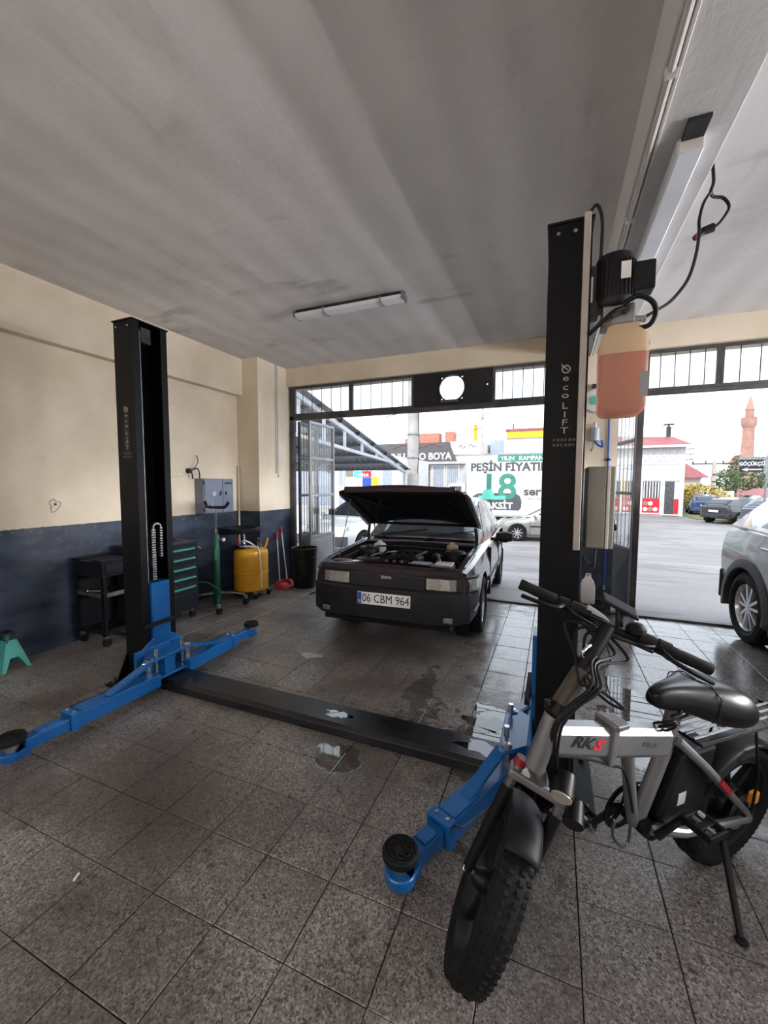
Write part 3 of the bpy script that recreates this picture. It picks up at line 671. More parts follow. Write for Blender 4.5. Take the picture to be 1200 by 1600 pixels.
def arm(pv, tip, split, zpad=0.135):
    pv = Vector((pv[0], pv[1], 0)); tip = Vector((tip[0], tip[1], 0)); d = (tip-pv); L = d.length; d.normalize(); n = Vector((-d.y, d.x, 0)); zz = Vector((0, 0, 1))
    def seg(a, b, w, z0, z1, name, par, bev=0.004):
        m = MB(lift); P = [pv+d*a-n*w, pv+d*b-n*w, pv+d*b+n*w, pv+d*a+n*w]
        m.hexa([p+zz*z0 for p in P]+[p+zz*z1 for p in P]); return m.build(name, 'lift_blue', par, smooth=False, bevel=bev)
    A = seg(-0.04, split, 0.052, 0.055, 0.150, 'arm', lift)
    seg(split-0.05, split, 0.060, 0.048, 0.158, 'arm_collar', A)
    seg(split-0.22, split-0.06, 0.045, 0.150, 0.158, 'arm_pad_plate', A)
    seg(split-0.02, L-0.05, 0.037, 0.060, 0.128, 'inner_arm', A)
    seg(split+0.03, L-0.11, 0.030, 0.128, 0.136, 'inner_arm_rib', A)
    m = MB(lift); m.lathe([(0.058, 0.045), (0.060, 0.05), (0.060, 0.085), (0.056, 0.09)], tip, n=24)
    P = [tip-d*0.07-n*.045, tip-n*.058, tip+n*.058, tip-d*0.07+n*.045]; m.hexa([p+zz*.045 for p in P]+[p+zz*.09 for p in P])
    m.build('arm_tip', 'lift_blue', A, bevel=0.002)
    MB(lift).lathe([(0.030, 0.085), (0.030, 0.10), (0.036, 0.105), (0.036, zpad)], tip, n=20).build('pad_screw', 'dull_steel', A)
    pad = MB(lift).lathe([(0.050, zpad), (0.066, zpad+.002), (0.070, zpad+.008), (0.070, zpad+.026), (0.064, zpad+.032), (0.0, zpad+.032)], tip, n=28).build('lift_pad', 'rubber', A)
    rb = MB(lift)
    for r in (0.024, 0.045, 0.060): rb.lathe([(r-.004, zpad+.030), (r-.004, zpad+.037), (r+.004, zpad+.037), (r+.004, zpad+.030)], tip, n=24, closed=True)
    for k in range(8):
        a = PI/4*k; e = Vector((math.cos(a), math.sin(a), 0)); f = Vector((-e.y, e.x, 0))
        P = [tip+e*.02-f*.003, tip+e*.062-f*.003, tip+e*.062+f*.003, tip+e*.02+f*.003]; rb.hexa([p+zz*(zpad+.030) for p in P]+[p+zz*(zpad+.037) for p in P])
    rb.build('pad_ribs', 'rubber', A)
    # sloping stiffener from the bracket down to the arm
    m = MB(lift); m.hexa([pv+d*.02-n*.02+zz*.235, pv+d*.30-n*.02+zz*.148, pv+d*.30+n*.035+zz*.148, pv+d*.02+n*.035+zz*.235, pv+d*.02-n*.02+zz*.255, pv+d*.33-n*.02+zz*.158, pv+d*.33+n*.035+zz*.158, pv+d*.02+n*.035+zz*.255])
    m.build('arm_stiffener', 'lift_blue', A, smooth=False)
    side = n if (pv+n).x < (pv-n).x else -n
    if pv.x > -1: side = -side
    MB(lift).tube([pv+d*.10+side*.10+zz*.12, pv+d*(split-.06)+side*.085+zz*.14, pv+d*(split-.03)+side*.055+zz*.15], 0.005, 6).build('lock_rod', 'dark_steel', A)
    for q in (-.03, .03):
        MB(lift).lathe([(0.009, 0), (0.009, .006), (0, .008)], pv+d*(split-.025)+n*q+zz*.157, n=8).build('bolt_head', 'steel', A)
    return A
arm((-2.675, 2.03), (-2.695, 1.20), 0.56)
arm((-2.675, 2.365), (-2.735, 3.17), 0.52)
arm((-0.20, 2.03), (-0.497, 1.375), 0.50)
arm((-0.17, 2.365), (-0.03, 3.12), 0.50)

# hydraulic power unit
px, py = 0.222, 2.145
mt = MB(lift).lathe([(0.0, 2.330), (0.070, 2.330), (0.076, 2.34), (0.078, 2.36), (0.078, 2.535), (0.072, 2.550), (0.055, 2.556), (0.0, 2.556)], (px, py, 0), n=36).build('motor', 'black_plastic', lift)
fn = MB(lift)
for k in range(28):
    a = 2*PI*k/28; e = Vector((math.cos(a), math.sin(a), 0)); f = Vector((-e.y, e.x, 0)); c = Vector((px, py, 0))
    P = [c+e*.076-f*.002, c+e*.083-f*.002, c+e*.083+f*.002, c+e*.076+f*.002]; fn.hexa([p+Vector((0,0,2.365)) for p in P]+[p+Vector((0,0,2.52)) for p in P])
fn.build('cooling_fins', 'black_plastic', mt, smooth=False)
MB(lift).box(px+.015, py-.086, 2.425, px+.052, py-.0835, 2.495).build('rating_label', 'print_white', mt, smooth=False)
MB(lift).box(0.288, 2.10, 2.385, 0.372, 2.19, 2.505).build('capacitor_box', 'black_plastic', mt, smooth=False, bevel=0.006)
MB(lift).box(0.118, 2.11, 2.30, 0.160, 2.18, 2.52).build('motor_bracket', 'dark_steel', lift, smooth=False, bevel=0.003)
MB(lift).box(0.12, 2.10, 2.36, 0.134, 2.115, 2.47).build('bracket_plate', 'white_paint', lift, smooth=False, bevel=0.002)
pu = MB(lift).box(0.175, 2.085, 2.245, 0.300, 2.205, 2.332).build('pump_block', 'dull_steel', lift, smooth=False, bevel=0.008)
MB(lift).cyl((0.262, 2.086, 2.30), (0.262, 2.070, 2.30), 0.016, n=14).build('pump_port', 'dark_steel', pu); MB(lift).cyl((0.205, 2.086, 2.285), (0.205, 2.066, 2.285), 0.013, n=6).build('pump_port', 'dark_steel', pu)
MB(lift).cyl((0.300, 2.12, 2.27), (0.345, 2.12, 2.265), 0.014, n=10).build('pump_lever', 'steel', pu)
def rrect(cx, cy, hx, hy, r, z, n=5):
    out = []
    for sx, sy, a0 in ((1,1,0), (-1,1,90), (-1,-1,180), (1,-1,270)):
        for k in range(n+1):
            a = R_(a0+90*k/n); out.append((cx+sx*(hx-r)+r*math.cos(a), cy+sy*(hy-r)+r*math.sin(a), z))
    return out
tx, ty = 0.263, 2.15
def tank(name, mat, rings, par):
    return MB(lift).loft([rrect(tx, ty, a, b, r, z) for z, a, b, r in rings], cap=(name != 'reservoir')).build(name, mat, par, ang=50)
rs = tank('reservoir', 'tank_shell', [(2.112, .0925, .1025, .03), (2.175, .092, .102, .03), (2.195, .086, .096, .03), (2.228, .064, .066, .03), (2.250, .062, .060, .03)], lift)
tank('hydraulic_fluid', 'tank_oil', [(1.858, .066, .076, .025), (1.866, .080, .090, .03), (1.885, .090, .100, .03), (2.112, .0928, .1028, .03), (2.1125, .086, .096, .03)], rs)
MB(lift).box(0.320, 2.0455, 1.925, 0.352, 2.047, 2.025).build('tank_label', 'print_pale', rs, smooth=False)
MB(lift).tube(spline([(0.250, 2.06, 2.318), (0.300, 2.04, 2.335), (0.352, 2.05, 2.310), (0.372, 2.07, 2.268), (0.355, 2.09, 2.228), (0.315, 2.10, 2.222)]), 0.0105, 10).build('hydraulic_hose', 'cable', lift)
MB(lift).tube(spline([(0.255, 2.055, 2.300), (0.215, 2.04, 2.285), (0.170, 2.05, 2.250), (0.120, 2.07, 2.210)]), 0.010, 10).build('hydraulic_hose', 'cable', lift)
MB(lift).tube(spline([(0.110, 2.08, 2.735), (0.135, 2.07, 2.755), (0.158, 2.08, 2.70), (0.162, 2.10, 2.60), (0.160, 2.11, 2.53)]), 0.007, 8).build('motor_cable', 'cable', lift)
MB(lift).tube(spline([(0.345, 2.14, 2.22), (0.365, 2.15, 2.18), (0.362, 2.16, 2.13)]), 0.004, 6).build('vent_tube', 'cable', lift)
# control box hanging on the motor column
cb = MB(lift).box(0.142, 2.16, 1.245, 0.262, 2.36, 1.632).build('control_box', 'box_beige', lift, smooth=False, bevel=0.006)
MB(lift).box(0.146, 2.148, 1.250, 0.222, 2.160, 1.627).build('box_door', 'box_beige', cb, smooth=False, bevel=0.004)
MB(lift).box(0.228, 2.150, 1.247, 0.240, 2.162, 1.630).build('door_seal', 'conduit', cb, smooth=False, bevel=0.002)
MB(lift).cyl((0.262, 2.26, 1.34), (0.285, 2.26, 1.34), 0.016, n=14).build('push_button', 'black_plastic', cb)
for k, (dx, dz) in enumerate(((0, 0), (0.012, 0.02), (-0.008, 0.035))):
    MB(lift).tube(spline([(0.142, 2.17+.01*k, 1.20), (0.152+dx, 2.165, 1.165+dz*.4), (0.172, 2.16+.01*k, 1.142+dz*.6), (0.188, 2.165, 1.165+dz*.5), (0.192, 2.18+.01*k, 1.245)]), 0.0035, 6).build('box_cable', 'cable', lift)

# water spilt on the cross beam
def puddle(cx, cy, z, rx, ry, seed, label):
    rd = random.Random(seed); ph = [rd.uniform(0, 6.28) for _ in range(4)]
    rg = [(cx+rx*(1+.28*math.sin(3*a+ph[0])+.18*math.sin(5*a+ph[1])+.10*math.sin(9*a+ph[2]))*math.cos(a), cy+ry*(1+.28*math.sin(2*a+ph[3])+.18*math.sin(7*a+ph[1]))*math.sin(a)) for a in [2*PI*k/40 for k in range(40)]]
    o = MB().prism(rg, (0, 0, z), (1,0,0), (0,1,0), (0,0,1), .0012).build('water_puddle', 'water', None, smooth=False)
    tag(o, label, 'puddle', 'puddles by the lift')
puddle(-1.245, 2.225, .0718, .085, .045, 4, 'small shiny puddle on top of the black floor beam')
puddle(-0.335, 2.245, .0718, .14, .06, 11, 'bright puddle on the end of the floor beam beside the blue arm bracket')
puddle(-0.36, 2.60, .0005, .13, .11, 15, 'shiny puddle on the tiles between the floor beam and the blue arm bracket')

# ================================================================ LAMPS, CABLES, PIPES
t = thing('strip_light', 'slim strip light on the ceiling between the lift posts', 'ceiling light', (-1.92, 3.69, ZC))
MB(t).box(-2.51, 3.66, 3.275, -1.33, 3.72, ZC+.002).build('housing', 'dark_steel', t, smooth=False, bevel=0.004)
MB(t).prism([(3.625, 3.275), (3.635, 3.248), (3.66, 3.238), (3.72, 3.238), (3.745, 3.248), (3.755, 3.275)], (-2.50, 0, 0), (0,1,0), (0,0,1), (1,0,0), 1.16).build('diffuser', 'diffuser', t, ang=20)
for x in (-2.16, -1.55):
    MB(t).tube([(x, 3.618, 3.29), (x, 3.630, 3.245), (x, 3.66, 3.233), (x, 3.72, 3.233), (x, 3.75, 3.245), (x, 3.762, 3.29)], 0.005, 6).build('clip', 'dull_steel', t)
for x in (-2.515, -1.345): MB(t).box(x, 3.622, 3.240, x+.02, 3.758, 3.30).build('end_cap', 'dull_steel', t, smooth=False, bevel=0.004)
t = thing('strip_light', 'long white strip light fixed under the ceiling beam above the motor', 'ceiling light', (0.505, 2.85, 3.05))
MB(t).prism([(0.452, 3.052), (0.455, 3.000), (0.463, 2.990), (0.547, 2.990), (0.555, 3.000), (0.558, 3.052)], (0, 2.25, 0), (1,0,0), (0,0,1), (0,1,0), 1.22).build('diffuser', 'diffuser', t, ang=20)
MB(t).box(0.460, 2.238, 2.995, 0.550, 2.252, 3.052).build('end_cap', 'white_paint', t, smooth=False, bevel=0.003)
MB(t).box(0.465, 2.13, 3.035, 0.548, 2.24, 3.054).build('mounting_base', 'dark_steel', t, smooth=False, bevel=0.003)
t = thing('conduit_pipe', 'thin pale conduit running along the left edge of the ceiling beam', 'pipe', (0.345, 1.5, 3.05))
MB(t).tube([(0.345, YB, 3.037), (0.345, 5.44, 3.037)], 0.013, 8).build('pipe', 'conduit', t)
MB(t).tube([(0.372, YB, 3.043), (0.372, 5.44, 3.043)], 0.007, 6).build('wire', 'conduit', t)
for y in (1.85, 2.75, 3.6, 4.5): MB(t).box(0.325, y, 3.020, 0.366, y+.025, 3.052).build('clamp', 'conduit', t, smooth=False, bevel=0.003)
t = thing('power_cable', 'black power cable with plug looping from the ceiling beam to the motor', 'cable', (0.67, 2.62, 2.95))
MB(t).tube(spline([(0.655, 2.52, 3.10), (0.672, 2.55, 3.02), (0.668, 2.57, 2.985), (0.690, 2.60, 2.975), (0.735, 2.62, 2.97), (0.765, 2.64, 2.93), (0.74, 2.66, 2.88), (0.705, 2.66, 2.855)]), 0.0075, 8).build('supply_cable', 'cable', t)
MB(t).cyl((0.710, 2.66, 2.858), (0.668, 2.655, 2.846), 0.022, 0.020, n=14).build('socket', 'black_plastic', t)
MB(t).cyl((0.668, 2.655, 2.846), (0.630, 2.65, 2.815), 0.019, 0.013, n=14).build('plug', 'black_plastic', t)
MB(t).tube(spline([(0.672, 2.57, 2.99), (0.645, 2.58, 2.945), (0.635, 2.60, 2.88), (0.632, 2.58, 2.80), (0.60, 2.48, 2.66), (0.545, 2.36, 2.50), (0.46, 2.24, 2.37), (0.385, 2.16, 2.305), (0.335, 2.14, 2.275)]), 0.0075, 8).build('motor_lead', 'cable', t)
MB(t).sph((0.632, 2.60, 2.80), 0.008, 0.018, 0.024).build('socket_cap', 'red_plastic', t)
t = thing('wall_conduit', 'pair of thin pale conduits down the corner pier', 'pipe', (-3.92, 5.18, 1.65))
MB(t).tube([(-3.910, 5.165, 1.70), (-3.910, 5.165, ZC)], 0.010, 8).build('pipe', 'conduit', t)
MB(t).tube([(-3.910, 5.205, 1.655), (-3.910, 5.205, ZC)], 0.008, 8).build('pipe', 'conduit', t)
MB(t).box(-3.921, 5.195, 1.635, -3.895, 5.225, 1.675).build('end_clip', 'conduit', t, smooth=False, bevel=0.004)

# ================================================================ ALONG THE LEFT WALL
def caster(parent, x, y, top=0.11, r=0.038, wm='rubber', W=None):
    f = MB(W); f.cyl((x, y, top-.012), (x, y, top), 0.022, n=10)
    f.hexa([(x-.016, y-.004, r), (x+.016, y-.004, r), (x+.016, y+.034, r-.006), (x-.016, y+.034, r-.006), (x-.018, y-.018, top-.012), (x+.018, y-.018, top-.012), (x+.018, y+.022, top-.012), (x-.018, y+.022, top-.012)])
    c = f.build('caster', 'steel', parent, smooth=False, bevel=0.002)
    MB(W).lathe([(0, -.022), (r*.5, -.022), (r*.55, -.019), (r*.9, -.017), (r, -.010), (r, .010), (r*.9, .017), (r*.55, .019), (r*.5, .022), (0, .022)], (x, y+.012, r), (1, 0, 0), 20).build('caster_wheel', wm, c)
    return c
# black tool trolley
t = thing('tool_trolley', 'black open tool trolley against the wall beside the lift post', 'tool trolley', (-4.03, 2.62, 0))
x0, x1, y0, y1 = -4.235, -3.825, 2.45, 2.80
b = MB(t)
b.box(x0, y0, 0.665, x1, y1, 0.805); body = b.build('drawer_case', 'trolley_black', t, smooth=False, bevel=0.005)
tp = MB(t); tp.box(x0-.008, y0-.008, .803, x1+.008, y1+.008, .812)
for q in ((x0-.008, y0-.008, x1+.008, y0), (x0-.008, y1, x1+.008, y1+.008), (x0-.008, y0, x0, y1), (x1, y0, x1+.008, y1)): tp.box(q[0], q[1], .81, q[2], q[3], .828)
tp.build('top_tray', 'trolley_black', t, smooth=False, bevel=0.002)
MB(t).box(x1, y0+.03, .695, x1+.012, y1-.03, .785).build('drawer', 'cab_black', body, smooth=False, bevel=0.004)
MB(t).box(x0+.11, y0-.012, .812, x1-.13, y0-.004, .820).build('tray_handle', 'dull_steel', body, smooth=False, bevel=0.002)
for xx in (x0, x1-.035):
    for yy in (y0, y1-.035):
        m = MB(t); a = xx if xx == x0 else xx+.031; c = yy if yy == y0 else yy+.031
        m.box(xx, c, .105, xx+.035, c+.004, .67); m.box(a, yy, .105, a+.004, yy+.035, .67); m.build('corner_post', 'trolley_black', t, smooth=False)
for z, mt_ in ((.475, 'dull_steel'), (.125, 'trolley_black')):
    m = MB(t); m.box(x0+.005, y0+.005, z, x1-.005, y1-.005, z+.006)
    m.build('shelf', 'trolley_black', t, smooth=False)
    m = MB(t); m.box(x1-.006, y0+.036, z, x1, y1-.036, z+.04); m.box(x0+.036, y0, z, x1-.036, y0+.006, z+.04); m.build('shelf_lip', 'dull_steel' if z > .3 else 'trolley_black', t, smooth=False, bevel=0.001)
MB(t).box(x0+.004, y0+.03, .13, x0+.009, y1-.03, .66).build('back_panel', 'trolley_black', t, smooth=False)
for xx in (x0+.035, x1-.035):
    for yy in (y0+.03, y1-.06): caster(t, xx, yy, .108, .040, W=t)
o = thing('hand_tool', 'small ratchet lying on the middle shelf of the black trolley', 'tool', (-4.10, 2.55, .481))
MB(o).tube([(-4.17, 2.52, .493), (-3.99, 2.60, .493)], 0.008, 8).build('shaft', 'dull_steel', o)
MB(o).lathe([(0.018, -.009), (0.020, 0), (0.018, .009)], (-4.17, 2.52, .492), n=14).build('ratchet_head', 'steel', o)
# drawer cabinet
t = thing('tool_cabinet', 'dark tool cabinet on casters with five green-handled drawers', 'tool cabinet', (-3.98, 3.16, 0))
x0, x1, y0, y1 = -4.20, -3.775, 2.84, 3.50
cbn = MB(t).box(x0, y0, .115, x1, y1, .875).build('body', 'cab_black', t, smooth=False, bevel=0.006)
MB(t).box(x0-.006, y0-.006, .872, x1+.006, y1+.006, .895).build('worktop', 'dark_steel', t, smooth=False, bevel=0.004)
for k in range(5):
    z = 0.835-k*0.109
    d = MB(t).box(x1-.002, y0+.03, z-.103, x1+.012, y1-.045, z).build('drawer', 'cab_black', t, smooth=False, bevel=0.004)
    m = MB(t); m.prism([(0, 0), (.016, -.004), (.022, -.018), (.018, -.026), (0, -.030)], (x1+.010, y0+.04, z-.012), (1,0,0), (0,0,1), (0,1,0), y1-y0-.095); m.build('drawer_handle', 'tool_green', d, smooth=False, bevel=0.002)
    MB(t).box(x1+.011, y0+.035, z-.098, x1+.014, y1-.05, z-.090).build('drawer_edge', 'dark_steel', d, smooth=False)
MB(t).cyl((x1-.03, y1+.01, .80), (x1+.02, y1+.022, .80), 0.012, n=10).build('lock', 'chrome', t)
for xx in (x0+.05, x1-.05):
    for yy in (y0+.05, y1-.06): caster(t, xx, yy, .118, .042, W=t)
o = thing('rivet_gun', 'grey air tool lying on top of the dark tool cabinet', 'tool', (-3.90, 3.16, .895))
MB(o).tube([(-3.90, 3.10, .915), (-3.89, 3.22, .918), (-3.885, 3.30, .912)], [.019, .017, .010], 10).build('tool_body', 'black_plastic', o)
MB(o).tube([(-3.90, 3.115, .905), (-3.91, 3.105, .955), (-3.905, 3.10, .985)], [.012, .013, .011], 8).build('handle', 'dull_steel', o)
MB(o).tube([(-3.885, 3.29, .912), (-3.882, 3.38, .905)], .006, 8).build('nose', 'dark_steel', o)
# transmission jack
t = thing('transmission_jack', 'green transmission jack with chrome ram and black fork saddle on casters', 'transmission jack', (-3.86, 3.87, 0))
cx, cy = -3.86, 3.87
for dx, dy in ((0.26, -0.25), (0.26, 0.20), (-0.24, -0.25), (-0.24, 0.20)):
    l = MB(t).tube([(cx, cy, .175), (cx+dx*.5, cy+dy*.5, .165), (cx+dx, cy+dy, .135)], [.018, .014, .012], 8).build('leg', 'jack_green' if dx*dy < 0 else 'dull_steel', t)
    caster(l, cx+dx, cy+dy, .128, .044, W=t)
MB(t).lathe([(0.0, .03), (.046, .03), (.048, .05), (.048, .19), (.039, .20), (.037, .58), (.041, .585), (.041, .74), (.038, .76), (.034, .77), (.034, .90), (.027, .91), (0, .91)], (cx, cy, 0), n=22).build('cylinder', 'jack_green', t)
MB(t).lathe([(.026, .90), (.026, .955), (.014, .96), (.014, 1.235), (0, 1.24)], (cx, cy, 0), n=16).build('ram', 'chrome', t)
MB(t).tube([(cx+.03, cy, .845), (cx+.085, cy+.02, .845)], .010, 8).build('valve_stem', 'dull_steel', t)
MB(t).sph((cx+.095, cy+.024, .845), .024).build('valve_knob', 'white_plastic', t)
MB(t).tube(spline([(cx-.045, cy-.02, .76), (cx-.10, cy-.04, .74), (cx-.10, cy-.04, .60), (cx-.05, cy-.02, .57)]), .006, 6).build('carry_handle', 'dark_steel', t)
MB(t).box(cx+.008, cy-.044, .60, cx+.034, cy-.037, .73).build('rating_plate', 'stand_green', t, smooth=False, bevel=0.002)
MB(t).tube(spline([(cx-.19, cy+.02, 1.315), (cx-.165, cy+.015, 1.275), (cx-.12, cy, 1.250), (cx+.12, cy, 1.250), (cx+.165, cy+.015, 1.275), (cx+.19, cy+.02, 1.315)]), .019, 10).build('saddle', 'black_plastic', t)
for s in (-1, 1): MB(t).tube([(cx+s*.022, cy-.02, 1.255), (cx+s*.030, cy-.02, 1.33)], .005, 6).build('saddle_prong', 'dull_steel', t)
MB(t).tube(spline([(cx-.15, cy-.17, .33), (cx-.04, cy-.12, .325), (cx+.06, cy-.09, .27), (cx+.13, cy-.07, .235)]), .013, 8).build('foot_pedal', 'jack_green', t)
MB(t).box(cx-.19, cy-.20, .322, cx-.13, cy-.14, .338).build('pedal_plate', 'jack_green', t, smooth=False, bevel=0.004)
m = MB(t); m.cyl((cx+.10, cy-.08, .06), (cx+.10, cy-.08, .25), .022, n=12); m.build('foot_pump', 'jack_green', t)
# oil drainer
t = thing('oil_drainer', 'yellow waste-oil drainer drum with black collecting bowl', 'oil drainer', (-3.82, 4.45, 0))
cx, cy, r = -3.82, 4.45, .226
MB(t).lathe([(0, .09), (r*.9, .09), (r, .11), (r, .60), (r*.97, .63), (r*.8, .655), (0, .665)], (cx, cy, 0), n=36).build('drum', 'drain_yellow', t)
MB(t).lathe([(r+.002, .33), (r+.006, .335), (r+.006, .345), (r+.002, .35)], (cx, cy, 0), n=36, closed=True).build('drum_rib', 'drain_yellow', t)
MB(t).lathe([(0, 0), (.10, 0), (.13, .01), (.13, .035), (.10, .045), (0, .045)], (cx-.10, cy-.03, .655), n=24).build('drum_lid', 'black_plastic', t)
MB(t).tube([(cx-.10, cy, .66), (cx-.12, cy, .86)], .016, 10).build('bowl_post', 'dull_steel', t)
bc = (-3.985, 4.45)
MB(t).lathe([(.03, .845), (.18, .862), (.245, .885), (.252, .93), (.258, .932), (.250, .940), (.240, .93), (.23, .895), (.17, .878), (.03, .862)], (*bc, 0), n=36, closed=True).build('collecting_bowl', 'black_plastic', t)
MB(t).tube(spline([(cx+.02, cy-.10, .68), (cx-.03, cy-.14, .74), (cx+.02, cy-.15, .78), (cx+.07, cy-.10, .75), (cx+.12, cy-.06, .70), (cx+.20, cy-.08, .66), (cx+.245, cy-.10, .50), (cx+.255, cy-.10, .30), (cx+.25, cy-.09, .15)]), .010, 8).build('drain_hose', 'white_plastic', t)
MB(t).tube(spline([(cx-.05, cy-.15, .700), (cx+.08, cy-.14, .705), (cx+.20, cy-.10, .700)]), .012, 8).build('pipe_rail', 'white_plastic', t)
MB(t).tube([(cx+.18, cy+.06, .63), (cx+.215, cy+.06, .72), (cx+.24, cy+.06, .80)], .014, 8).build('push_handle', 'orange', t)
MB(t).cyl((cx-.11, cy-.12, .70), (cx-.11, cy-.12, .80), .016, n=10).build('sight_glass', 'red_plastic', t)
MB(t).lathe([(.030, 0), (.030, .02)], (cx+.02, cy-.17, .74), (0, -1, 0), 16).build('gauge', 'chrome', t)
for dx in (.10, .13, .16): MB(t).tube([(cx+dx, cy+.02, .66), (cx+dx+.01, cy+.02, .80+.02*math.sin(dx*70))], .006, 6).build('probe_tube', 'steel', t)
MB(t).tube([(cx-.16, cy-.16, .085), (cx+.16, cy-.16, .085), (cx+.16, cy+.16, .085), (cx-.16, cy+.16, .085)], .012, 6, closed=True).build('base_ring', 'dull_steel', t)
for dx, dy in ((.17, -.13), (.17, .14), (-.17, .14), (-.17, -.13)): caster(t, cx+dx, cy+dy, .09, .036, W=t)
MB().tube([(-4.265, 4.725, 0.002), (-4.280, 4.750, 1.80)], .016, 10).build('wooden_pole', 'wood_pole')
tag(bpy.data.objects['wooden_pole'], 'long bare pole leaning in the corner behind the yellow drainer', 'pole')
# electric cabinet
t = thing('electric_cabinet', 'grey steel electric cabinet on the cream wall above the transmission jack', 'electric cabinet', (XW, 4.23, 1.14))
bx_ = MB(t).box(XW, 3.97, 1.145, -4.15, 4.49, 1.605).build('case', 'cabinet_grey', t, smooth=False, bevel=0.006)
MB(t).box(-4.150, 3.985, 1.155, -4.136, 4.285, 1.598).build('door', 'cabinet_grey', t, smooth=False, bevel=0.005)
MB(t).box(-4.150, 4.295, 1.155, -4.138, 4.485, 1.598).build('door', 'cabinet_grey', t, smooth=False, bevel=0.005)
for k in range(3): MB(t).cyl((-4.138, 4.34+k*.045, 1.545), (-4.125, 4.34+k*.045, 1.545), .012, n=12).build('selector_knob', 'black_plastic', t)
MB(t).hexa([(-4.136, 4.225, 1.38), (-4.136, 4.240, 1.38), (-4.122, 4.240, 1.38), (-4.122, 4.225, 1.38), (-4.136, 4.245, 1.44), (-4.136, 4.260, 1.44), (-4.122, 4.260, 1.44), (-4.122, 4.245, 1.44)]).build('door_latch', 'black_plastic', t, smooth=False)
MB(t).box(-4.138, 4.335, 1.385, -4.124, 4.355, 1.435).build('door_latch', 'black_plastic', t, smooth=False, bevel=0.003)
MB(t).lathe([(.034, 0), (.036, .0015), (0, .0015)], (-4.1365, 4.14, 1.405), (1, 0, 0), 6).build('warning_sticker', 'print_pale', t)
for z in (1.20, 1.55): MB(t).cyl((-4.150, 3.978, z-.03), (-4.150, 3.978, z+.03), .010, n=8).build('hinge', 'black_plastic', t)
# open wall outlet with hoses
t = thing('wall_outlet', 'dark wall outlet with loose cable ends beside the electric cabinet', 'wall outlet', (XW, 3.87, 1.66))
MB(t).cyl((XW-.002, 3.87, 1.70), (XW+.05, 3.87, 1.70), .035, .028, n=16).build('socket', 'black_plastic', t)
MB(t).tube(spline([(XW+.05, 3.87, 1.70), (XW+.08, 3.92, 1.76), (XW+.07, 3.97, 1.82), (XW+.04, 3.98, 1.90)]), .008, 8).build('hose_end', 'dull_steel', t)
MB(t).tube(spline([(XW+.05, 3.87, 1.70), (XW+.08, 3.95, 1.73), (XW+.06, 4.00, 1.62), (XW+.03, 3.98, 1.50)]), .009, 8).build('hose_end', 'dark_steel', t)
MB(t).tube(spline([(XW+.05, 3.87, 1.70), (XW+.07, 3.875, 1.65), (XW+.06, 3.89, 1.60)]), .011, 8).build('tap', 'dark_steel', t)
MB(t).tube(spline([(XW+.008, 3.86, 1.66), (XW+.008, 3.76, 1.625), (XW+.008, 3.66, 1.63), (XW+.01, 3.60, 1.60)]), .004, 6).build('thin_wire', 'conduit', t)
# chipped hole in the plaster
t = thing('plaster_chip', 'round chipped hole in the cream wall above the slate paint line', 'wall damage', (XW, 2.35, 1.27))
rg = []
for k in range(18):
    a = 2*PI*k/18; q = 1+.25*math.sin(3*a+1)+.12*math.sin(5*a); rg.append((XW+.004, 2.35+.042*q*math.cos(a), 1.335+.055*q*math.sin(a)))
MB(t).tube(rg, .005, 6, closed=True).build('chipped_rim', 'concrete', t)
MB(t).lathe([(.010, 0), (.012, .004), (0, .006)], (XW, 2.355, 1.345), (1, 0, 0), 10).build('cable_hole', 'print_black', t)
# axle stand at the frame edge
t = thing('axle_stand', 'mint green axle stand on the floor at the foot of the slate wall', 'axle stand', (-4.17, 1.87, 0))
def leg4(cx, cy):
    m = MB(t); b = .105; u = .040; H = .24
    for sx, sy in ((1, 1), (1, -1), (-1, -1), (-1, 1)):
        pass
    for q in range(4):
        a = PI/2*q; c, s_ = math.cos(a), math.sin(a)
        def P(x, y, z): return (cx+x*c-y*s_, cy+x*s_+y*c, z)
        f = MB(t); th = .006
        # trapezoid face with a cut-out
        o_ = [(-b, 0), (-b+.03, 0), (-.028, .10), (.028, .10), (b-.03, 0), (b, 0), (u, H), (-u, H)]
        def Q(p, k): return P(p[0], -(b+(u-b)*p[1]/H)+k, p[1])
        A = [Q(p, 0) for p in o_]; B = [Q(p, th) for p in o_]; n = len(o_)
        f.add(A+B, [tuple(range(n)), tuple(range(n, 2*n))[::-1]]+[(i, n+i, n+(i+1) % n, (i+1) % n) for i in range(n)])
        f.build('leg_plate', 'stand_green', t, smooth=False)
leg4(-4.165, 1.88)
MB(t).cyl((-4.165, 1.88, .10), (-4.165, 1.88, .30), .026, n=14).build('post', 'jack_green', t)
MB(t).box(-4.215, 1.855, .295, -4.115, 1.905, .312).build('saddle', 'black_plastic', t, smooth=False, bevel=0.005)
MB(t).tube([(-4.13, 1.86, .20), (-4.10, 1.84, .26), (-4.10, 1.835, .285)], .006, 6).build('lever', 'chrome', t)
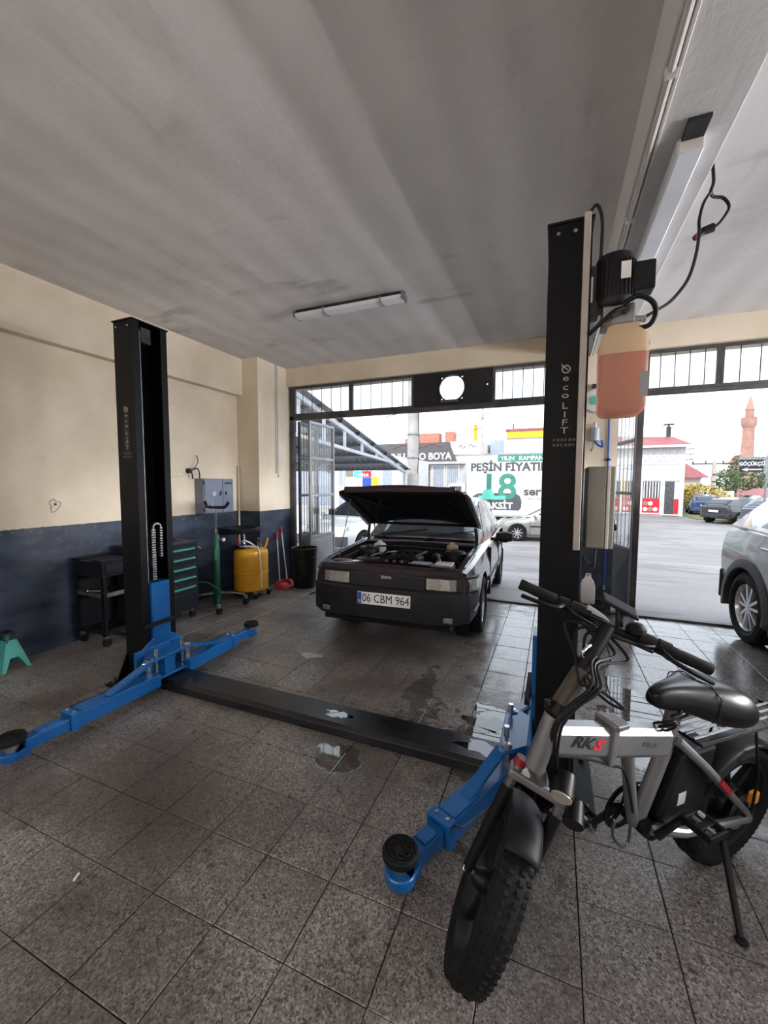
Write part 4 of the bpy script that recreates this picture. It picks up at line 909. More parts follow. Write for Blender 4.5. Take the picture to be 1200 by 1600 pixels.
# broom and dustpan
t = thing('dustpan', 'red long-handled dustpan leaning on the pier beside the black bin', 'dustpan', (-3.66, 4.92, 0))
m = MB(t); m.hexa([(-3.74, 4.86, 0), (-3.52, 4.90, 0), (-3.55, 5.06, 0), (-3.74, 5.03, 0), (-3.74, 4.86, .085), (-3.52, 4.90, .012), (-3.55, 5.06, .012), (-3.74, 5.03, .085)]); m.build('pan', 'red_plastic', t, smooth=False, bevel=0.004)
MB(t).box(-3.745, 4.87, .08, -3.70, 5.03, .10).build('pan_rim', 'red_plastic', t, smooth=False, bevel=0.004)
MB(t).tube([(-3.72, 4.95, .09), (-3.875, 5.10, .72)], .010, 8).build('handle', 'white_plastic', t)
MB(t).tube([(-3.868, 5.093, .69), (-3.895, 5.12, .80)], .018, 8).build('grip', 'red_plastic', t)
t = thing('broom', 'red broom with white handle leaning on the pier behind the dustpan', 'broom', (-3.70, 5.04, 0))
MB(t).hexa([(-3.78, 5.05, 0), (-3.60, 5.10, 0), (-3.62, 5.16, 0), (-3.80, 5.11, 0), (-3.75, 5.07, .10), (-3.65, 5.10, .10), (-3.66, 5.13, .10), (-3.76, 5.10, .10)]).build('brush_head', 'red_plastic', t, smooth=False, bevel=0.004)
MB(t).tube([(-3.70, 5.10, .095), (-3.88, 5.22, .80)], .010, 8).build('handle', 'white_plastic', t)
MB(t).tube([(-3.875, 5.215, .78), (-3.90, 5.235, .87)], .016, 8).build('grip', 'red_plastic', t)
# bin
t = thing('waste_bin', 'tall round black plastic waste bin at the corner pier', 'bin', (-3.43, 5.17, 0))
MB(t).lathe([(0, .0), (.158, .0), (.165, .01), (.188, .55), (.196, .555), (.198, .585), (.190, .59), (.182, .58), (.160, .03), (0, .03)], (-3.43, 5.17, 0), n=36).build('bin_body', 'black_plastic', t)
for z in (.18, .44): MB(t).lathe([(.158+.055*z, z), (.166+.055*z, z+.004), (.166+.055*z, z+.012), (.158+.055*z, z+.016)], (-3.43, 5.17, 0), n=36, closed=True).build('bin_rib', 'black_plastic', t)
# floor litter
MB().tube([(-1.692, .941, .0055), (-1.680, .916, .0055)], .0045, 10).build('cigarette_butt', 'print_white'); tag(bpy.data.objects['cigarette_butt'], 'white cigarette butt lying on the stained floor tiles', 'litter')
rg = [(-1.98+.085*(1+.3*math.sin(2*a+1)+.2*math.sin(5*a))*math.cos(a), 3.07+.055*(1+.3*math.sin(3*a))*math.sin(a)) for a in [2*PI*k/22 for k in range(22)]]
MB().prism(rg, (0, 0, 0.0005), (1,0,0), (0,1,0), (0,0,1), .0015).build('paper_scrap', 'print_pale'); tag(bpy.data.objects['paper_scrap'], 'flat torn pale scrap on the floor in front of the car', 'litter')
# on and by the middle pier
t = thing('plastic_jug', 'white plastic jug standing on a black crate at the middle pier', 'jug', (0.40, 5.27, .17))
MB(t).loft([[(p[0]+(0.40-tx), p[1]+(5.27-ty), p[2]) for p in rrect(tx, ty, a, b, r, z)] for z, a, b, r in ((.171, .060, .085, .02), (.18, .070, .095, .025), (.37, .072, .097, .025), (.42, .060, .080, .025), (.455, .035, .035, .02), (.49, .028, .028, .02))]).build('jug_body', 'white_plastic', t, ang=50)
MB(t).lathe([(.030, .485), (.030, .51), (0, .512)], (0.40, 5.27, 0), n=16).build('cap', 'print_pale', t)
MB(t).tube(spline([(.43, 5.20, .36), (.44, 5.19, .41), (.42, 5.22, .45)]), .010, 8).build('handle', 'white_plastic', t)
t = thing('crate', 'low black plastic crate at the foot of the middle pier', 'crate', (0.40, 5.27, 0))
m = MB(t); m.box(.26, 5.12, 0.001, .56, 5.415, .012)
for q in ((.26, 5.12, .56, 5.13), (.26, 5.405, .56, 5.415), (.26, 5.13, .27, 5.405), (.55, 5.13, .56, 5.405)): m.box(q[0], q[1], .012, q[2], q[3], .168)
m.box(.27, 5.13, .16, .55, 5.405, .170); m.build('crate_body', 'black_plastic', t, smooth=False, bevel=0.003)
for q in range(3): MB(t).box(.29+q*.085, 5.116, .04, .355+q*.085, 5.121, .13).build('side_rib', 'bumper_black', t, smooth=False)
t = thing('wall_fan', 'round pale wall fan high on the middle pier behind the oil reservoir', 'fan', (0.40, 5.42, 2.50))
MB(t).lathe([(.02, 0), (.12, .005), (.135, .02), (.135, .06), (.12, .075), (.03, .085), (0, .085)], (0.40, 5.36, 2.50), (0, -1, 0), 28).build('fan_cage', 'white_plastic', t)
MB(t).lathe([(.05, 0), (.05, .012), (0, .014)], (0.40, 5.277, 2.50), (0, -1, 0), 20).build('fan_hub', 'print_mint', t)
MB(t).box(.37, 5.355, 2.46, .43, 5.425, 2.70).build('wall_mount', 'dark_steel', t, smooth=False, bevel=0.006)
t = thing('air_regulator', 'grey compressed-air regulator with blue lever on the middle pier', 'air regulator', (0.42, 5.42, 2.0))
MB(t).cyl((.42, 5.375, 2.05), (.42, 5.375, 2.20), .052, .050, n=20).build('filter_bowl', 'elec_grey', t)
MB(t).cyl((.42, 5.375, 2.20), (.42, 5.375, 2.26), .018, n=12).build('inlet', 'steel', t)
MB(t).tube(spline([(.42, 5.35, 2.05), (.45, 5.33, 2.0), (.50, 5.33, 1.98), (.49, 5.34, 2.05)]), .012, 8).build('lever', 'print_blue', t)
MB(t).tube(spline([(.42, 5.36, 2.05), (.40, 5.34, 1.98), (.38, 5.35, 1.93)]), .013, 8).build('outlet', 'steel', t)
t = thing('air_hose', 'thin blue air hose hanging down the edge of the middle pier', 'hose', (0.575, 5.41, 0.30))
MB(t).tube(spline([(.56, 5.405, 2.90), (.562, 5.405, 2.4), (.570, 5.405, 1.85), (.572, 5.402, 1.3), (.578, 5.40, .80), (.580, 5.40, .36)]), .010, 8).build('hose', 'print_blue', t)
MB(t).cyl((.580, 5.40, .37), (.580, 5.40, .31), .014, n=12).build('nozzle', 'steel', t)
MB(t).lathe([(.030, 0), (.030, .01), (.012, .03)], (.568, 5.40, 1.82), n=14).build('hose_clamp', 'black_plastic', t)

# ================================================================ VEHICLES
def wheel(parent, x, y, s, R, wd, nsp, rim='alloy', double=False, z=None, name='wheel'):
    """s = +1 when the outer face looks to +y"""
    c = (x, y, R if z is None else z); h = wd/2; k = R*0.70
    t = MB().lathe([(k, -h*.8), (R*.80, -h), (R*.95, -h*.92), (R, -h*.7), (R, h*.7), (R*.95, h*.92), (R*.80, h), (k, h*.8)], c, (0, 1, 0), 40, closed=True).build(name, 'tyre', parent)
    o = s*h*.62
    MB().lathe([(k*1.0, -h*.8), (k*.95, h*.78*s*s), (k*.88, h*.4), (k*.88, -h*.7)], c, (0, s, 0), 36, closed=True).build('rim', rim, t)
    MB().lathe([(k*.90, 0), (k*.90, .012), (0, .012)], (c[0], c[1]-s*h*.1, c[2]), (0, -s, 0), 24).build('brake_disc', 'print_black', t)
    m = MB(); u = Vector((1, 0, 0)); v = Vector((0, 0, 1)); n = Vector((0, s, 0)); cc_ = Vector(c)+n*h*.30
    m.lathe([(k*.20, 0), (k*.20, h*.40), (k*.10, h*.46), (0, h*.46)], cc_-n*h*.1, n, 18)
    for i in range(nsp):
        a = 2*PI*i/nsp+.3
        offs = (-.13, .13) if double else (0,)
        for q in offs:
            e = u*math.cos(a)+v*math.sin(a); f = -u*math.sin(a)+v*math.cos(a)
            w0, w1 = (k*.065, k*.075) if double else (k*.12, k*.09)
            a0 = cc_+e*k*.12+f*q*k*.3; a1 = cc_+e*k*.95+f*q*k*1.9
            m.hexa([a0-f*w0, a1-f*w1, a1+f*w1, a0+f*w0, a0-f*w0*.8+n*h*.34, a1-f*w1*.8+n*h*.30, a1+f*w1*.8+n*h*.30, a0+f*w0*.8+n*h*.34])
    m.build('spokes', rim, t, smooth=False)
    return t
def sec(x, zb, zt, w, tw, cr=0.02):
    h = zt-zb
    half = [(0, zb), (w*.84, zb), (w*.955, zb+.10*h), (w*.99, zb+.30*h), (w, zb+.52*h), (w*.992, zb+.70*h), (w*.965, zb+.86*h), (tw+.02, zt-.018), (tw-.03, zt), (tw*.5, zt+cr*.8), (0, zt+cr)]
    return [(x, y, z) for y, z in half]+[(x, -y, z) for y, z in half[-2:0:-1]]
def lerp(a, b, t): return a+(b-a)*t
def densify(st, n=3):
    out = []
    for a, b in zip(st[:-1], st[1:]):
        for k in range(n): out.append(tuple(lerp(p, q, k/n) for p, q in zip(a, b)))
    return out+[st[-1]]
class Cabin:
    """stations (x, zbase, ztop, wbase, wtop)"""
    def __init__(s, st): s.st = st
    def at(s, x):
        st = s.st
        for a, b in zip(st[:-1], st[1:]):
            if min(a[0], b[0]) <= x <= max(a[0], b[0]):
                t = (x-a[0])/(b[0]-a[0]); return [lerp(p, q, t) for p, q in zip(a, b)]
        return list(st[0] if abs(x-st[0][0]) < abs(x-st[-1][0]) else st[-1])
    def ring(s, q):
        x, zb, zt, wb, wt = q; h = max(zt-zb, .004)
        half = [(0, zb-.02), (wb, zb-.02), (wb, zb), (lerp(wb, wt, .85), zb+.85*h), (wt-.03, zt-.012), (wt*.5, zt+.012), (0, zt+.016)]
        return [(x, y, z) for y, z in half]+[(x, -y, z) for y, z in half[-2:0:-1]]
    def mesh(s, mb): return mb.loft([s.ring(q) for q in s.st])
    def side(s, x, z):
        _, zb, zt, wb, wt = s.at(x); t = min(max((z-zb)/max(zt-zb, .01), 0), 1); return lerp(wb, wt, min(t, .95))
    def window(s, poly, sg, name, parent, mat='car_glass', off=.006, th=.012):
        """side window polygon given as (x, z)"""
        a = [(x, sg*(s.side(x, z)+off), z) for x, z in poly]; b = [(x, sg*(s.side(x, z)+off-th), z) for x, z in poly]; n = len(poly)
        return MB().add(a+b, [tuple(range(n)), tuple(range(n, 2*n))[::-1]]+[(i, (i+1) % n, n+(i+1) % n, n+i) for i in range(n)]).build(name, mat, parent, smooth=False)
    def screen(s, i, j, ins, e0, e1, name, parent, mat='car_glass', off=.008):
        """glass between stations i and j"""
        A, B = s.st[i], s.st[j]; rows = []
        for k in range(7):
            t = lerp(e0, 1-e1, k/6); q = [lerp(p, r, t) for p, r in zip(A, B)]; dx = B[0]-A[0]; dz = B[2]-A[2]; L = math.hypot(dx, dz); nx, nz = (-dz/L, dx/L) if (dx < 0) else (dz/L, -dx/L)
            if nz < 0: nx, nz = -nx, -nz
            wt = lerp(q[4], q[3], .0)-ins; rows.append([(q[0]+nx*off, y, q[2]+nz*off+.014*(1-(y/max(q[4], .1))**2)) for y in [wt*f for f in (-1, -.66, -.33, 0, .33, .66, 1)]])
        return MB().sheet(rows).build(name, mat, parent, solid=.004)

def make_car(name, label, loc, rotz, P, group=None, pitch=0.0):
    t = thing(name, label, 'car', loc, 0, group); t.rotation_euler = (0, pitch, rotz)
    wb, R, paint = P['wb'], P['R'], P['paint']; W = P['w']
    body = MB().loft([sec(*q) for q in densify(P['body'], 3)])
    cutters = []
    for x in (wb/2, -wb/2):
        for s in (-1, 1):
            cutters.append(MB().cyl((x, s*(W-.26), R), (x, s*(W+.3), R), R+P.get('gap', .055), n=36))
    for c in P.get('cut', []): cutters.append(MB().box(*c))
    bo = link('body', cut(body, cutters, paint), t)
    cab = Cabin(P['cabin']); cm = MB(); cab.mesh(cm); cm.build('cabin', P.get('roofmat', paint), t, ang=25)
    ws, rs_ = P['ws'], P['rs']
    cab.screen(*ws, 'windshield', t); cab.screen(*rs_, 'rear_window', t)
    for s in (-1, 1):
        for poly in P['win']: cab.window(poly, s, 'side_window', t)
    for x in (wb/2, -wb/2):
        for s in (-1, 1): wheel(t, x, s*(W-.105), s, R, .20, P.get('nsp', 5), P.get('rim', 'alloy'), P.get('dbl', False))
        for s in (-1, 1):   # dark arch liner
            MB().lathe([(R+.05, 0), (R+.05, .14), (R+.06, .14), (R+.06, 0)], (x, s*(W-.26), R), (0, s, 0), 28, closed=True).build('wheel_arch', 'print_black', t)
    f = P['body'][-1][0]; r = P['body'][0][0]
    for s in (-1, 1):
        h = P['head']; MB().hexa([(h[0]-.10, s*h[1], h[3]), (h[0]-.22, s*h[2], h[3]), (h[0]-.10, s*h[2], h[3]), (h[0]+.03, s*h[1], h[3]), (h[0]-.14, s*h[1], h[4]), (h[0]-.26, s*h[2], h[4]), (h[0]-.15, s*h[2], h[4]), (h[0]-.02, s*h[1], h[4])]).build('headlight', 'lamp_glass', t, bevel=.01)
        h = P['tail']; MB().hexa([(h[0]-.02, s*h[1], h[3]), (h[0]+.20, s*h[2], h[3]), (h[0]+.26, s*(h[2]-.03), h[3]), (h[0]+.10, s*h[1], h[3]), (h[0]+.02, s*h[1], h[4]), (h[0]+.24, s*(h[2]-.02), h[4]), (h[0]+.28, s*(h[2]-.05), h[4]), (h[0]+.12, s*h[1], h[4])]).build('tail_light', 'tail_red', t, bevel=.01)
        m = P['mirror']; mi = MB().sph((m[0], s*m[1], m[2]), .06, .095, .068).build('mirror', P.get('mirmat', paint), t)
        MB().tube([(m[0], s*(m[1]-.16), m[2]-.03), (m[0], s*(m[1]-.06), m[2]-.02)], .018, 8).build('mirror_arm', 'bumper_black', mi)
        for x in P['handles']: MB().box(x-.09, s*(W*.985)-.012, P['hz'], x+.09, s*(W*.985)+.022, P['hz']+.028).build('door_handle', P.get('hmat', paint), t, smooth=False, bevel=.006)
        for x, za, zb_ in P['seams']: MB().box(x-.004, s*W*.97-.018, za, x+.004, s*W*.97+.0275, zb_).build('door_seam', 'print_black', t, smooth=False)
        if P.get('trim'):
            a, b, z = P['trim']; MB().box(a, s*(W-.008)-.012, z, b, s*(W-.008)+.018, z+.05).build('side_moulding', 'bumper_black', t, smooth=False, bevel=.006)
        if P.get('clad'):
            for x in (wb/2, -wb/2):
                prof = []
                m_ = MB(); n = 22; rows = []
                for k in range(n+1):
                    a = PI*(-.06+1.12*k/n); e = Vector((math.cos(a), 0, math.sin(a)))
                    rows.append([Vector((x, s*(W-.07), R))+e*(R+.045), Vector((x, s*(W+.016), R))+e*(R+.045), Vector((x, s*(W+.018), R))+e*(R+.075), Vector((x, s*(W+.004), R))+e*(R+.125), Vector((x, s*(W-.05), R))+e*(R+.128)])
                m_.sheet(rows); m_.build('arch_cladding', 'cladding', t, solid=.006)
            MB().box(-wb/2+R+.10, s*(W-.03)-.03, .20, wb/2-R-.10, s*(W-.03)+.045, .36).build('sill_cladding', 'cladding', t, smooth=False, bevel=.02)
    for q in P['bumper']: MB().loft([[(x_, y_, z_) for y_, z_ in ((-w_, z0), (-w_, z1), (-w_*.98, z1+.02), (w_*.98, z1+.02), (w_, z1), (w_, z0))] for x_, w_, z0, z1 in q[0]]).build('bumper', q[1], t, bevel=.012)
    if P.get('grille'):
        g = P['grille']; MB().box(g[0]-.03, -g[1], g[2], g[0]+.012, g[1], g[3]).build('grille', 'print_black', t, smooth=False, bevel=.01)
    for x, z, sg in P['plates']: MB().box(x-.006, -.26, z-.055, x+.006, .26, z+.055).build('number_plate', 'print_white', t, smooth=False, bevel=.003)
    return t, cab
HATCH = dict(wb=2.62, R=.315, w=.875, paint='beige_silver', nsp=9,
    body=[(-2.02, .44, .90, .70, .60), (-1.93, .32, 1.02, .82, .72), (-1.3, .22, 1.00, .872, .80), (-.3, .20, .97, .875, .82), (.62, .20, .95, .872, .80), (1.35, .22, .84, .862, .72), (1.95, .26, .70, .80, .62), (2.12, .34, .60, .70, .50)],
    cabin=[(1.02, .93, .935, .74, .72), (.22, .96, 1.38, .79, .60), (-.10, .97, 1.455, .80, .60), (-.75, .98, 1.45, .80, .59), (-1.45, 1.0, 1.36, .79, .58), (-1.95, 1.02, 1.03, .74, .60)],
    ws=(0, 1, .05, .10, .05), rs=(4, 5, .05, .10, .15),
    win=[[(.62, .99), (.16, 1.36), (-.12, 1.41), (-.42, 1.41), (-.42, 1.0)], [(-.47, 1.0), (-.47, 1.41), (-.95, 1.40), (-1.30, 1.16), (-1.30, 1.03)]],
    head=(2.10, .36, .76, .60, .76), tail=(-2.02, .60, .80, .72, .98), mirror=(.70, .98, 1.0), handles=(-.30, -1.10), hz=.86,
    seams=[(.85, .28, .92), (-.44, .28, .95), (-1.22, .60, .97)], trim=(-1.0, .85, .56),
    bumper=[([(1.95, .82, .28, .50), (2.10, .74, .28, .50), (2.20, .58, .30, .48)], 'beige_silver'), ([(-1.90, .82, .30, .55), (-2.02, .76, .30, .55), (-2.10, .60, .32, .52)], 'beige_silver')],
    grille=(2.185, .40, .50, .58), plates=[(2.21, .40, 1), (-2.11, .70, -1)])
SUVP = dict(wb=2.66, R=.345, w=.905, paint='silver_paint', nsp=5, dbl=True, clad=True, gap=.06,
    body=[(-2.08, .46, 1.00, .74, .64), (-1.98, .36, 1.10, .86, .76), (-1.35, .27, 1.10, .902, .83), (-.3, .25, 1.07, .905, .85), (.72, .25, 1.05, .90, .83), (1.4, .27, .98, .89, .76), (2.0, .32, .88, .84, .66), (2.15, .40, .76, .72, .54)],
    cabin=[(1.10, 1.03, 1.035, .78, .76), (.35, 1.06, 1.50, .82, .64), (0, 1.07, 1.60, .83, .64), (-.85, 1.09, 1.59, .83, .62), (-1.60, 1.11, 1.46, .82, .60), (-2.02, 1.10, 1.12, .77, .62)],
    ws=(0, 1, .05, .10, .05), rs=(4, 5, .05, .10, .15),
    win=[[(.72, 1.10), (.26, 1.48), (-.05, 1.54), (-.38, 1.54), (-.38, 1.11)], [(-.43, 1.11), (-.43, 1.54), (-1.0, 1.52), (-1.42, 1.30), (-1.30, 1.14)]],
    head=(2.12, .38, .80, .72, .84), tail=(-2.08, .50, .83, .86, .98), mirror=(.80, 1.0, 1.12), handles=(-.28, -1.00), hz=.945, hmat='silver_paint',
    seams=[(.85, .36, 1.02), (-.40, .36, 1.05)],
    bumper=[([(1.98, .86, .30, .56), (2.14, .80, .30, .56), (2.24, .64, .32, .52)], 'cladding'), ([(-1.95, .88, .30, .60), (-2.08, .80, .30, .60), (-2.17, .66, .32, .56)], 'cladding')],
    grille=(2.20, .50, .60, .74), plates=[(2.25, .46, 1), (-2.18, .70, -1)])

# ---- the dark hatchback in the doorway, bonnet up
TIPO = dict(wb=2.54, R=.292, w=.835, paint='burgundy', nsp=10, gap=.05,
    body=[(-1.92, .42, .84, .72, .62), (-1.84, .32, .94, .80, .72), (-1.2, .21, .94, .832, .78), (-.3, .20, .905, .835, .79), (.66, .20, .862, .835, .785), (1.3, .22, .815, .828, .765), (1.80, .27, .765, .81, .745), (1.95, .36, .735, .765, .715), (1.99, .40, .70, .74, .69)],
    cabin=[(.80, .845, .85, .72, .70), (.16, .89, 1.33, .765, .585), (-.15, .95, 1.41, .775, .58), (-.95, .96, 1.41, .775, .575), (-1.35, .96, 1.34, .77, .565), (-1.82, .95, .965, .72, .58)],
    ws=(0, 1, .035, .07, .05), rs=(4, 5, .05, .10, .12),
    win=[[(.46, .925), (.10, 1.30), (-.12, 1.365), (-.40, 1.365), (-.40, .95)], [(-.45, .95), (-.45, 1.365), (-.98, 1.36), (-1.28, 1.20), (-1.28, .99)]],
    head=(3.0, .40, .74, .56, .69), tail=(-1.92, .55, .74, .62, .86), mirror=(.50, .965, .935), handles=(-.28, -1.02), hz=.80, mirmat='bumper_black', hmat='bumper_black',
    seams=[(.72, .28, .83), (-.42, .28, .89), (-1.18, .56, .92)], trim=(-.92, .92, .48),
    cut=[(.74, -.665, .42, 1.885, .665, 1.6)],
    bumper=[([(1.60, .815, .36, .520), (1.80, .814, .32, .525), (1.96, .775, .275, .53), (2.045, .66, .26, .53), (2.085, .48, .255, .525)], 'bumper_black'), ([(-1.80, .82, .28, .52), (-1.95, .78, .28, .52), (-2.02, .62, .29, .50)], 'bumper_black')],
    plates=[(-2.03, .60, -1)])
tc, cab = make_car('hatchback_car', 'dark burgundy hatchback in the doorway with its bonnet propped open', (-1.52, 5.50, -0.040), R_(-87.4), TIPO, pitch=-0.034)
for o in [c for c in tc.children if c.name.startswith('headlight')]: bpy.data.objects.remove(o)
# nose: lamps, grille, slam panel
for s in (-1, 1):
    pl = [(1.90, .385), (2.022, .385), (2.012, .60), (1.955, .74), (1.83, .812), (1.72, .815), (1.72, .70)]
    h = MB().prism([(a, s*b) for a, b in pl], (0, 0, .560), (1,0,0), (0,1,0), (0,0,1), .108).build('headlight', 'lamp_glass', tc, smooth=False, bevel=.006)
    MB().lathe([(.046, 0), (.028, -.02), (0, -.022)], (2.024, s*.48, .614), (1, 0, 0), 16).build('reflector', 'chrome', h)
    MB().prism([(a+.012, s*(b+.012)) for a, b in pl], (0, 0, .540), (1,0,0), (0,1,0), (0,0,1), .020).build('lamp_trim', 'bumper_black', h, smooth=False)
    MB().prism([(a+.008, s*(b+.008)) for a, b in pl], (0, 0, .668), (1,0,0), (0,1,0), (0,0,1), .020).build('lamp_brow', 'bumper_black', h, smooth=False)
    fl = MB().box(2.03, s*.57-.07, .285, 2.068, s*.57+.07, .335).build('fog_lamp', 'dull_steel', tc, smooth=False, bevel=.008)
    MB().box(1.70, s*.822-.010, .395, 2.0, s*.822+.006, .412).build('bumper_strip', 'dull_steel', tc, smooth=False)
MB().box(1.93, -.385, .53, 2.012, .385, .675).build('grille', 'print_black', tc, smooth=False, bevel=.012)
bd = MB()
for k in range(5): bd.hexa([(2.012, -.048+k*.021, .628), (2.012, -.032+k*.021, .628), (2.016, -.032+k*.021, .628), (2.016, -.048+k*.021, .628), (2.006, -.062+k*.021, .668), (2.006, -.046+k*.021, .668), (2.010, -.046+k*.021, .668), (2.010, -.062+k*.021, .668)])
bd.build('badge', 'dull_steel', tc, smooth=False)
MB().loft([[(x, y, z) for x, z in ((1.86, .70), (1.99, .690), (1.985, .735), (1.90, .752), (1.86, .745))] for y in (-.70, -.40, 0, .40, .70)]).build('slam_panel', 'bumper_black', tc, bevel=.005)
MB().tube(spline([(1.90, -.60, .758), (1.885, -.42, .762), (1.915, -.34, .745), (1.915, .34, .745), (1.885, .42, .762), (1.90, .60, .758)]), .010, 8).build('panel_edge', 'dull_steel', tc)
MB().loft([[(x, y, z) for x, z in ((2.04, .205), (2.06, .25), (1.9, .25), (1.85, .23))] for y in (-.62, -.3, 0, .3, .62)]).build('air_dam', 'bumper_black', tc)
# number plate
np_ = MB().box(2.086, -.26, .392, 2.096, .26, .505).build('number_plate', 'print_white', tc, smooth=False, bevel=.003)
MB().box(2.096, -.257, .396, 2.0975, -.215, .501).build('plate_band', 'print_blue', np_, smooth=False)
text('06 CBM 964', .108, 'print_black', np_, (2.0962, .022, .4485), (0, 1, 0), (0, 0, 1), .0012, sx=.84)
text('TR', .03, 'print_white', np_, (2.0976, -.236, .417), (0, 1, 0), (0, 0, 1), .001, sx=.8)
# bonnet, hinged at the cowl
hx, hz, ha = .72, 1.045, R_(24.3)
fw_ = Vector((math.cos(ha), 0, math.sin(ha))); nn = Vector((-math.sin(ha), 0, math.cos(ha)))
def hood_pt(s_, y, up): return Vector((hx, 0, hz))+fw_*s_+Vector((0, y, 0))+nn*up
rows = []
for i in range(13):
    s_ = 1.10*i/12; hw = lerp(.725, .70, i/12)
    if i == 12: hw -= .05
    if i == 11: hw -= .012
    rows.append([hood_pt(s_-.035*abs(f)**4*(i/12)**3, hw*f, .045*(1-f*f)+.055*(1-f*f)*(1-i/12)**1.5-.03*(i/12)**4-.012*abs(f)**6) for f in [k/8-1 for k in range(17)]])
hood = MB().sheet(rows).build('bonnet', 'burgundy', tc, solid=.012)
MB().sheet([[p-nn*.012 for p in r_[1:-1]] for r_ in rows[:-1]]).build('bonnet_lining', 'bay_dark', hood, solid=.003)
rm = []
def rib(pts, w_, name='bonnet_rib'):
    MB().tube([hood_pt(a, b, .045*(1-(b/.73)**2)+.055*(1-(b/.73)**2)*(1-a/1.1)**1.5-.03*(a/1.1)**4-.016) for a, b in pts], w_, 6, flat=.5).build(name, 'bay_dark', hood)
rib([(.05, -.64), (.05, .64)], .035); rib([(1.03, -.61), (1.03, .61)], .045); rib([(.05, -.66), (1.02, -.64)], .04); rib([(.05, .66), (1.02, .64)], .04)
rib([(.06, -.05), (1.02, -.62)], .030); rib([(.06, .05), (1.02, .62)], .030); rib([(.06, -.60), (.75, -.30)], .025); rib([(.06, .60), (.75, .30)], .025)
MB().hexa([hood_pt(1.07, -.58, -.05), hood_pt(1.07, .58, -.05), hood_pt(1.095, .58, -.05), hood_pt(1.095, -.58, -.05), hood_pt(1.07, -.58, .0), hood_pt(1.07, .58, .0), hood_pt(1.10, .58, .0), hood_pt(1.10, -.58, .0)]).build('bonnet_lip', 'burgundy', hood, smooth=False)
for s in (-1, 1):
    MB().tube(spline([(.79, s*.67, .82), (.79, s*.675, .93), (.80, s*.66, 1.045)]), .018, 8).build('bonnet_hinge', 'bumper_black', tc)
    MB().sph(hood_pt(1.02, s*.60, -.02), .022).build('bonnet_buffer', 'rubber', hood)
MB().tube([(1.80, -.60, .72), hood_pt(.86, -.60, .0)], .005, 6).build('prop_rod', 'dark_steel', tc)
# engine bay
MB().box(.76, -.66, .43, 1.87, .66, .45).build('bay_floor', 'bay_dark', tc, smooth=False)
MB().box(.745, -.66, .44, .77, .66, .845).build('bulkhead', 'bay_dark', tc, smooth=False)
for s in (-1, 1):
    MB().hexa([(.76, s*.44, .44), (1.87, s*.54, .44), (1.87, s*.665, .44), (.76, s*.665, .44), (.76, s*.60, .80), (1.87, s*.63, .72), (1.87, s*.667, .72), (.76, s*.667, .80)]).build('inner_wing', 'bay_dark', tc, smooth=False)
    MB().lathe([(.12, .70), (.12, .80), (.10, .82), (.04, .82), (.035, .84), (0, .845)], (1.20, s*.50, 0), n=24).build('strut_tower', 'bumper_black', tc)
    MB().tube([(.80, s*.720, .858), (1.30, s*.72, .82), (1.86, s*.705, .765)], .007, 6).build('wing_edge', 'steel', tc)
MB().box(1.10, -.26, .45, 1.62, .20, .66).build('engine_block', 'bay_dark', tc, smooth=False, bevel=.02)
vc = MB().box(1.20, -.22, .66, 1.42, .16, .745).build('valve_cover', 'engine_metal', tc, smooth=False, bevel=.015)
for k in range(5): MB().box(1.19, -.20+k*.078, .744, 1.43, -.185+k*.078, .755).build('cover_rib', 'engine_metal', vc, smooth=False)
MB().cyl((1.31, .05, .75), (1.31, .05, .775), .032, n=16).build('oil_cap', 'print_black', vc)
MB().lathe([(.14, .0), (.15, .01), (.15, .055), (.13, .07), (0, .072)], (1.50, -.38, .665), n=28).build('air_filter', 'bumper_black', tc)
MB().tube(spline([(1.48, -.25, .71), (1.46, -.12, .75), (1.50, .04, .765), (1.52, .17, .73)]), .032, 10).build('intake_hose', 'rubber', tc)
for k in range(4): MB().tube([(1.42, -.18+k*.085, .70), (1.50, -.18+k*.085, .715), (1.56, -.18+k*.085, .66)], .018, 8).build('intake_runner', 'engine_metal', tc)
for k in range(4): MB().tube(spline([(1.25, -.17+k*.085, .75), (1.20, -.12+k*.07, .79), (1.10, -.05+k*.05, .78), (1.04, .10+k*.02, .74)]), .006, 6).build('ignition_lead', 'print_black', tc)
bt = MB().box(1.60, .14, .52, 1.80, .36, .735).build('battery', 'elec_grey', tc, smooth=False, bevel=.006)
MB().box(1.61, .15, .735, 1.79, .35, .750).build('battery_lid', 'elec_grey', bt, smooth=False, bevel=.005)
rb_ = MB().box(1.60, .39, .60, 1.79, .58, .735).build('fuse_box', 'red_plastic', tc, smooth=False, bevel=.008)
MB().box(1.61, .40, .735, 1.78, .57, .765).build('fuse_lid', 'white_plastic', rb_, smooth=False, bevel=.01)
MB().lathe([(.06, 0), (.065, .02), (.065, .10), (.05, .115), (.03, .12), (.03, .14), (0, .142)], (.92, .42, .74), n=20).build('brake_reservoir', 'tank_shell', tc)
MB().lathe([(.07, 0), (.075, .02), (.075, .12), (.05, .14), (.028, .145), (.028, .165), (0, .166)], (.95, -.46, .70), n=20).build('coolant_tank', 'white_plastic', tc)
MB().box(1.72, -.50, .66, 1.84, -.20, .742).build('washer_tank', 'bumper_black', tc, smooth=False, bevel=.012)
MB().box(1.83, -.34, .46, 1.87, .12, .735).build('radiator', 'dark_steel', tc, smooth=False, bevel=.008)
hose_rnd = random.Random(3)
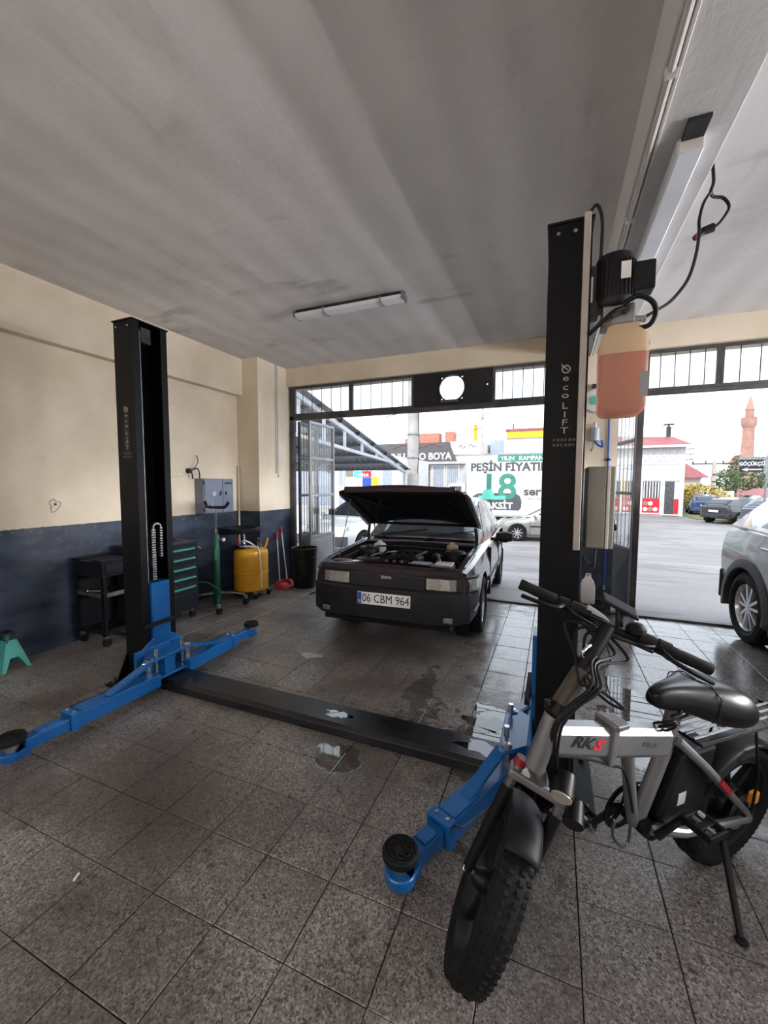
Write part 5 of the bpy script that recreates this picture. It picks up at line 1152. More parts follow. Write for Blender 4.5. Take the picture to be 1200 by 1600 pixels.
for k in range(9):
    y = -.5+k*.125; x = 1.0+hose_rnd.random()*.3
    MB().tube(spline([(x, y, .70+hose_rnd.random()*.06), (x+.15, y+hose_rnd.uniform(-.1, .1), .77+hose_rnd.random()*.03), (x+.32, y+hose_rnd.uniform(-.15, .15), .74), (x+.45, y+hose_rnd.uniform(-.1, .1), .66)]), .009+.008*hose_rnd.random(), 7).build('hose', hose_rnd.choice(('rubber', 'dark_steel', 'engine_metal')), tc)
MB().tube(spline([(1.05, -.55, .80), (1.0, -.2, .815), (1.02, .25, .81), (1.06, .58, .80)]), .010, 6).build('wire_loom', 'print_black', tc)
# cowl and wipers
MB().loft([[(x, y, z-.012*abs(y)) for x, z in ((.74, .835), (.84, .84), (.82, .865), (.72, .878))] for y in (-.70, -.35, 0, .35, .70)]).build('cowl_panel', 'bumper_black', tc)
MB().tube(spline([(.865, -.71, .842), (.88, -.35, .858), (.885, 0, .862), (.88, .35, .858), (.865, .71, .842)]), .008, 6).build('cowl_seal', 'dull_steel', tc)
for y0_ in (.05, -.55):
    MB().tube([(.79, y0_, .885), (.71, y0_+.22, .945), (.665, y0_+.42, .985)], .008, 6).build('wiper', 'print_black', tc)
    MB().tube([(.735, y0_+.02, .925), (.64, y0_+.60, 1.0)], .007, 6).build('wiper_blade', 'rubber', tc)
tc_ws = [c for c in tc.children if c.name.startswith('windshield')][0]; tc_ws.data.materials.clear(); tc_ws.data.materials.append(MAT['backlit_glass'])
# square door mirror on the driver's side only
for o in [c for c in tc.children if c.name.startswith('mirror')]:
    s = 1 if sum(v.co.y for v in o.data.vertices) > 0 else -1
    if s < 0:
        for q in list(o.children): bpy.data.objects.remove(q)
        bpy.data.objects.remove(o); continue
    MB().box(.44, s*.965-.095, .885, .54, s*.965+.095, .99).build('mirror_shell', 'bumper_black', o, smooth=False, bevel=.02)

# ---- silver crossover in the second bay
make_car('crossover_car', 'silver crossover with grey arch cladding parked in the second bay', (2.725, 3.74, 0), R_(-87.0), SUVP)
# ---- cars outside
make_car('parked_hatchback', 'beige-silver hatchback parked in front of the advertising truck', (0.06, 17.15, zg(17)), R_(180), HATCH)
D = dict(SUVP); D.update(paint='grey_paint', hmat='grey_paint', dbl=False, nsp=7, clad=False)
make_car('parked_suv', 'dark grey estate SUV parked beside the white corner shop', (10.75, 25.35, zg(20)), R_(18), D)
D2 = dict(HATCH); D2.update(paint='black_paint', nsp=6, bumper=[(q[0], 'black_paint') for q in HATCH['bumper']])
make_car('parked_hatchback', 'black hatchback parked beyond the dark grey SUV', (9.9, 29.6, zg(20)), R_(40), D2)
D3 = dict(HATCH); D3.update(paint='blue_paint', nsp=6, bumper=[(q[0], 'blue_paint') for q in HATCH['bumper']])
make_car('parked_hatchback', 'dark blue car seen from behind next to the white corner shop', (10.2, 37.2, zg(20)), R_(80), D3)
D4 = dict(HATCH); D4.update(paint='white_car', nsp=6, bumper=[(q[0], 'cladding') for q in HATCH['bumper']])
make_car('parked_hatchback', 'pale car with dark bumper parked under the steel canopy', (-5.02, 10.6, zg(10.6)), R_(262), D4, pitch=-0.07)
D5 = dict(HATCH); D5.update(paint='white_car', nsp=6, bumper=[(q[0], 'white_car') for q in HATCH['bumper']])
make_car('parked_hatchback', 'white car parked far behind the wooden utility pole', (16.6, 43.6, zg(20)), R_(10), D5)
D6 = dict(HATCH); D6.update(paint='print_blue', nsp=6, bumper=[(q[0], 'print_blue') for q in HATCH['bumper']])
make_car('parked_hatchback', 'bright blue car parked far off below the leafy trees', (16.2, 39.6, zg(20)), R_(15), D6)

# ================================================================ FOLDING ELECTRIC BICYCLE
bike = thing('electric_bicycle', 'silver folding fat-tyre electric bicycle leaning on its stand beside the lift', 'bicycle', (0.66, 2.03, 0))
th, lam = R_(-136.4), R_(6)
bf = Vector((math.cos(th), math.sin(th), 0)); bl0 = Vector((-math.sin(th), math.cos(th), 0)); bz = Vector((0, 0, 1))
bu = bz*math.cos(lam)+bl0*math.sin(lam); bl = bl0*math.cos(lam)-bz*math.sin(lam)
BM = Matrix((bf, bl, bu)).transposed().to_4x4(); BM.translation = Vector((0.66, 2.03, 0))
def bk(): return MB(bike, BM)
def bp(s, w_, h): return BM @ Vector((s, w_, h))
# front wheel frame
hw = R_(-88); lw = R_(22)
wf = Vector((math.cos(hw), math.sin(hw), 0)); wl0 = Vector((-math.sin(hw), math.cos(hw), 0))
wu = bz*math.cos(lw)+wl0*math.sin(lw); wl = wl0*math.cos(lw)-bz*math.sin(lw)
WMx = Matrix((wf, wl, wu)).transposed().to_4x4(); WMx.translation = Vector((-0.23, 1.283, 0))+bz*.052-wu*.052
def wk(): return MB(bike, WMx)
def wp(s, w_, h): return WMx @ Vector((s, w_, h))
def fat_wheel(mk, name, spokes, discside):
    R, h = .262, .052; c = (0, 0, R)
    prof = [(R-.062, -.036), (R-.052, -.046), (R-.030, -.052), (R-.012, -.045), (R-.002, -.025), (R, 0), (R-.002, .025), (R-.012, .045), (R-.030, .052), (R-.052, .046), (R-.062, .036), (R-.064, 0)]
    t = mk().lathe(prof, c, (0, 1, 0), 56, closed=True).build(name, 'tyre', bike)
    kn = mk()
    for i in range(64):
        a = 2*PI*i/64
        for k, (off, rr) in enumerate(((-.038, R-.010), (-.016, R-.001), (.016, R-.001), (.038, R-.010))):
            q = a+(0 if k % 2 else PI/64); e = Vector((math.cos(q), 0, math.sin(q))); f = Vector((-e.z, 0, e.x)); y = Vector((0, 1, 0)); p = Vector(c)+e*rr+y*off
            dn = (e+y*(off*6)).normalized()
            kn.hexa([p-f*.007-y*.008, p+f*.007-y*.008, p+f*.007+y*.008, p-f*.007+y*.008, p-f*.005-y*.006+dn*.006, p+f*.005-y*.006+dn*.006, p+f*.005+y*.006+dn*.006, p-f*.005+y*.006+dn*.006])
    o = kn.build('tread', 'tyre', t, smooth=False, fix=False); o['kind'] = 'stuff'
    mk().lathe([(R-.060, -.040), (R-.068, -.040), (R-.074, -.030), (R-.076, 0), (R-.074, .030), (R-.068, .040), (R-.060, .040)], c, (0, 1, 0), 48, closed=True).build('rim', 'fender', t)
    hub = mk().lathe([(0, -.06), (.022, -.06), (.026, -.05), (.07 if spokes else .035, -.035), (.078 if spokes else .035, -.02), (.078 if spokes else .035, .02), (.07 if spokes else .035, .035), (.026, .05), (.022, .06), (0, .06)], c, (0, 1, 0), 28).build('hub', 'bike_black', t)
    n = 6
    for i in range(n):
        a = 2*PI*i/n+.35; e = Vector((math.cos(a), 0, math.sin(a))); f = Vector((-e.z, 0, e.x)); y = Vector((0, 1, 0)); p = Vector(c)
        mk().hexa([p+e*.03-f*.016-y*.018, p+e*.19-f*.011-y*.012, p+e*.19+f*.011-y*.012, p+e*.03+f*.016-y*.018, p+e*.03-f*.016+y*.018, p+e*.19-f*.011+y*.012, p+e*.19+f*.011+y*.012, p+e*.03+f*.016+y*.018]).build('spoke', 'bike_black', t, smooth=False, bevel=.004)
    mk().lathe([(.045, 0), (.075, 0), (.075, .003), (.045, .003)], (0, discside*.062, R), (0, discside, 0), 32, closed=True).build('brake_disc', 'dull_steel', t)
    mk().cyl((0, -.095, R), (0, .095, R), .007, n=10).build('axle', 'steel', t)
    for s in (-1, 1): mk().cyl((0, s*.082, R), (0, s*.098, R), .014, n=6).build('axle_nut', 'chrome', t)
    return t
fat_wheel(bk, 'rear_wheel', True, 1); fat_wheel(wk, 'front_wheel', False, 1)
# main folding frame
def beam(a, b, name):
    m = bk()
    rings = []
    for s, z0, z1, w_ in (a, b):
        rings.append([(s, -w_*.7, z0), (s, w_*.7, z0), (s, w_, z0+.016), (s, w_, z1-.020), (s, w_*.55, z1), (s, -w_*.55, z1), (s, -w_, z1-.020), (s, -w_, z0+.016)])
    return m.loft(rings).build(name, 'bike_silver', bike, ang=25)
fb_ = beam((.985, .745, .838, .031), (.735, .668, .775, .032), 'front_beam')
rb2 = beam((.735, .668, .775, .032), (.440, .592, .700, .030), 'rear_beam')
bk().box(.722, -.040, .650, .750, .040, .795).build('fold_hinge', 'bike_silver', bike, smooth=False, bevel=.006)
bk().box(.690, -.020, .776, .742, .045, .796).build('hinge_lever', 'dull_steel', bike, smooth=False, bevel=.004)
dirb = (bf*(-.25)+bu*(-.088)).normalized(); dirn = bl.cross(dirb)*-1
vv = dirb.cross(bl)
vv = vv if vv.z > 0 else -vv
text('RK', .050, 'print_black', fb_, bp(.875, .0320, .765), dirb, vv, .001, sx=1.45, bold=.0016, W=bike, shear=.25)
text('S', .050, 'print_red', fb_, bp(.808, .0328, .741), dirb, vv, .001, sx=1.6, bold=.0016, W=bike, shear=.25)
text('MX25', .024, 'print_grey', rb2, bp(.560, .0320, .678), dirb, vv, .001, sx=1.3, W=bike)
bk().tube([(.625, 0, .665), (.560, 0, .42), (.530, 0, .335)], .021, 12).build('down_tube', 'bike_silver', bike)
bk().tube([(.425, 0, .615), (.515, 0, .345)], .025, 14).build('seat_tube', 'bike_silver', bike)
bk().tube([(.430, 0, .615), (.405, 0, .785)], .026, 14).build('seat_tube_upper', 'bike_silver', bike)
bk().cyl((.505, -.045, .335), (.505, .045, .335), .032, n=18).build('bottom_bracket', 'bike_black', bike)
for s in (-1, 1):
    st_ = bk().tube([(.415, s*.030, .660), (.30, s*.072, .552), (0.0, s*.086, .275)], [.017, .016, .013], 10).build('seat_stay', 'bike_silver', bike)
    bk().tube([(.500, s*.035, .335), (.36, s*.072, .305), (0.0, s*.088, .258)], [.022, .018, .014], 10).build('chain_stay', 'bike_silver', bike)
    bk().box(-.03, s*.086-.006, .235, .035, s*.086+.006, .295).build('dropout', 'bike_black', bike, smooth=False, bevel=.004)
    if s > 0:
        a_, b_ = Vector((.235, .0785, .493)), Vector((.165, .0805, .428)); d_ = (b_-a_).normalized(); n_ = Vector((d_.z, 0, -d_.x))
        bk().hexa([a_-n_*.012+Vector((0, .006, 0)), b_-n_*.012+Vector((0, .006, 0)), b_+n_*.012+Vector((0, .006, 0)), a_+n_*.012+Vector((0, .006, 0)), a_-n_*.010+Vector((0, .0165, 0)), b_-n_*.010+Vector((0, .0165, 0)), b_+n_*.010+Vector((0, .0165, 0)), a_+n_*.010+Vector((0, .0165, 0))]).build('red_decal', 'bike_red', st_, smooth=False)
# battery behind the seat tube
bk().prism([(.385, .605), (.465, .375), (.44, .325), (.25, .300), (.225, .36), (.205, .600)], (0, -.048, 0), (1,0,0), (0,0,1), (0,1,0), .096).build('battery', 'bike_black', bike, smooth=False, bevel=.012)
bk().box(.345, .048, .400, .385, .0495, .450).build('battery_sticker', 'print_pale', bike, smooth=False)
bk().box(.30, -.035, .255, .47, .035, .315).build('controller_case', 'bike_black', bike, smooth=False, bevel=.012)
# drive
cr_ = bk().lathe([(.070, -.003), (.093, -.003), (.093, .003), (.070, .003)], (.505, -.062, .335), (0, -1, 0), 40, closed=True).build('chainring', 'bike_black', bike)
for i in range(5):
    a = 2*PI*i/5+.4; e = Vector((math.cos(a), 0, math.sin(a))); f = Vector((-e.z, 0, e.x)); p = Vector((.505, -.062, .335)); y = Vector((0, 1, 0))
    bk().hexa([p+e*.012-f*.012-y*.003, p+e*.082-f*.008-y*.003, p+e*.082+f*.008-y*.003, p+e*.012+f*.012-y*.003, p+e*.012-f*.012+y*.003, p+e*.082-f*.008+y*.003, p+e*.082+f*.008+y*.003, p+e*.012+f*.012+y*.003]).build('chainring_arm', 'bike_black', cr_, smooth=False)
tee = bk()
for i in range(44):
    a = 2*PI*i/44; e = Vector((math.cos(a), 0, math.sin(a))); tee.cyl(Vector((.505, -.0635, .335))+e*.093, Vector((.505, -.0605, .335))+e*.093, .0035, n=5)
o = tee.build('chainring_teeth', 'bike_black', cr_, smooth=False, fix=False); o['kind'] = 'stuff'
bk().tube([(.505, -.066, .427), (0, -.066, .300)], .005, 6).build('chain', 'dark_steel', bike)
bk().tube([(.505, -.066, .243), (0, -.066, .222)], .005, 6).build('chain', 'dark_steel', bike)
for s, ex, ez in ((-1, .63, .27), (1, .375, .400)):
    c_ = bk().tube([(.505, s*.070, .335), (ex, s*.085, ez)], [.015, .012], 10, flat=.7).build('crank', 'bike_black', bike)
    pd = bk(); pd.box(ex-.045, s*.135-.045, ez-.010, ex+.045, s*.135+.045, ez+.010)
    pe = bk().cyl((ex, s*.08, ez), (ex, s*.18, ez), .008, n=10).build('pedal_spindle', 'steel', c_)
    fr_ = bk()
    for q in ((ex-.047, ex-.036), (ex+.036, ex+.047)): fr_.box(q[0], s*.135-.048, ez-.013, q[1], s*.135+.048, ez+.013)
    for q in (s*.135-.048, s*.135+.037): fr_.box(ex-.040, q, ez-.013, ex+.040, q+.011, ez+.013)
    fr_.box(ex-.038, s*.135-.012, ez-.008, ex+.038, s*.135+.012, ez+.008)
    fr_.build('pedal', 'bike_black', c_, smooth=False, bevel=.003)
    bk().box(ex-.034, s*.135-.038, ez+.004, ex-.022, s*.135-.018, ez+.0145).build('pedal_reflector', 'print_pale', c_, smooth=False)
bk().tube(spline([(.600, -.02, .345), (.602, -.02, .30), (.585, -.02, .258), (.535, -.02, .208), (.508, -.02, .215), (.507, -.02, .26), (.512, -.02, .32)]), .0055, 8).build('guard_loop', 'dull_steel', bike)
# saddle
rings = []
for s, hw_, zt, zb in ((.548, .012, .838, .820), (.538, .028, .856, .800), (.50, .038, .866, .786), (.43, .052, .864, .772), (.36, .080, .860, .745), (.29, .114, .856, .715), (.22, .134, .846, .696), (.160, .134, .824, .690), (.115, .108, .794, .696), (.100, .060, .770, .712)):
    hgt = zt-zb; dip = .010 if hw_ > .06 else .004
    half = [(0, zb), (hw_*.75, zb), (hw_, zb+.30*hgt), (hw_*.97, zb+.62*hgt), (hw_*.75, zt-.05*hgt), (hw_*.40, zt+.003), (0, zt-dip)]
    rings.append([(s, y, z) for y, z in half]+[(s, -y, z) for y, z in half[-2:0:-1]])
sd_ = bk().loft(rings).build('saddle', 'leather', bike, ang=70)
sd_.modifiers.new('smooth', 'SUBSURF').render_levels = 2; sd_.modifiers['smooth'].levels = 1
bk().tube([(.330, -.096, .765), (.325, -.090, .835), (.318, -.045, .862), (.315, 0, .852), (.318, .045, .862), (.325, .090, .835), (.330, .096, .765)], .0022, 6).build('saddle_seam', 'fender', sd_)
bk().tube([(.405, 0, .770), (.385, 0, .800)], .016, 10).build('seat_post', 'dull_steel', bike)
bk().box(.345, -.030, .775, .430, .030, .800).build('seat_clamp', 'bike_black', bike, smooth=False, bevel=.006)
for s in (-1, 1):
    bk().tube(spline([(.46, s*.012, .800), (.38, s*.020, .772), (.28, s*.035, .765), (.20, s*.05, .770)]), .0045, 6).build('saddle_rail', 'dark_steel', sd_)
    sp = [(.235+.020*math.cos(k*.9), s*.055+.020*math.sin(k*.9), .700+.0030*k) for k in range(26)]
    bk().tube(sp, .0032, 6).build('saddle_spring', 'dark_steel', sd_)
for k in range(3): bk().tube(spline([(.43, .025, .73), (.47+.01*k, .05, .74+.012*k), (.49, .03-.02*k, .715), (.46, .0, .705), (.42, .028, .72)]), .004, 6).build('cable_loop', 'cable', bike)
bk().tube(spline([(.425, .030, .795), (.455, .045, .785), (.47, .03, .765), (.44, .035, .750), (.40, .04, .765)]), .0045, 6).build('cable_loop', 'cable', bike)
# rack and mudguards
rk = bk().tube([(.335, .062, .640), (-.02, .066, .628), (-.235, .060, .622), (-.250, 0, .622), (-.235, -.060, .622), (-.02, -.066, .628), (.335, -.062, .640)], .006, 8, closed=True).build('rear_rack', 'bike_black', bike)
for y in (-.03, 0, .03): bk().tube([(.325, y, .642), (-.245, y, .626)], .005, 8).build('rack_bar', 'dull_steel', rk)
for x in (.05, -.12): bk().tube([(x, .066, .630), (x, -.066, .630)], .005, 8).build('rack_bar', 'dull_steel', rk)
for s in (-1, 1):
    bk().tube([(.02, s*.066, .628), (.0, s*.092, .45), (.0, s*.094, .285)], .005, 8).build('rack_strut', 'bike_black', rk)
    bk().tube([(.330, s*.062, .640), (.345, s*.050, .615), (.335, s*.055, .575)], .005, 8).build('rack_strut', 'dull_steel', rk)
def guard(mk, a0, a1, Rg, wd, name, mat):
    rows = []
    for k in range(19):
        a = R_(a0+(a1-a0)*k/18); e = Vector((math.cos(a), 0, math.sin(a)))
        rows.append([Vector((0, 0, .262))+e*(Rg-.020*abs(q)**2.5)+Vector((0, wd*q, 0)) for q in (-1, -.8, -.5, 0, .5, .8, 1)])
    return mk().sheet(rows).build(name, mat, bike, solid=.004)
guard(bk, 38, 168, .292, .060, 'rear_mudguard', 'bike_black')
guard(wk, 64, 138, .290, .054, 'front_mudguard', 'fender')
# rear brake caliper, kickstand
bk().box(-.045, .070, .315, -.005, .092, .365).build('brake_caliper', 'orange', bike, smooth=False, bevel=.006)
ks = MB(bike).tube([bp(.20, .085, .262), bp(.175, .105, .235), Vector((.631, 1.647, .006))], [.014, .013, .010], 10).build('kickstand', 'bike_black', bike)
MB(bike).sph((.631, 1.647, .012), .020, .020, .012).build('stand_foot', 'rubber', ks)
# fork, head tube, stem
cz = wp(-.06, 0, .640)
for s in (-1, 1):
    MB(bike).tube([wp(-.050, s*.078, .575), wp(-.030, s*.080, .43), wp(0, s*.083, .262)], [.021, .021, .017], 12).build('fork_leg', 'bike_black', bike)
    fs = MB(bike).tube([wp(-.056, s*.078, .665), wp(-.048, s*.078, .555)], .016, 12).build('fork_stanchion', 'dull_steel', bike)
    MB(bike).cyl(wp(-.058, s*.078, .655), wp(-.060, s*.078, .680), .021, .018, n=14).build('fork_cap', 'bike_red' if s < 0 else 'bike_black', fs)
MB(bike).hexa([wp(-.085, -.10, .615), wp(-.025, -.10, .615), wp(-.025, .10, .615), wp(-.085, .10, .615), wp(-.085, -.10, .645), wp(-.025, -.10, .645), wp(-.025, .10, .645), wp(-.085, .10, .645)]).build('fork_crown', 'bike_silver', bike, smooth=False, bevel=.008)
hb, ht = bp(1.020, 0, .705), bp(.966, 0, .858)
MB(bike).tube([cz, hb, ht], [.024, .030, .030], 16).build('head_tube', 'bike_silver', bike)
top = Vector((.165, 1.43, 1.095)); dirs = (top-ht).normalized()
MB(bike).tube([ht, ht+dirs*.035], .036, 16).build('stem_clamp', 'bike_black', bike)
MB(bike).tube([ht+dirs*.03, ht+dirs*.16], [.029, .026], 16).build('stem_sleeve', 'stem_wrap', bike)
MB(bike).tube([ht+dirs*.15, top+dirs*.012], [.026, .020], 16).build('stem', 'bike_black', bike)
MB(bike).tube(spline([ht+dirs*.03-bl*.02, ht+dirs*.05+bf*.06, ht+dirs*.07+bf*.075]), .009, 8).build('stem_lever', 'bike_black', bike)
MB(bike).tube(spline([ht+dirs*.20+bf*.02, ht+dirs*.235+bf*.045, ht+dirs*.255+bf*.03, ht+dirs*.25+bf*.012]), .005, 8).build('stem_latch', 'chrome', bike)
# handlebar
ha_, hb_ = Vector((-.10, 1.48, 1.203)), Vector((.455, 1.485, .993)); hd = (hb_-ha_).normalized(); HL = (hb_-ha_).length
def hp(t): return ha_+hd*t
MB(bike).tube([hp(.02), hp(HL*.42)-bz*.012, hp(HL*.58)-bz*.012, hp(HL-.02)], .0135, 12).build('handlebar', 'bike_black', bike)
side = hd.cross(bz).normalized(); side = side if side.y < 0 else -side     # towards the rider's front
for a, b in ((0, .125), (HL-.125, HL)):
    gp = MB(bike).lathe([(.017, 0), (.019, .006), (.0175, .03), (.0185, .06), (.0175, .09), (.019, .119), (.017, .125)], hp(a), hd, 18).build('grip', 'rubber', bike)
for t0, sg in ((.150, -1), (HL-.150, 1)):
    lv = MB(bike).lathe([(.020, -.016), (.020, .016)], hp(t0), hd, 14).build('brake_lever_clamp', 'bike_black', bike)
    MB(bike).tube(spline([hp(t0)+side*.010, hp(t0+sg*.02)+side*.045-bz*.010, hp(t0+sg*.07)+side*.060-bz*.016, hp(t0+sg*.14)+side*.050-bz*.024]), [.009]*7+[.007]*12, 8).build('brake_lever', 'bike_black', lv)
    MB(bike).tube(spline([hp(t0+sg*-.005)+side*.012, hp(t0-sg*.05)+side*.040-bz*.01, hp(t0-sg*.10)+side*.030-bz*.02]), .006, 8).build('lever_body', 'bike_black', lv)
MB(bike).lathe([(.022, 0), (.030, .004), (.030, .016), (.018, .030), (0, .034)], hp(HL-.215)+bz*.010, bz, 18).build('bell', 'bike_black', bike)
MB(bike).lathe([(.023, -.022), (.023, .022)], hp(HL-.185), hd, 14).build('switch_pod', 'bike_black', bike)
MB(bike).lathe([(.024, -.018), (.024, .018)], hp(HL-.135), hd, 14).build('shifter', 'bike_black', bike)
MB(bike).lathe([(.022, -.03), (.022, .03)], hp(.205), hd, 14).build('throttle', 'bike_black', bike)
MB(bike).hexa([hp(.22)+bz*.012-side*.012, hp(.30)+bz*.010-side*.012, hp(.30)+bz*.010+side*.015, hp(.22)+bz*.012+side*.015, hp(.23)+bz*.034-side*.008, hp(.28)+bz*.022-side*.008, hp(.28)+bz*.022+side*.010, hp(.23)+bz*.034+side*.010]).build('plastic_wrap', 'print_pale', bike, smooth=False, bevel=.004)
dm = hp(HL*.56)-side*.02
dsp = MB(bike).hexa([dm+hd*-.055-side*.035+bz*.075, dm+hd*.055-side*.035+bz*.062, dm+hd*.055+side*.02+bz*.045, dm+hd*-.055+side*.02+bz*.058, dm+hd*-.055-side*.035+bz*.090, dm+hd*.055-side*.035+bz*.077, dm+hd*.055+side*.02+bz*.060, dm+hd*-.055+side*.02+bz*.073]).build('display', 'bike_black', bike, smooth=False, bevel=.006)
MB(bike).tube([dm, dm+bz*.06-side*.01], .012, 8).build('display_mount', 'bike_black', dsp)
# cables
j1 = ht+dirs*.14+bl*.04; j2 = cz+wl*.03+bz*.02
for k, t0 in enumerate((.17, .21, .25)):
    MB(bike).tube(spline([hp(t0)+side*.02-bz*.01, hp(t0+.10)+side*.05-bz*.07, top-dirs*.10+side*.045+hd*(.01*k), j1+side*.03+hd*.012*k, ht+side*.05, j2+side*.02+bz*.05]), .0045, 7).build('cable', 'cable', bike)
for k, t0 in enumerate((HL-.20, HL-.17, HL-.24)):
    MB(bike).tube(spline([hp(t0)+side*.03-bz*.02, hp(t0-.10)+side*.05-bz*.020, hp(t0-.20)+side*.045-bz*.055, top-dirs*.17+side*.035+hd*.02*k, j1+side*.035+hd*.01*k, ht+side*.045+hd*.01*k, j2+side*.03+hd*.01*k]), .0045, 7).build('cable', 'cable', bike)
MB(bike).tube(spline([top-dirs*.02, top-dirs*.06+hd*.04+side*.01-bz*.03, top-dirs*.14+hd*.02+side*.03]), .0035, 6).build('cable', 'cable', bike)
MB(bike).tube(spline([j1, j1+hd*.05-bz*.01, j1+hd*.10-bz*.025, j1+hd*.06-bz*.03, j1-bz*.01]), .0045, 6).build('cable_loop', 'cable', bike)
MB(bike).tube(spline([j2+bz*.06, bp(.97, .02, .735), bp(.85, .025, .700), bp(.74, .03, .650), bp(.66, .03, .60), bp(.585, .028, .42)]), .005, 7).build('cable', 'cable', bike)
# head lamp and horn in front of the head tube
MB(bike).cyl(wp(-.01, .035, .735), wp(.045, .035, .700), .030, .034, n=18).build('head_lamp', 'bike_black', bike)
MB(bike).cyl(wp(.045, .035, .700), wp(.050, .035, .697), .030, n=18).build('lamp_glass', 'lamp_glass', bike)
MB(bike).cyl(wp(-.03, .10, .66), wp(.03, .10, .63), .024, .030, n=16).build('horn', 'bike_black', bike)
MB(bike).tube([wp(-.06, .05, .65), wp(-.03, .10, .655)], .006, 6).build('lamp_bracket', 'dark_steel', bike)

# ================================================================ ACROSS THE STREET
ZS = zg(20)
# steel canopy at the left: roof falls away from the garage
t = thing('steel_canopy', 'grey steel canopy with trussed gable and corrugated roof left of the street', 'canopy', (-7.5, 9.8, zg(9.8)))
def cz_(y): return 3.32-0.211*(y-6.6)
def bz_(y): return 2.50-0.056*(y-7.0)
for x in (-4.62, -7.4, -10.2):
    MB(t).hexa([(x-.04, 6.4, cz_(6.4)-.10), (x+.04, 6.4, cz_(6.4)-.10), (x+.04, 13.1, cz_(13.1)-.10), (x-.04, 13.1, cz_(13.1)-.10), (x-.04, 6.4, cz_(6.4)), (x+.04, 6.4, cz_(6.4)), (x+.04, 13.1, cz_(13.1)), (x-.04, 13.1, cz_(13.1))]).build('top_chord', 'galvanised', t, smooth=False)
    MB(t).hexa([(x-.035, 6.4, bz_(6.4)-.07), (x+.035, 6.4, bz_(6.4)-.07), (x+.035, 13.0, bz_(13.0)-.07), (x-.035, 13.0, bz_(13.0)-.07), (x-.035, 6.4, bz_(6.4)), (x+.035, 6.4, bz_(6.4)), (x+.035, 13.0, bz_(13.0)), (x-.035, 13.0, bz_(13.0))]).build('bottom_chord', 'galvanised', t, smooth=False)
    for k in range(6):
        y = 6.8+k*.95; MB(t).box(x-.028, y-.028, bz_(y), x+.028, y+.028, cz_(y)).build('web_bar', 'galvanised', t, smooth=False)
    for y in (6.5, 12.95): MB(t).cyl((x, y, zg(y)-.01), (x, y, cz_(y)-.08), .055, n=10).build('post', 'galvanised', t)
for k in range(8):
    y = 6.6+k*.9; MB(t).box(-10.4, y-.03, cz_(y), -4.5, y+.03, cz_(y)+.07).build('purlin', 'dark_steel', t, smooth=False)
cr2 = []
for j in range(121):
    x = -10.5+6.0*j/120; cr2.append([(x, y, cz_(y)+.095+.022*math.sin(j*1.57)) for y in (6.25, 13.25)])
MB(t).sheet(cr2).build('roof_sheet', 'corrugated', t)
# shop with posters under the canopy
t = thing('poster_shop', 'white shop front with bright posters under the steel canopy', 'building', (-8.2, 18, ZS))
MB(t).box(-13.0, 17.05, ZS, -6.45, 22, 2.75).build('wall', 'shop_white', t, smooth=False)
for x0, x1, z0, z1 in ((-9.40, -9.05, 1.35, 2.45), (-9.40, -9.05, 0.1, 1.25), (-7.15, -6.60, .95, 2.45), (-7.15, -6.60, -.3, .80), (-12.4, -11.0, .4, 2.3), (-10.8, -9.6, .4, 2.3)):
    f = bar_frame(MB(t), x0, x1, z0, z1, 17.0, 17.08, .06).build('window', 'white_paint', t, smooth=False); MB(t).box(x0+.05, 17.03, z0+.05, x1-.05, 17.045, z1-.05).build('pane', 'elec_grey', f, smooth=False)
ps = MB(t).box(-9.0, 17.00, .45, -7.30, 17.04, 2.34).build('poster', 'banner_white', t, smooth=False)
for nme, x0, x1, z0, z1, mt_ in (('green', -8.55, -8.10, 1.82, 2.32, 'print_mint'), ('red', -8.10, -7.68, 1.82, 2.32, 'print_red'), ('blue', -8.10, -7.68, .95, 1.80, 'print_blue'), ('pale', -8.55, -8.12, .95, 1.80, 'diffuser'), ('yellow', -7.66, -7.32, .95, 1.85, 'yellow_paint'), ('cream', -8.98, -8.58, 1.85, 2.30, 'tank_shell')):
    MB(t).box(x0, 16.985, z0, x1, 17.0, z1).build('poster_panel', mt_, ps, smooth=False)
text('YAPILIR', .17, 'print_white', ps, (-8.08, 16.984, 1.92), (1,0,0), (0,0,1), .004, W=t, sx=1.0, bold=.004)
text('ÖZEL KOKU', .15, 'print_white', ps, (-8.10, 16.984, 2.15), (1,0,0), (0,0,1), .004, W=t, sx=1.0, bold=.004)
MB(t).lathe([(.10, 0), (.10, .3), (.04, .4), (.04, .5), (0, .5)], (-8.33, 16.97, 1.1), n=12).build('poster_bottle', 'print_pale', ps)
# paint shop
t = thing('paint_shop', 'low workshop with charcoal sign lettering and white double doors', 'building', (-7.0, 25, ZS))
MB(t).box(-13.5, 24.1, ZS, -3.88, 31, 4.02).build('wall', 'stucco', t, smooth=False)
sg_ = MB(t).prism([(-10.4, 2.83), (-5.33, 2.83), (-5.78, 4.0), (-10.4, 4.0)], (0, 23.92, 0), (1,0,0), (0,0,1), (0,1,0), .16).build('sign_board', 'sign_charcoal', t, smooth=False)
text('NNLI OTO BOYA', .56, 'print_white', sg_, (-7.68, 23.918, 3.16), (1,0,0), (0,0,1), .02, W=t, sx=.94, bold=.012)
MB(t).tube(spline([(-7.64, 23.90, 3.70), (-7.3, 23.90, 3.78), (-7.0, 23.90, 3.90), (-6.7, 23.90, 3.90), (-6.4, 23.90, 3.80), (-6.2, 23.90, 3.76)]), .025, 6).build('car_emblem', 'roof_red', sg_)
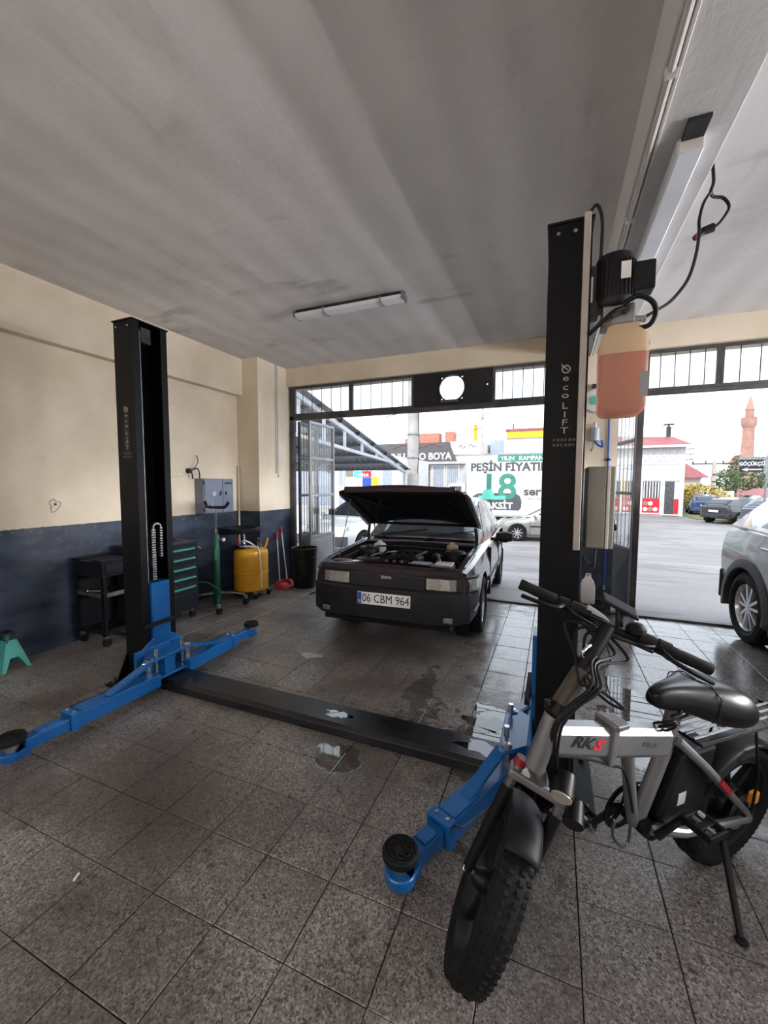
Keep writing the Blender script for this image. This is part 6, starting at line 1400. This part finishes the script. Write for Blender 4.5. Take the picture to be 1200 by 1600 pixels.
MB(t).tube(spline([(-9.4, 23.90, 3.70), (-9.1, 23.90, 3.78), (-8.8, 23.90, 3.90), (-8.5, 23.90, 3.90), (-8.2, 23.90, 3.80), (-8.0, 23.90, 3.76)]), .025, 6).build('car_emblem', 'roof_red', sg_)
s2_ = MB(t).box(-5.70, 23.98, 3.25, -3.90, 24.1, 3.98).build('white_sign', 'banner_white', t, smooth=False)
for k, (x, z) in enumerate(((-5.0, 3.66), (-4.4, 3.70))):
    MB(t).tube(spline([(x-.22, 23.965, z), (x-.08, 23.965, z+.12), (x+.04, 23.965, z-.06), (x+.20, 23.965, z+.10)]), .016, 6).build('sign_scribble', 'print_grey', s2_)
MB(t).box(-5.4, 23.97, 3.36, -4.1, 23.985, 3.40).build('sign_rule', 'print_pale', s2_, smooth=False)
MB(t).box(-13.5, 23.7, 2.70, -3.88, 24.12, 2.84).build('awning_edge', 'galvanised', t, smooth=False)
for x0 in (-6.85, -5.98):
    d = bar_frame(MB(t), x0, x0+.83, ZS, 2.66, 24.02, 24.12, .09).build('door', 'white_paint', t, smooth=False)
    MB(t).box(x0+.08, 24.06, .95, x0+.75, 24.09, 2.58).build('door_glass', 'elec_grey', d, smooth=False); MB(t).box(x0+.08, 24.05, ZS+.05, x0+.75, 24.09, .90).build('door_panel', 'shop_white', d, smooth=False)
    for k in range(5): MB(t).box(x0+.15+k*.12, 24.03, .95, x0+.17+k*.12, 24.05, 2.58).build('door_bar', 'white_paint', d, smooth=False)
f = MB(t).box(-8.2, 24.02, .9, -7.0, 24.12, 2.6).build('window', 'shop_dark', t, smooth=False); MB(t).box(-7.35, 24.0, 2.2, -7.05, 24.03, 2.6).build('window_poster', 'print_red', f, smooth=False)
MB(t).box(-9.9, 24.02, -.5, -8.4, 24.12, 2.5).build('roller_shutter', 'galvanised', t, smooth=False)
for x0, x1, z1 in ((-8.5, -6.95, 4.80), (-6.55, -6.0, 4.85), (-9.3, -8.7, 4.5)): MB(t).box(x0, 26, 4.0, x1, 26.8, z1).build('chimney', 'brick_red', t, smooth=False)
MB(t).cyl((-4.62, 26, 4.0), (-4.62, 26, 5.2), .13, n=12).build('flue_pipe', 'orange', t)
# building with yellow fascia further back
t = thing('yellow_fascia_building', 'white flat building with a yellow and red fascia behind the truck', 'building', (0, 27, ZS))
MB(t).box(-2.9, 26.1, ZS, 2.8, 32, 4.32).build('wall', 'shop_white', t, smooth=False)
MB(t).box(-2.75, 25.98, 4.30, 2.8, 26.2, 4.70).build('fascia', 'yellow_paint', t, smooth=False); MB(t).box(-2.8, 25.94, 4.68, 2.85, 26.2, 4.84).build('fascia_cap', 'roof_red', t, smooth=False)
MB(t).box(-3.75, 26.3, ZS, -2.9, 30, 4.25).build('side_wing', 'elec_grey', t, smooth=False)
MB(t).cyl((-2.4, 26.5, 4.8), (-2.4, 26.5, 5.25), .03, n=8).build('antenna_mast', 'dark_steel', t)
MB(t).box(-.6, 26.5, 5.05, .4, 26.7, 5.18).build('roof_vent', 'dark_steel', t, smooth=False); MB(t).cyl((.0, 26.6, 4.3), (.0, 26.6, 5.06), .06, n=8).build('vent_pipe', 'dark_steel', t)
for k, x in enumerate((-3.62, -3.1)):
    MB(t).lathe([(.02, .0), (.16, .05), (.22, .14)], (x, 26.6, 4.78), (-.3, -1, .4), 16).build('satellite_dish', 'white_paint', t); MB(t).cyl((x, 26.65, 4.2), (x, 26.65, 4.80), .02, n=6).build('dish_pole', 'dark_steel', t)
# truck with advertising banner
t = thing('advertising_truck', 'white box truck carrying a green furniture advertisement', 'truck', (-0.8, 20.7, ZS))
MB(t).box(-3.86, 19.52, .05, 2.3, 21.9, 2.92).build('box_body', 'banner_white', t, smooth=False, bevel=.02)
for q in ((-3.90, .03, 2.34, .10), (-3.90, 2.88, 2.34, 2.95)): MB(t).box(q[0], 19.48, q[1], q[2], 19.54, q[3]).build('box_rail', 'print_pale', t, smooth=False)
bn = MB(t).box(-3.80, 19.505, .12, 2.2, 19.52, 2.87).build('banner', 'banner_white', t, smooth=False)
Yb = 19.503
def bt_(s_, size, mt_, x, z, al='LEFT', **k): return text(s_, size, mt_, bn, (x, Yb, z), (1,0,0), (0,0,1), .003, align=al, W=t, **k)
gb = MB(t).box(-2.42, 19.497, 2.56, 1.6, 19.506, 2.86).build('green_strip', 'print_green', bn, smooth=False)
text('YILIN', .25, 'print_white', bn, (-2.30, 19.494, 2.70), (1,0,0), (0,0,1), .003, align='LEFT', W=t, bold=.006, sx=1.02)
text('KAMPANYASI', .25, 'print_white', bn, (-1.50, 19.494, 2.70), (1,0,0), (0,0,1), .003, align='LEFT', W=t, bold=.006, sx=1.02)
bt_('PEŞİN FİYATINA', .50, 'print_grey', -3.66, 2.30, bold=.020, sx=1.0)
MB(t).lathe([(.0, 0), (1.0, .001), (1.0, .003), (0, .003)], (-2.55, Yb+.002, .60), (0, -1, 0), 40)
pb = MB(t); pts = [(-3.62+.02, .36)]
blob = [(-3.64, .34), (-1.45, .34), (-1.36, .48), (-1.34, .75), (-1.42, 1.0), (-1.62, 1.12), (-2.9, 1.12), (-3.3, 1.10), (-3.56, .95), (-3.66, .65)]
MB(t).prism(blob, (0, Yb, 0), (1,0,0), (0,0,1), (0,-1,0), .004).build('grey_shape', 'print_grey', bn, smooth=False)
text('1', 1.62, 'print_green', bn, (-2.80, Yb-.006, 1.36), (1,0,0), (0,0,1), .003, W=t, bold=.03, sx=1.0)
text('8', 1.62, 'print_green', bn, (-1.98, Yb-.006, 1.36), (1,0,0), (0,0,1), .003, W=t, bold=.03, sx=1.05)
text('TAKSİT', .40, 'print_white', bn, (-1.72, Yb-.010, .53), (1,0,0), (0,0,1), .003, align='RIGHT', W=t, bold=.012, sx=1.08)
sf = MB(t).box(-3.28, Yb-.016, .82, -2.05, Yb-.008, 1.00).build('sofa_seat', 'print_mint', bn, smooth=False)
MB(t).prism([(-3.10, 1.0), (-2.55, 1.0), (-2.68, 1.30), (-3.05, 1.26)], (0, Yb-.016, 0), (1,0,0), (0,0,1), (0,1,0), .008).build('sofa_back', 'print_mint', bn, smooth=False)
bt_('ser', .52, 'print_grey', -1.26, 1.20, bold=.018, sx=1.1)
bt_('MOBİLYA', .13, 'print_grey', -1.06, .87, sx=1.5, spacing=1.3)
cb_ = MB(t).loft([[(x, y, z) for x, z in ((-5.3, ZS+.45), (-5.25, .55), (-4.75, 1.55), (-3.95, 1.60), (-3.95, ZS+.45))] for y in (19.8, 21.7)]).build('cab', 'white_car', t, smooth=False, bevel=.05)
MB(t).prism([(-5.05, .75), (-4.70, 1.42), (-4.15, 1.42), (-4.15, .75)], (0, 19.785, 0), (1,0,0), (0,0,1), (0,1,0), .01).build('cab_window', 'car_glass', cb_, smooth=False)
MB(t).prism([(-4.45, 1.62), (-3.95, 1.62), (-3.92, 2.60)], (0, 19.9, 0), (1,0,0), (0,0,1), (0,1,0), 1.7).build('wind_deflector', 'galvanised', t, smooth=False)
for x in (-4.5, .8):
    for s, y in ((-1, 19.75), (1, 21.65)): wheel(t, x-t.location[0], y-t.location[1], s, .42, .24, 6, 'dull_steel', z=.42)
MB(t).box(-5.2, 19.9, ZS+.42, 2.2, 21.6, .06).build('chassis', 'print_black', t, smooth=False)
# poles
def pole(name, label, x, y, r0, r1, h, mat, rings=(), base=None):
    t = thing(name, label, 'utility pole', (x, y, zg(y)))
    MB(t).cyl((x, y, zg(y)-.02), (x, y, h), r0, r1, n=16).build('shaft', mat, t)
    for z in rings:
        MB(t).lathe([(r0+.004, 0), (r0+.012, .01), (r0+.012, .05), (r0+.004, .06)], (x, y, z), n=16, closed=True).build('band', 'dull_steel', t)
    return t
t = pole('concrete_pole', 'thick round concrete utility pole at the end of the canopy', -4.54, 13.6, .215, .185, 9.5, 'concrete', (2.4, 3.2, 4.0))
MB(t).tube(spline([(-4.34, 13.46, 4.3), (-4.31, 13.42, 3.5), (-4.27, 13.40, 2.8), (-4.33, 13.42, 1.9)]), .012, 6).build('service_cable', 'cable', t)
MB(t).tube([(-4.70, 13.45, 4.0), (-5.5, 13.3, 3.85)], .012, 6).build('stay_wire', 'cable', t)
t = pole('lamp_pole', 'slim pale pole rising behind the advertising truck', -3.66, 22.6, .085, .07, 10.0, 'concrete', (5.0,))
MB(t).tube([(-3.60, 22.6, 4.6), (-5.2, 22.7, 4.15)], .018, 6).build('stay_bar', 'dark_steel', t)
t = pole('timber_pole', 'tall pale utility pole with a crossarm among the parked cars', 12.5, 43, .22, .15, 3.35+.2, 'wood_pole')
MB(t).box(10.9, 42.95, 3.25, 14.1, 43.05, 3.36).build('crossarm', 'dark_steel', t, smooth=False)
for x in (11.0, 11.9, 13.1, 14.0): MB(t).cyl((x, 43, 3.36), (x, 43, 3.56), .05, n=8).build('insulator', 'dark_steel', t)
MB(t).box(12.6, 42.8, .2, 13.9, 42.9, 1.0).build('notice_board', 'banner_white', t, smooth=False)
for k in range(3): MB(t).tube([(12.35, 42.75, 1.2+k*.6), (12.65, 42.75, 1.2+k*.6)], .04, 6).build('step_iron', 'dark_steel', t)
# corner shop on the right
t = thing('corner_shop', 'white corner shop with dull red roof and red food posters', 'building', (6.0, 35, ZS))
MB(t).box(2.0, 33.55, ZS, 8.15, 39, 4.2).build('wall', 'shop_white', t, smooth=False)
rf_ = MB(t).hexa([(1.5, 33.0, 4.15), (8.5, 33.0, 4.15), (8.5, 39.5, 4.15), (1.5, 39.5, 4.15), (1.5, 34.4, 5.15), (7.6, 34.4, 4.85), (7.6, 38, 4.85), (1.5, 38, 5.15)]).build('roof', 'roof_red', t, smooth=False)
MB(t).box(1.5, 32.98, 4.05, 8.5, 33.2, 4.20).build('gutter', 'white_paint', rf_, smooth=False)
MB(t).box(7.22, 34.6, 4.6, 7.48, 34.85, 5.6).build('chimney_pipe', 'dark_steel', rf_, smooth=False); MB(t).box(7.05, 34.5, 5.72, 7.65, 34.9, 5.80).build('chimney_cap', 'dark_steel', rf_, smooth=False); MB(t).box(7.3, 34.68, 5.58, 7.4, 34.78, 5.74).build('chimney_stem', 'dark_steel', rf_, smooth=False)
for k in range(14): MB(t).box(2.2+k*.42, 33.50, 3.42, 2.42+k*.42, 33.56, 4.02).build('cladding_board', 'conduit', t, smooth=False)
MB(t).box(2.3, 33.49, 2.92, 7.95, 33.56, 3.36).build('sign_panel', 'diffuser', t, smooth=False)
for k in range(6): MB(t).tube(spline([(5.2+k*.42, 33.47, 3.05), (5.35+k*.42, 33.47, 3.25), (5.45+k*.42, 33.47, 3.10), (5.60+k*.42, 33.47, 3.16)]), .015, 5).build('sign_scribble', 'print_pale', t)
for k, x0 in enumerate((2.05, 3.25, 4.45, 5.65)):
    f = bar_frame(MB(t), x0, x0+1.20, ZS+.12, 2.72, 33.44, 33.55, .08).build('shop_window', 'white_paint', t, smooth=False)
    MB(t).box(x0+.06, 33.48, 1.80, x0+1.14, 33.52, 2.66).build('upper_panel', 'diffuser', f, smooth=False)
    MB(t).box(x0+.06, 33.49, .62, x0+1.14, 33.53, 1.74).build('pane', 'shop_dark', f, smooth=False)
    for q in range(6): MB(t).box(x0+.14+q*.17, 33.45, .62, x0+.20+q*.17, 33.49, 1.74).build('shutter_slat', 'white_paint', f, smooth=False)
    pp = MB(t).box(x0+.06, 33.46, -.48, x0+1.14, 33.52, .56).build('food_poster', 'print_red', f, smooth=False)
    for q in range(5): MB(t).lathe([(.13, 0), (.15, .01), (0, .03)], (x0+.28+(q % 3)*.30, 33.46, -.18+(q // 3)*.40), (0, -1, 0), 10).build('poster_dish', 'tank_shell' if q % 2 else 'banner_white', pp)
d = bar_frame(MB(t), 6.95, 7.95, ZS+.05, 2.72, 33.44, 33.55, .08).build('entrance', 'white_paint', t, smooth=False)
MB(t).box(7.02, 33.48, 1.80, 7.88, 33.52, 2.66).build('upper_panel', 'diffuser', d, smooth=False); MB(t).box(7.03, 33.50, ZS+.1, 7.60, 33.54, 1.74).build('doorway', 'shop_dark', d, smooth=False); MB(t).box(7.62, 33.46, -.45, 7.88, 33.52, .55).build('food_poster', 'print_red', d, smooth=False)
for k in range(3): MB(t).tube([(8.16, 33.5, 3.2+k*.35), (8.55, 33.3, 3.25+k*.35)], .03, 5).build('wall_bracket', 'dark_steel', t)
# small red-roofed house, mosque with minaret, direction sign
t = thing('red_roof_house', 'small pale house with a dark red hipped roof beyond the corner shop', 'building', (9.6, 43, ZS))
MB(t).box(8.6, 41.5, ZS, 11.2, 45, 2.15).build('wall', 'stucco', t, smooth=False)
MB(t).hexa([(8.2, 41, 2.1), (11.7, 41, 2.1), (11.7, 45.5, 2.1), (8.2, 45.5, 2.1), (9.0, 42.5, 3.9), (9.6, 42.5, 3.9), (9.6, 44, 3.9), (9.0, 44, 3.9)]).build('roof', 'roof_red', t, smooth=False)
t = thing('mosque', 'reddish stone minaret beside a pale mosque wall in the distance', 'building', (23.8, 70, ZS))
MB(t).lathe([(.92, ZS), (.86, 4.9), (.72, 5.3), (.62, 9.1), (.78, 9.4), (.84, 9.8), (.84, 10.0), (.46, 10.02), (.46, 11.4), (.52, 11.5), (0, 13.5)], (23.85, 70, 0), n=14).build('minaret', 'minaret_stone', t, ang=20)
MB(t).lathe([(.80, 10.0), (.84, 10.0), (.84, 10.5), (.80, 10.5)], (23.85, 70, 0), n=14, closed=True).build('balcony_rail', 'minaret_stone', t)
MB(t).box(22.7, 69.5, ZS, 24.9, 72, 4.6).build('minaret_base', 'minaret_stone', t, smooth=False)
MB(t).box(24.4, 70.5, ZS, 34, 80, 5.2).build('prayer_hall', 'stucco', t, smooth=False)
for x in (25.3, 26.8, 28.3): MB(t).box(x, 70.42, 1.2, x+.55, 70.52, 2.9).build('window', 'shop_dark', t, smooth=False)
MB(t).prism([(22.2, 4.4), (23.0, 5.6), (24.2, 5.6), (24.9, 4.4)], (0, 71, 0), (1,0,0), (0,0,1), (0,1,0), .4).build('gable', 'minaret_stone', t, smooth=False)
t = thing('direction_sign', 'black direction sign with white lettering and arrow on a thin post', 'sign', (8.39, 22.5, ZS))
MB(t).cyl((8.39, 22.54, ZS), (8.39, 22.54, 2.81), .04, n=10).build('post', 'dull_steel', t)
sb_ = MB(t).box(7.44, 22.46, 2.10, 8.25, 22.50, 2.63).build('sign_board', 'print_black', t, smooth=False); MB(t).box(7.42, 22.50, 2.08, 8.41, 22.52, 2.75).build('sign_frame', 'dull_steel', t, smooth=False)
text('GÖÇÜKÇÜ', .21, 'print_white', sb_, (7.845, 22.458, 2.44), (1,0,0), (0,0,1), .003, W=t, sx=.82, bold=.005)
MB(t).prism([(7.50, 2.20), (7.70, 2.27), (7.70, 2.222), (8.20, 2.222), (8.20, 2.178), (7.70, 2.178), (7.70, 2.13)], (0, 22.452, 0), (1,0,0), (0,0,1), (0,1,0), .008).build('arrow', 'print_white', sb_, smooth=False)
t = thing('red_shelter', 'low dark red shelter roof behind the dark grey SUV', 'shelter', (15, 35, ZS))
MB(t).hexa([(12.0, 33, .85), (18, 33, .85), (18, 37, .85), (12.0, 37, .85), (12.6, 34.6, 1.3), (17.4, 34.6, 1.3), (17.4, 35.4, 1.3), (12.6, 35.4, 1.3)]).build('roof', 'roof_red', t, smooth=False)
for x in (12.3, 17.7):
    for y in (33.3, 36.7): MB(t).cyl((x, y, ZS), (x, y, .88), .06, n=8).build('post', 'white_paint', t)
# planting
def leaf_ball(t, c, rx, ry, rz, n, mat, seed, size=.14):
    rd = random.Random(seed); m = MB(t)
    for k in range(n):
        a = rd.uniform(0, 2*PI); b = math.acos(rd.uniform(-1, 1)); q = rd.uniform(.55, 1.0)
        p = Vector((c[0]+rx*q*math.sin(b)*math.cos(a), c[1]+ry*q*math.sin(b)*math.sin(a), c[2]+rz*q*math.cos(b)))
        u = Vector((rd.uniform(-1, 1), rd.uniform(-1, 1), rd.uniform(-1, 1))).normalized(); v = u.orthogonal().normalized(); s_ = size*rd.uniform(.6, 1.4)
        m.add([p-u*s_, p+v*s_*.5, p+u*s_, p-v*s_*.5], [(0, 1, 2, 3)])
    o = m.build('foliage', mat, t, smooth=False, fix=False); o['kind'] = 'stuff'
def tree(label, x, y, h, r, mat, n, seed, cat='tree', nm='leafy_tree'):
    t = thing(nm, label, cat, (x, y, ZS))
    tr = MB(t).tube([(x, y, ZS), (x+.08, y, ZS+h*.4), (x-.05, y, ZS+h*.75)], [.13, .10, .05], 8).build('trunk', 'bark', t)
    rd = random.Random(seed+50)
    for k in range(5):
        a = 2*PI*k/5+rd.random(); MB(t).tube([(x, y, ZS+h*(.35+.06*k)), (x+r*.7*math.cos(a), y+r*.7*math.sin(a), ZS+h*(.55+.07*k))], [.05, .02], 6).build('branch', 'bark', tr)
    leaf_ball(t, (x, y, ZS+h*.66), r, r, h*.34, n, mat, seed, .16)
tree('loose green tree right of the timber pole', 14.3, 46.0, 3.6, 1.1, 'leaf_green', 500, 1)
tree('dense green tree between the timber pole and the mosque', 17.2, 49, 4.1, 1.6, 'leaf_green', 800, 2)
tree('slender sparse tree with a tall crown before the mosque', 17.6, 54, 5.4, .7, 'leaf_green', 260, 3)
tree('small green tree left of the timber pole', 12.3, 47.5, 3.7, .7, 'leaf_green', 300, 4)
t = thing('yellow_hedge', 'clipped yellow-green hedge beside the red-roofed house', 'hedge', (11.2, 40.3, ZS))
leaf_ball(t, (10.9, 40.3, .5), 2.0, .6, 1.15, 1600, 'leaf_yellow', 9, .12)
MB(t).tube([(9.3, 40.3, ZS+.02), (10.9, 40.3, ZS+.5), (12.6, 40.3, ZS+.02)], .05, 6).build('stem', 'bark', t)
gp_ = MB().prism([(8.3, 31.0), (10.8, 29.2), (12.6, 31.5), (13.0, 37), (8.9, 37.5), (8.3, 34)], (0, 0, ZS-.01), (1,0,0), (0,1,0), (0,0,1), .05).build('grass_verge', 'grass', None, smooth=False)
struct(tag(gp_, 'dull grass verge at the corner of the white shop', 'verge'))
MB().box(9.4, 29.7, ZS-.01, 10.6, 29.95, ZS+.12).build('kerb_block', 'yellow_paint', None, smooth=False, bevel=.02); tag(bpy.data.objects['kerb_block'], 'yellow painted kerb block at the edge of the verge', 'kerb')
# overhead wires beyond the transom windows
for k, (z0, z1, y) in enumerate(((7.0, 7.6, 18.0), (7.5, 8.2, 18.3), (6.3, 7.0, 14.5))):
    o = MB().tube([(-30+6*q, y+.01*q, lerp(z0, z1, q/12)-.35*math.sin(PI*(q % 4)/4)) for q in range(13)], .02, 5).build('overhead_wire', 'cable')
    tag(o, 'thin dark overhead wire sagging across the sky above the street', 'wire', 'overhead wires above the street')

# ================================================================ ADDED FILL LAMPS, OUT OF VIEW (second bay and back wall)
def lampmat(s_):
    m = bpy.data.materials.new('fill_tube'); m.use_nodes = True; MAT['fill_tube'] = m
    b = m.node_tree.nodes['Principled BSDF']; b.inputs['Base Color'].default_value = (.9, .9, .9, 1)
    b.inputs['Emission Color'].default_value = (1.0, 0.975, 0.97, 1); b.inputs['Emission Strength'].default_value = s_
lampmat(500.0)
def fill_lamp(x, y, z, label, half=.6, hood=False):
    t = thing('added_fill_lamp', label, 'lamp', (x, y, ZC), 0, 'added fill lamps out of view')
    MB(t).tube([(x, y-half, z), (x, y+half, z)], .035, 12).build('tube', 'fill_tube', t)
    for s in (-1, 1):
        MB(t).cyl((x, y+s*half, z), (x, y+s*(half+.04), z), .045, n=12).build('end_cap', 'white_plastic', t)
        MB(t).cyl((x, y+s*(half*.8), z+.03), (x, y+s*(half*.8), ZC+.002), .006, n=6).build('hanger', 'dull_steel', t)
    if hood:
        rows = [[(x+.13*math.cos(R_(a)), yy, z+.02+.11*math.sin(R_(a))) for a in range(0, 181, 15)] for yy in (y-half-.05, y+half+.05)]
        MB(t).sheet(rows).build('fill_hood', 'white_paint', t, solid=.004)  # hood added to keep the fill light off the ceiling
fill_lamp(4.9, 4.4, 1.95, 'added hooded fill lamp hanging over the silver crossover near the street doorway', hood=True)
fill_lamp(4.9, 2.6, 1.95, 'added hooded fill lamp hanging deeper in the second bay', hood=True)
fill_lamp(6.0, 4.4, 1.95, 'added hooded fill lamp hanging by the widened side opening next to the street', hood=True)
fill_lamp(6.0, 2.2, 1.95, 'added bare fill lamp hanging by the widened middle side opening of the second bay')
fill_lamp(-3.3, -2.6, 2.3, 'short added fill lamp hanging in the corner of the back wall', half=.10)
fill_lamp(-0.9, -2.6, 2.3, 'short added fill lamp hanging before the middle of the back wall', half=.10)
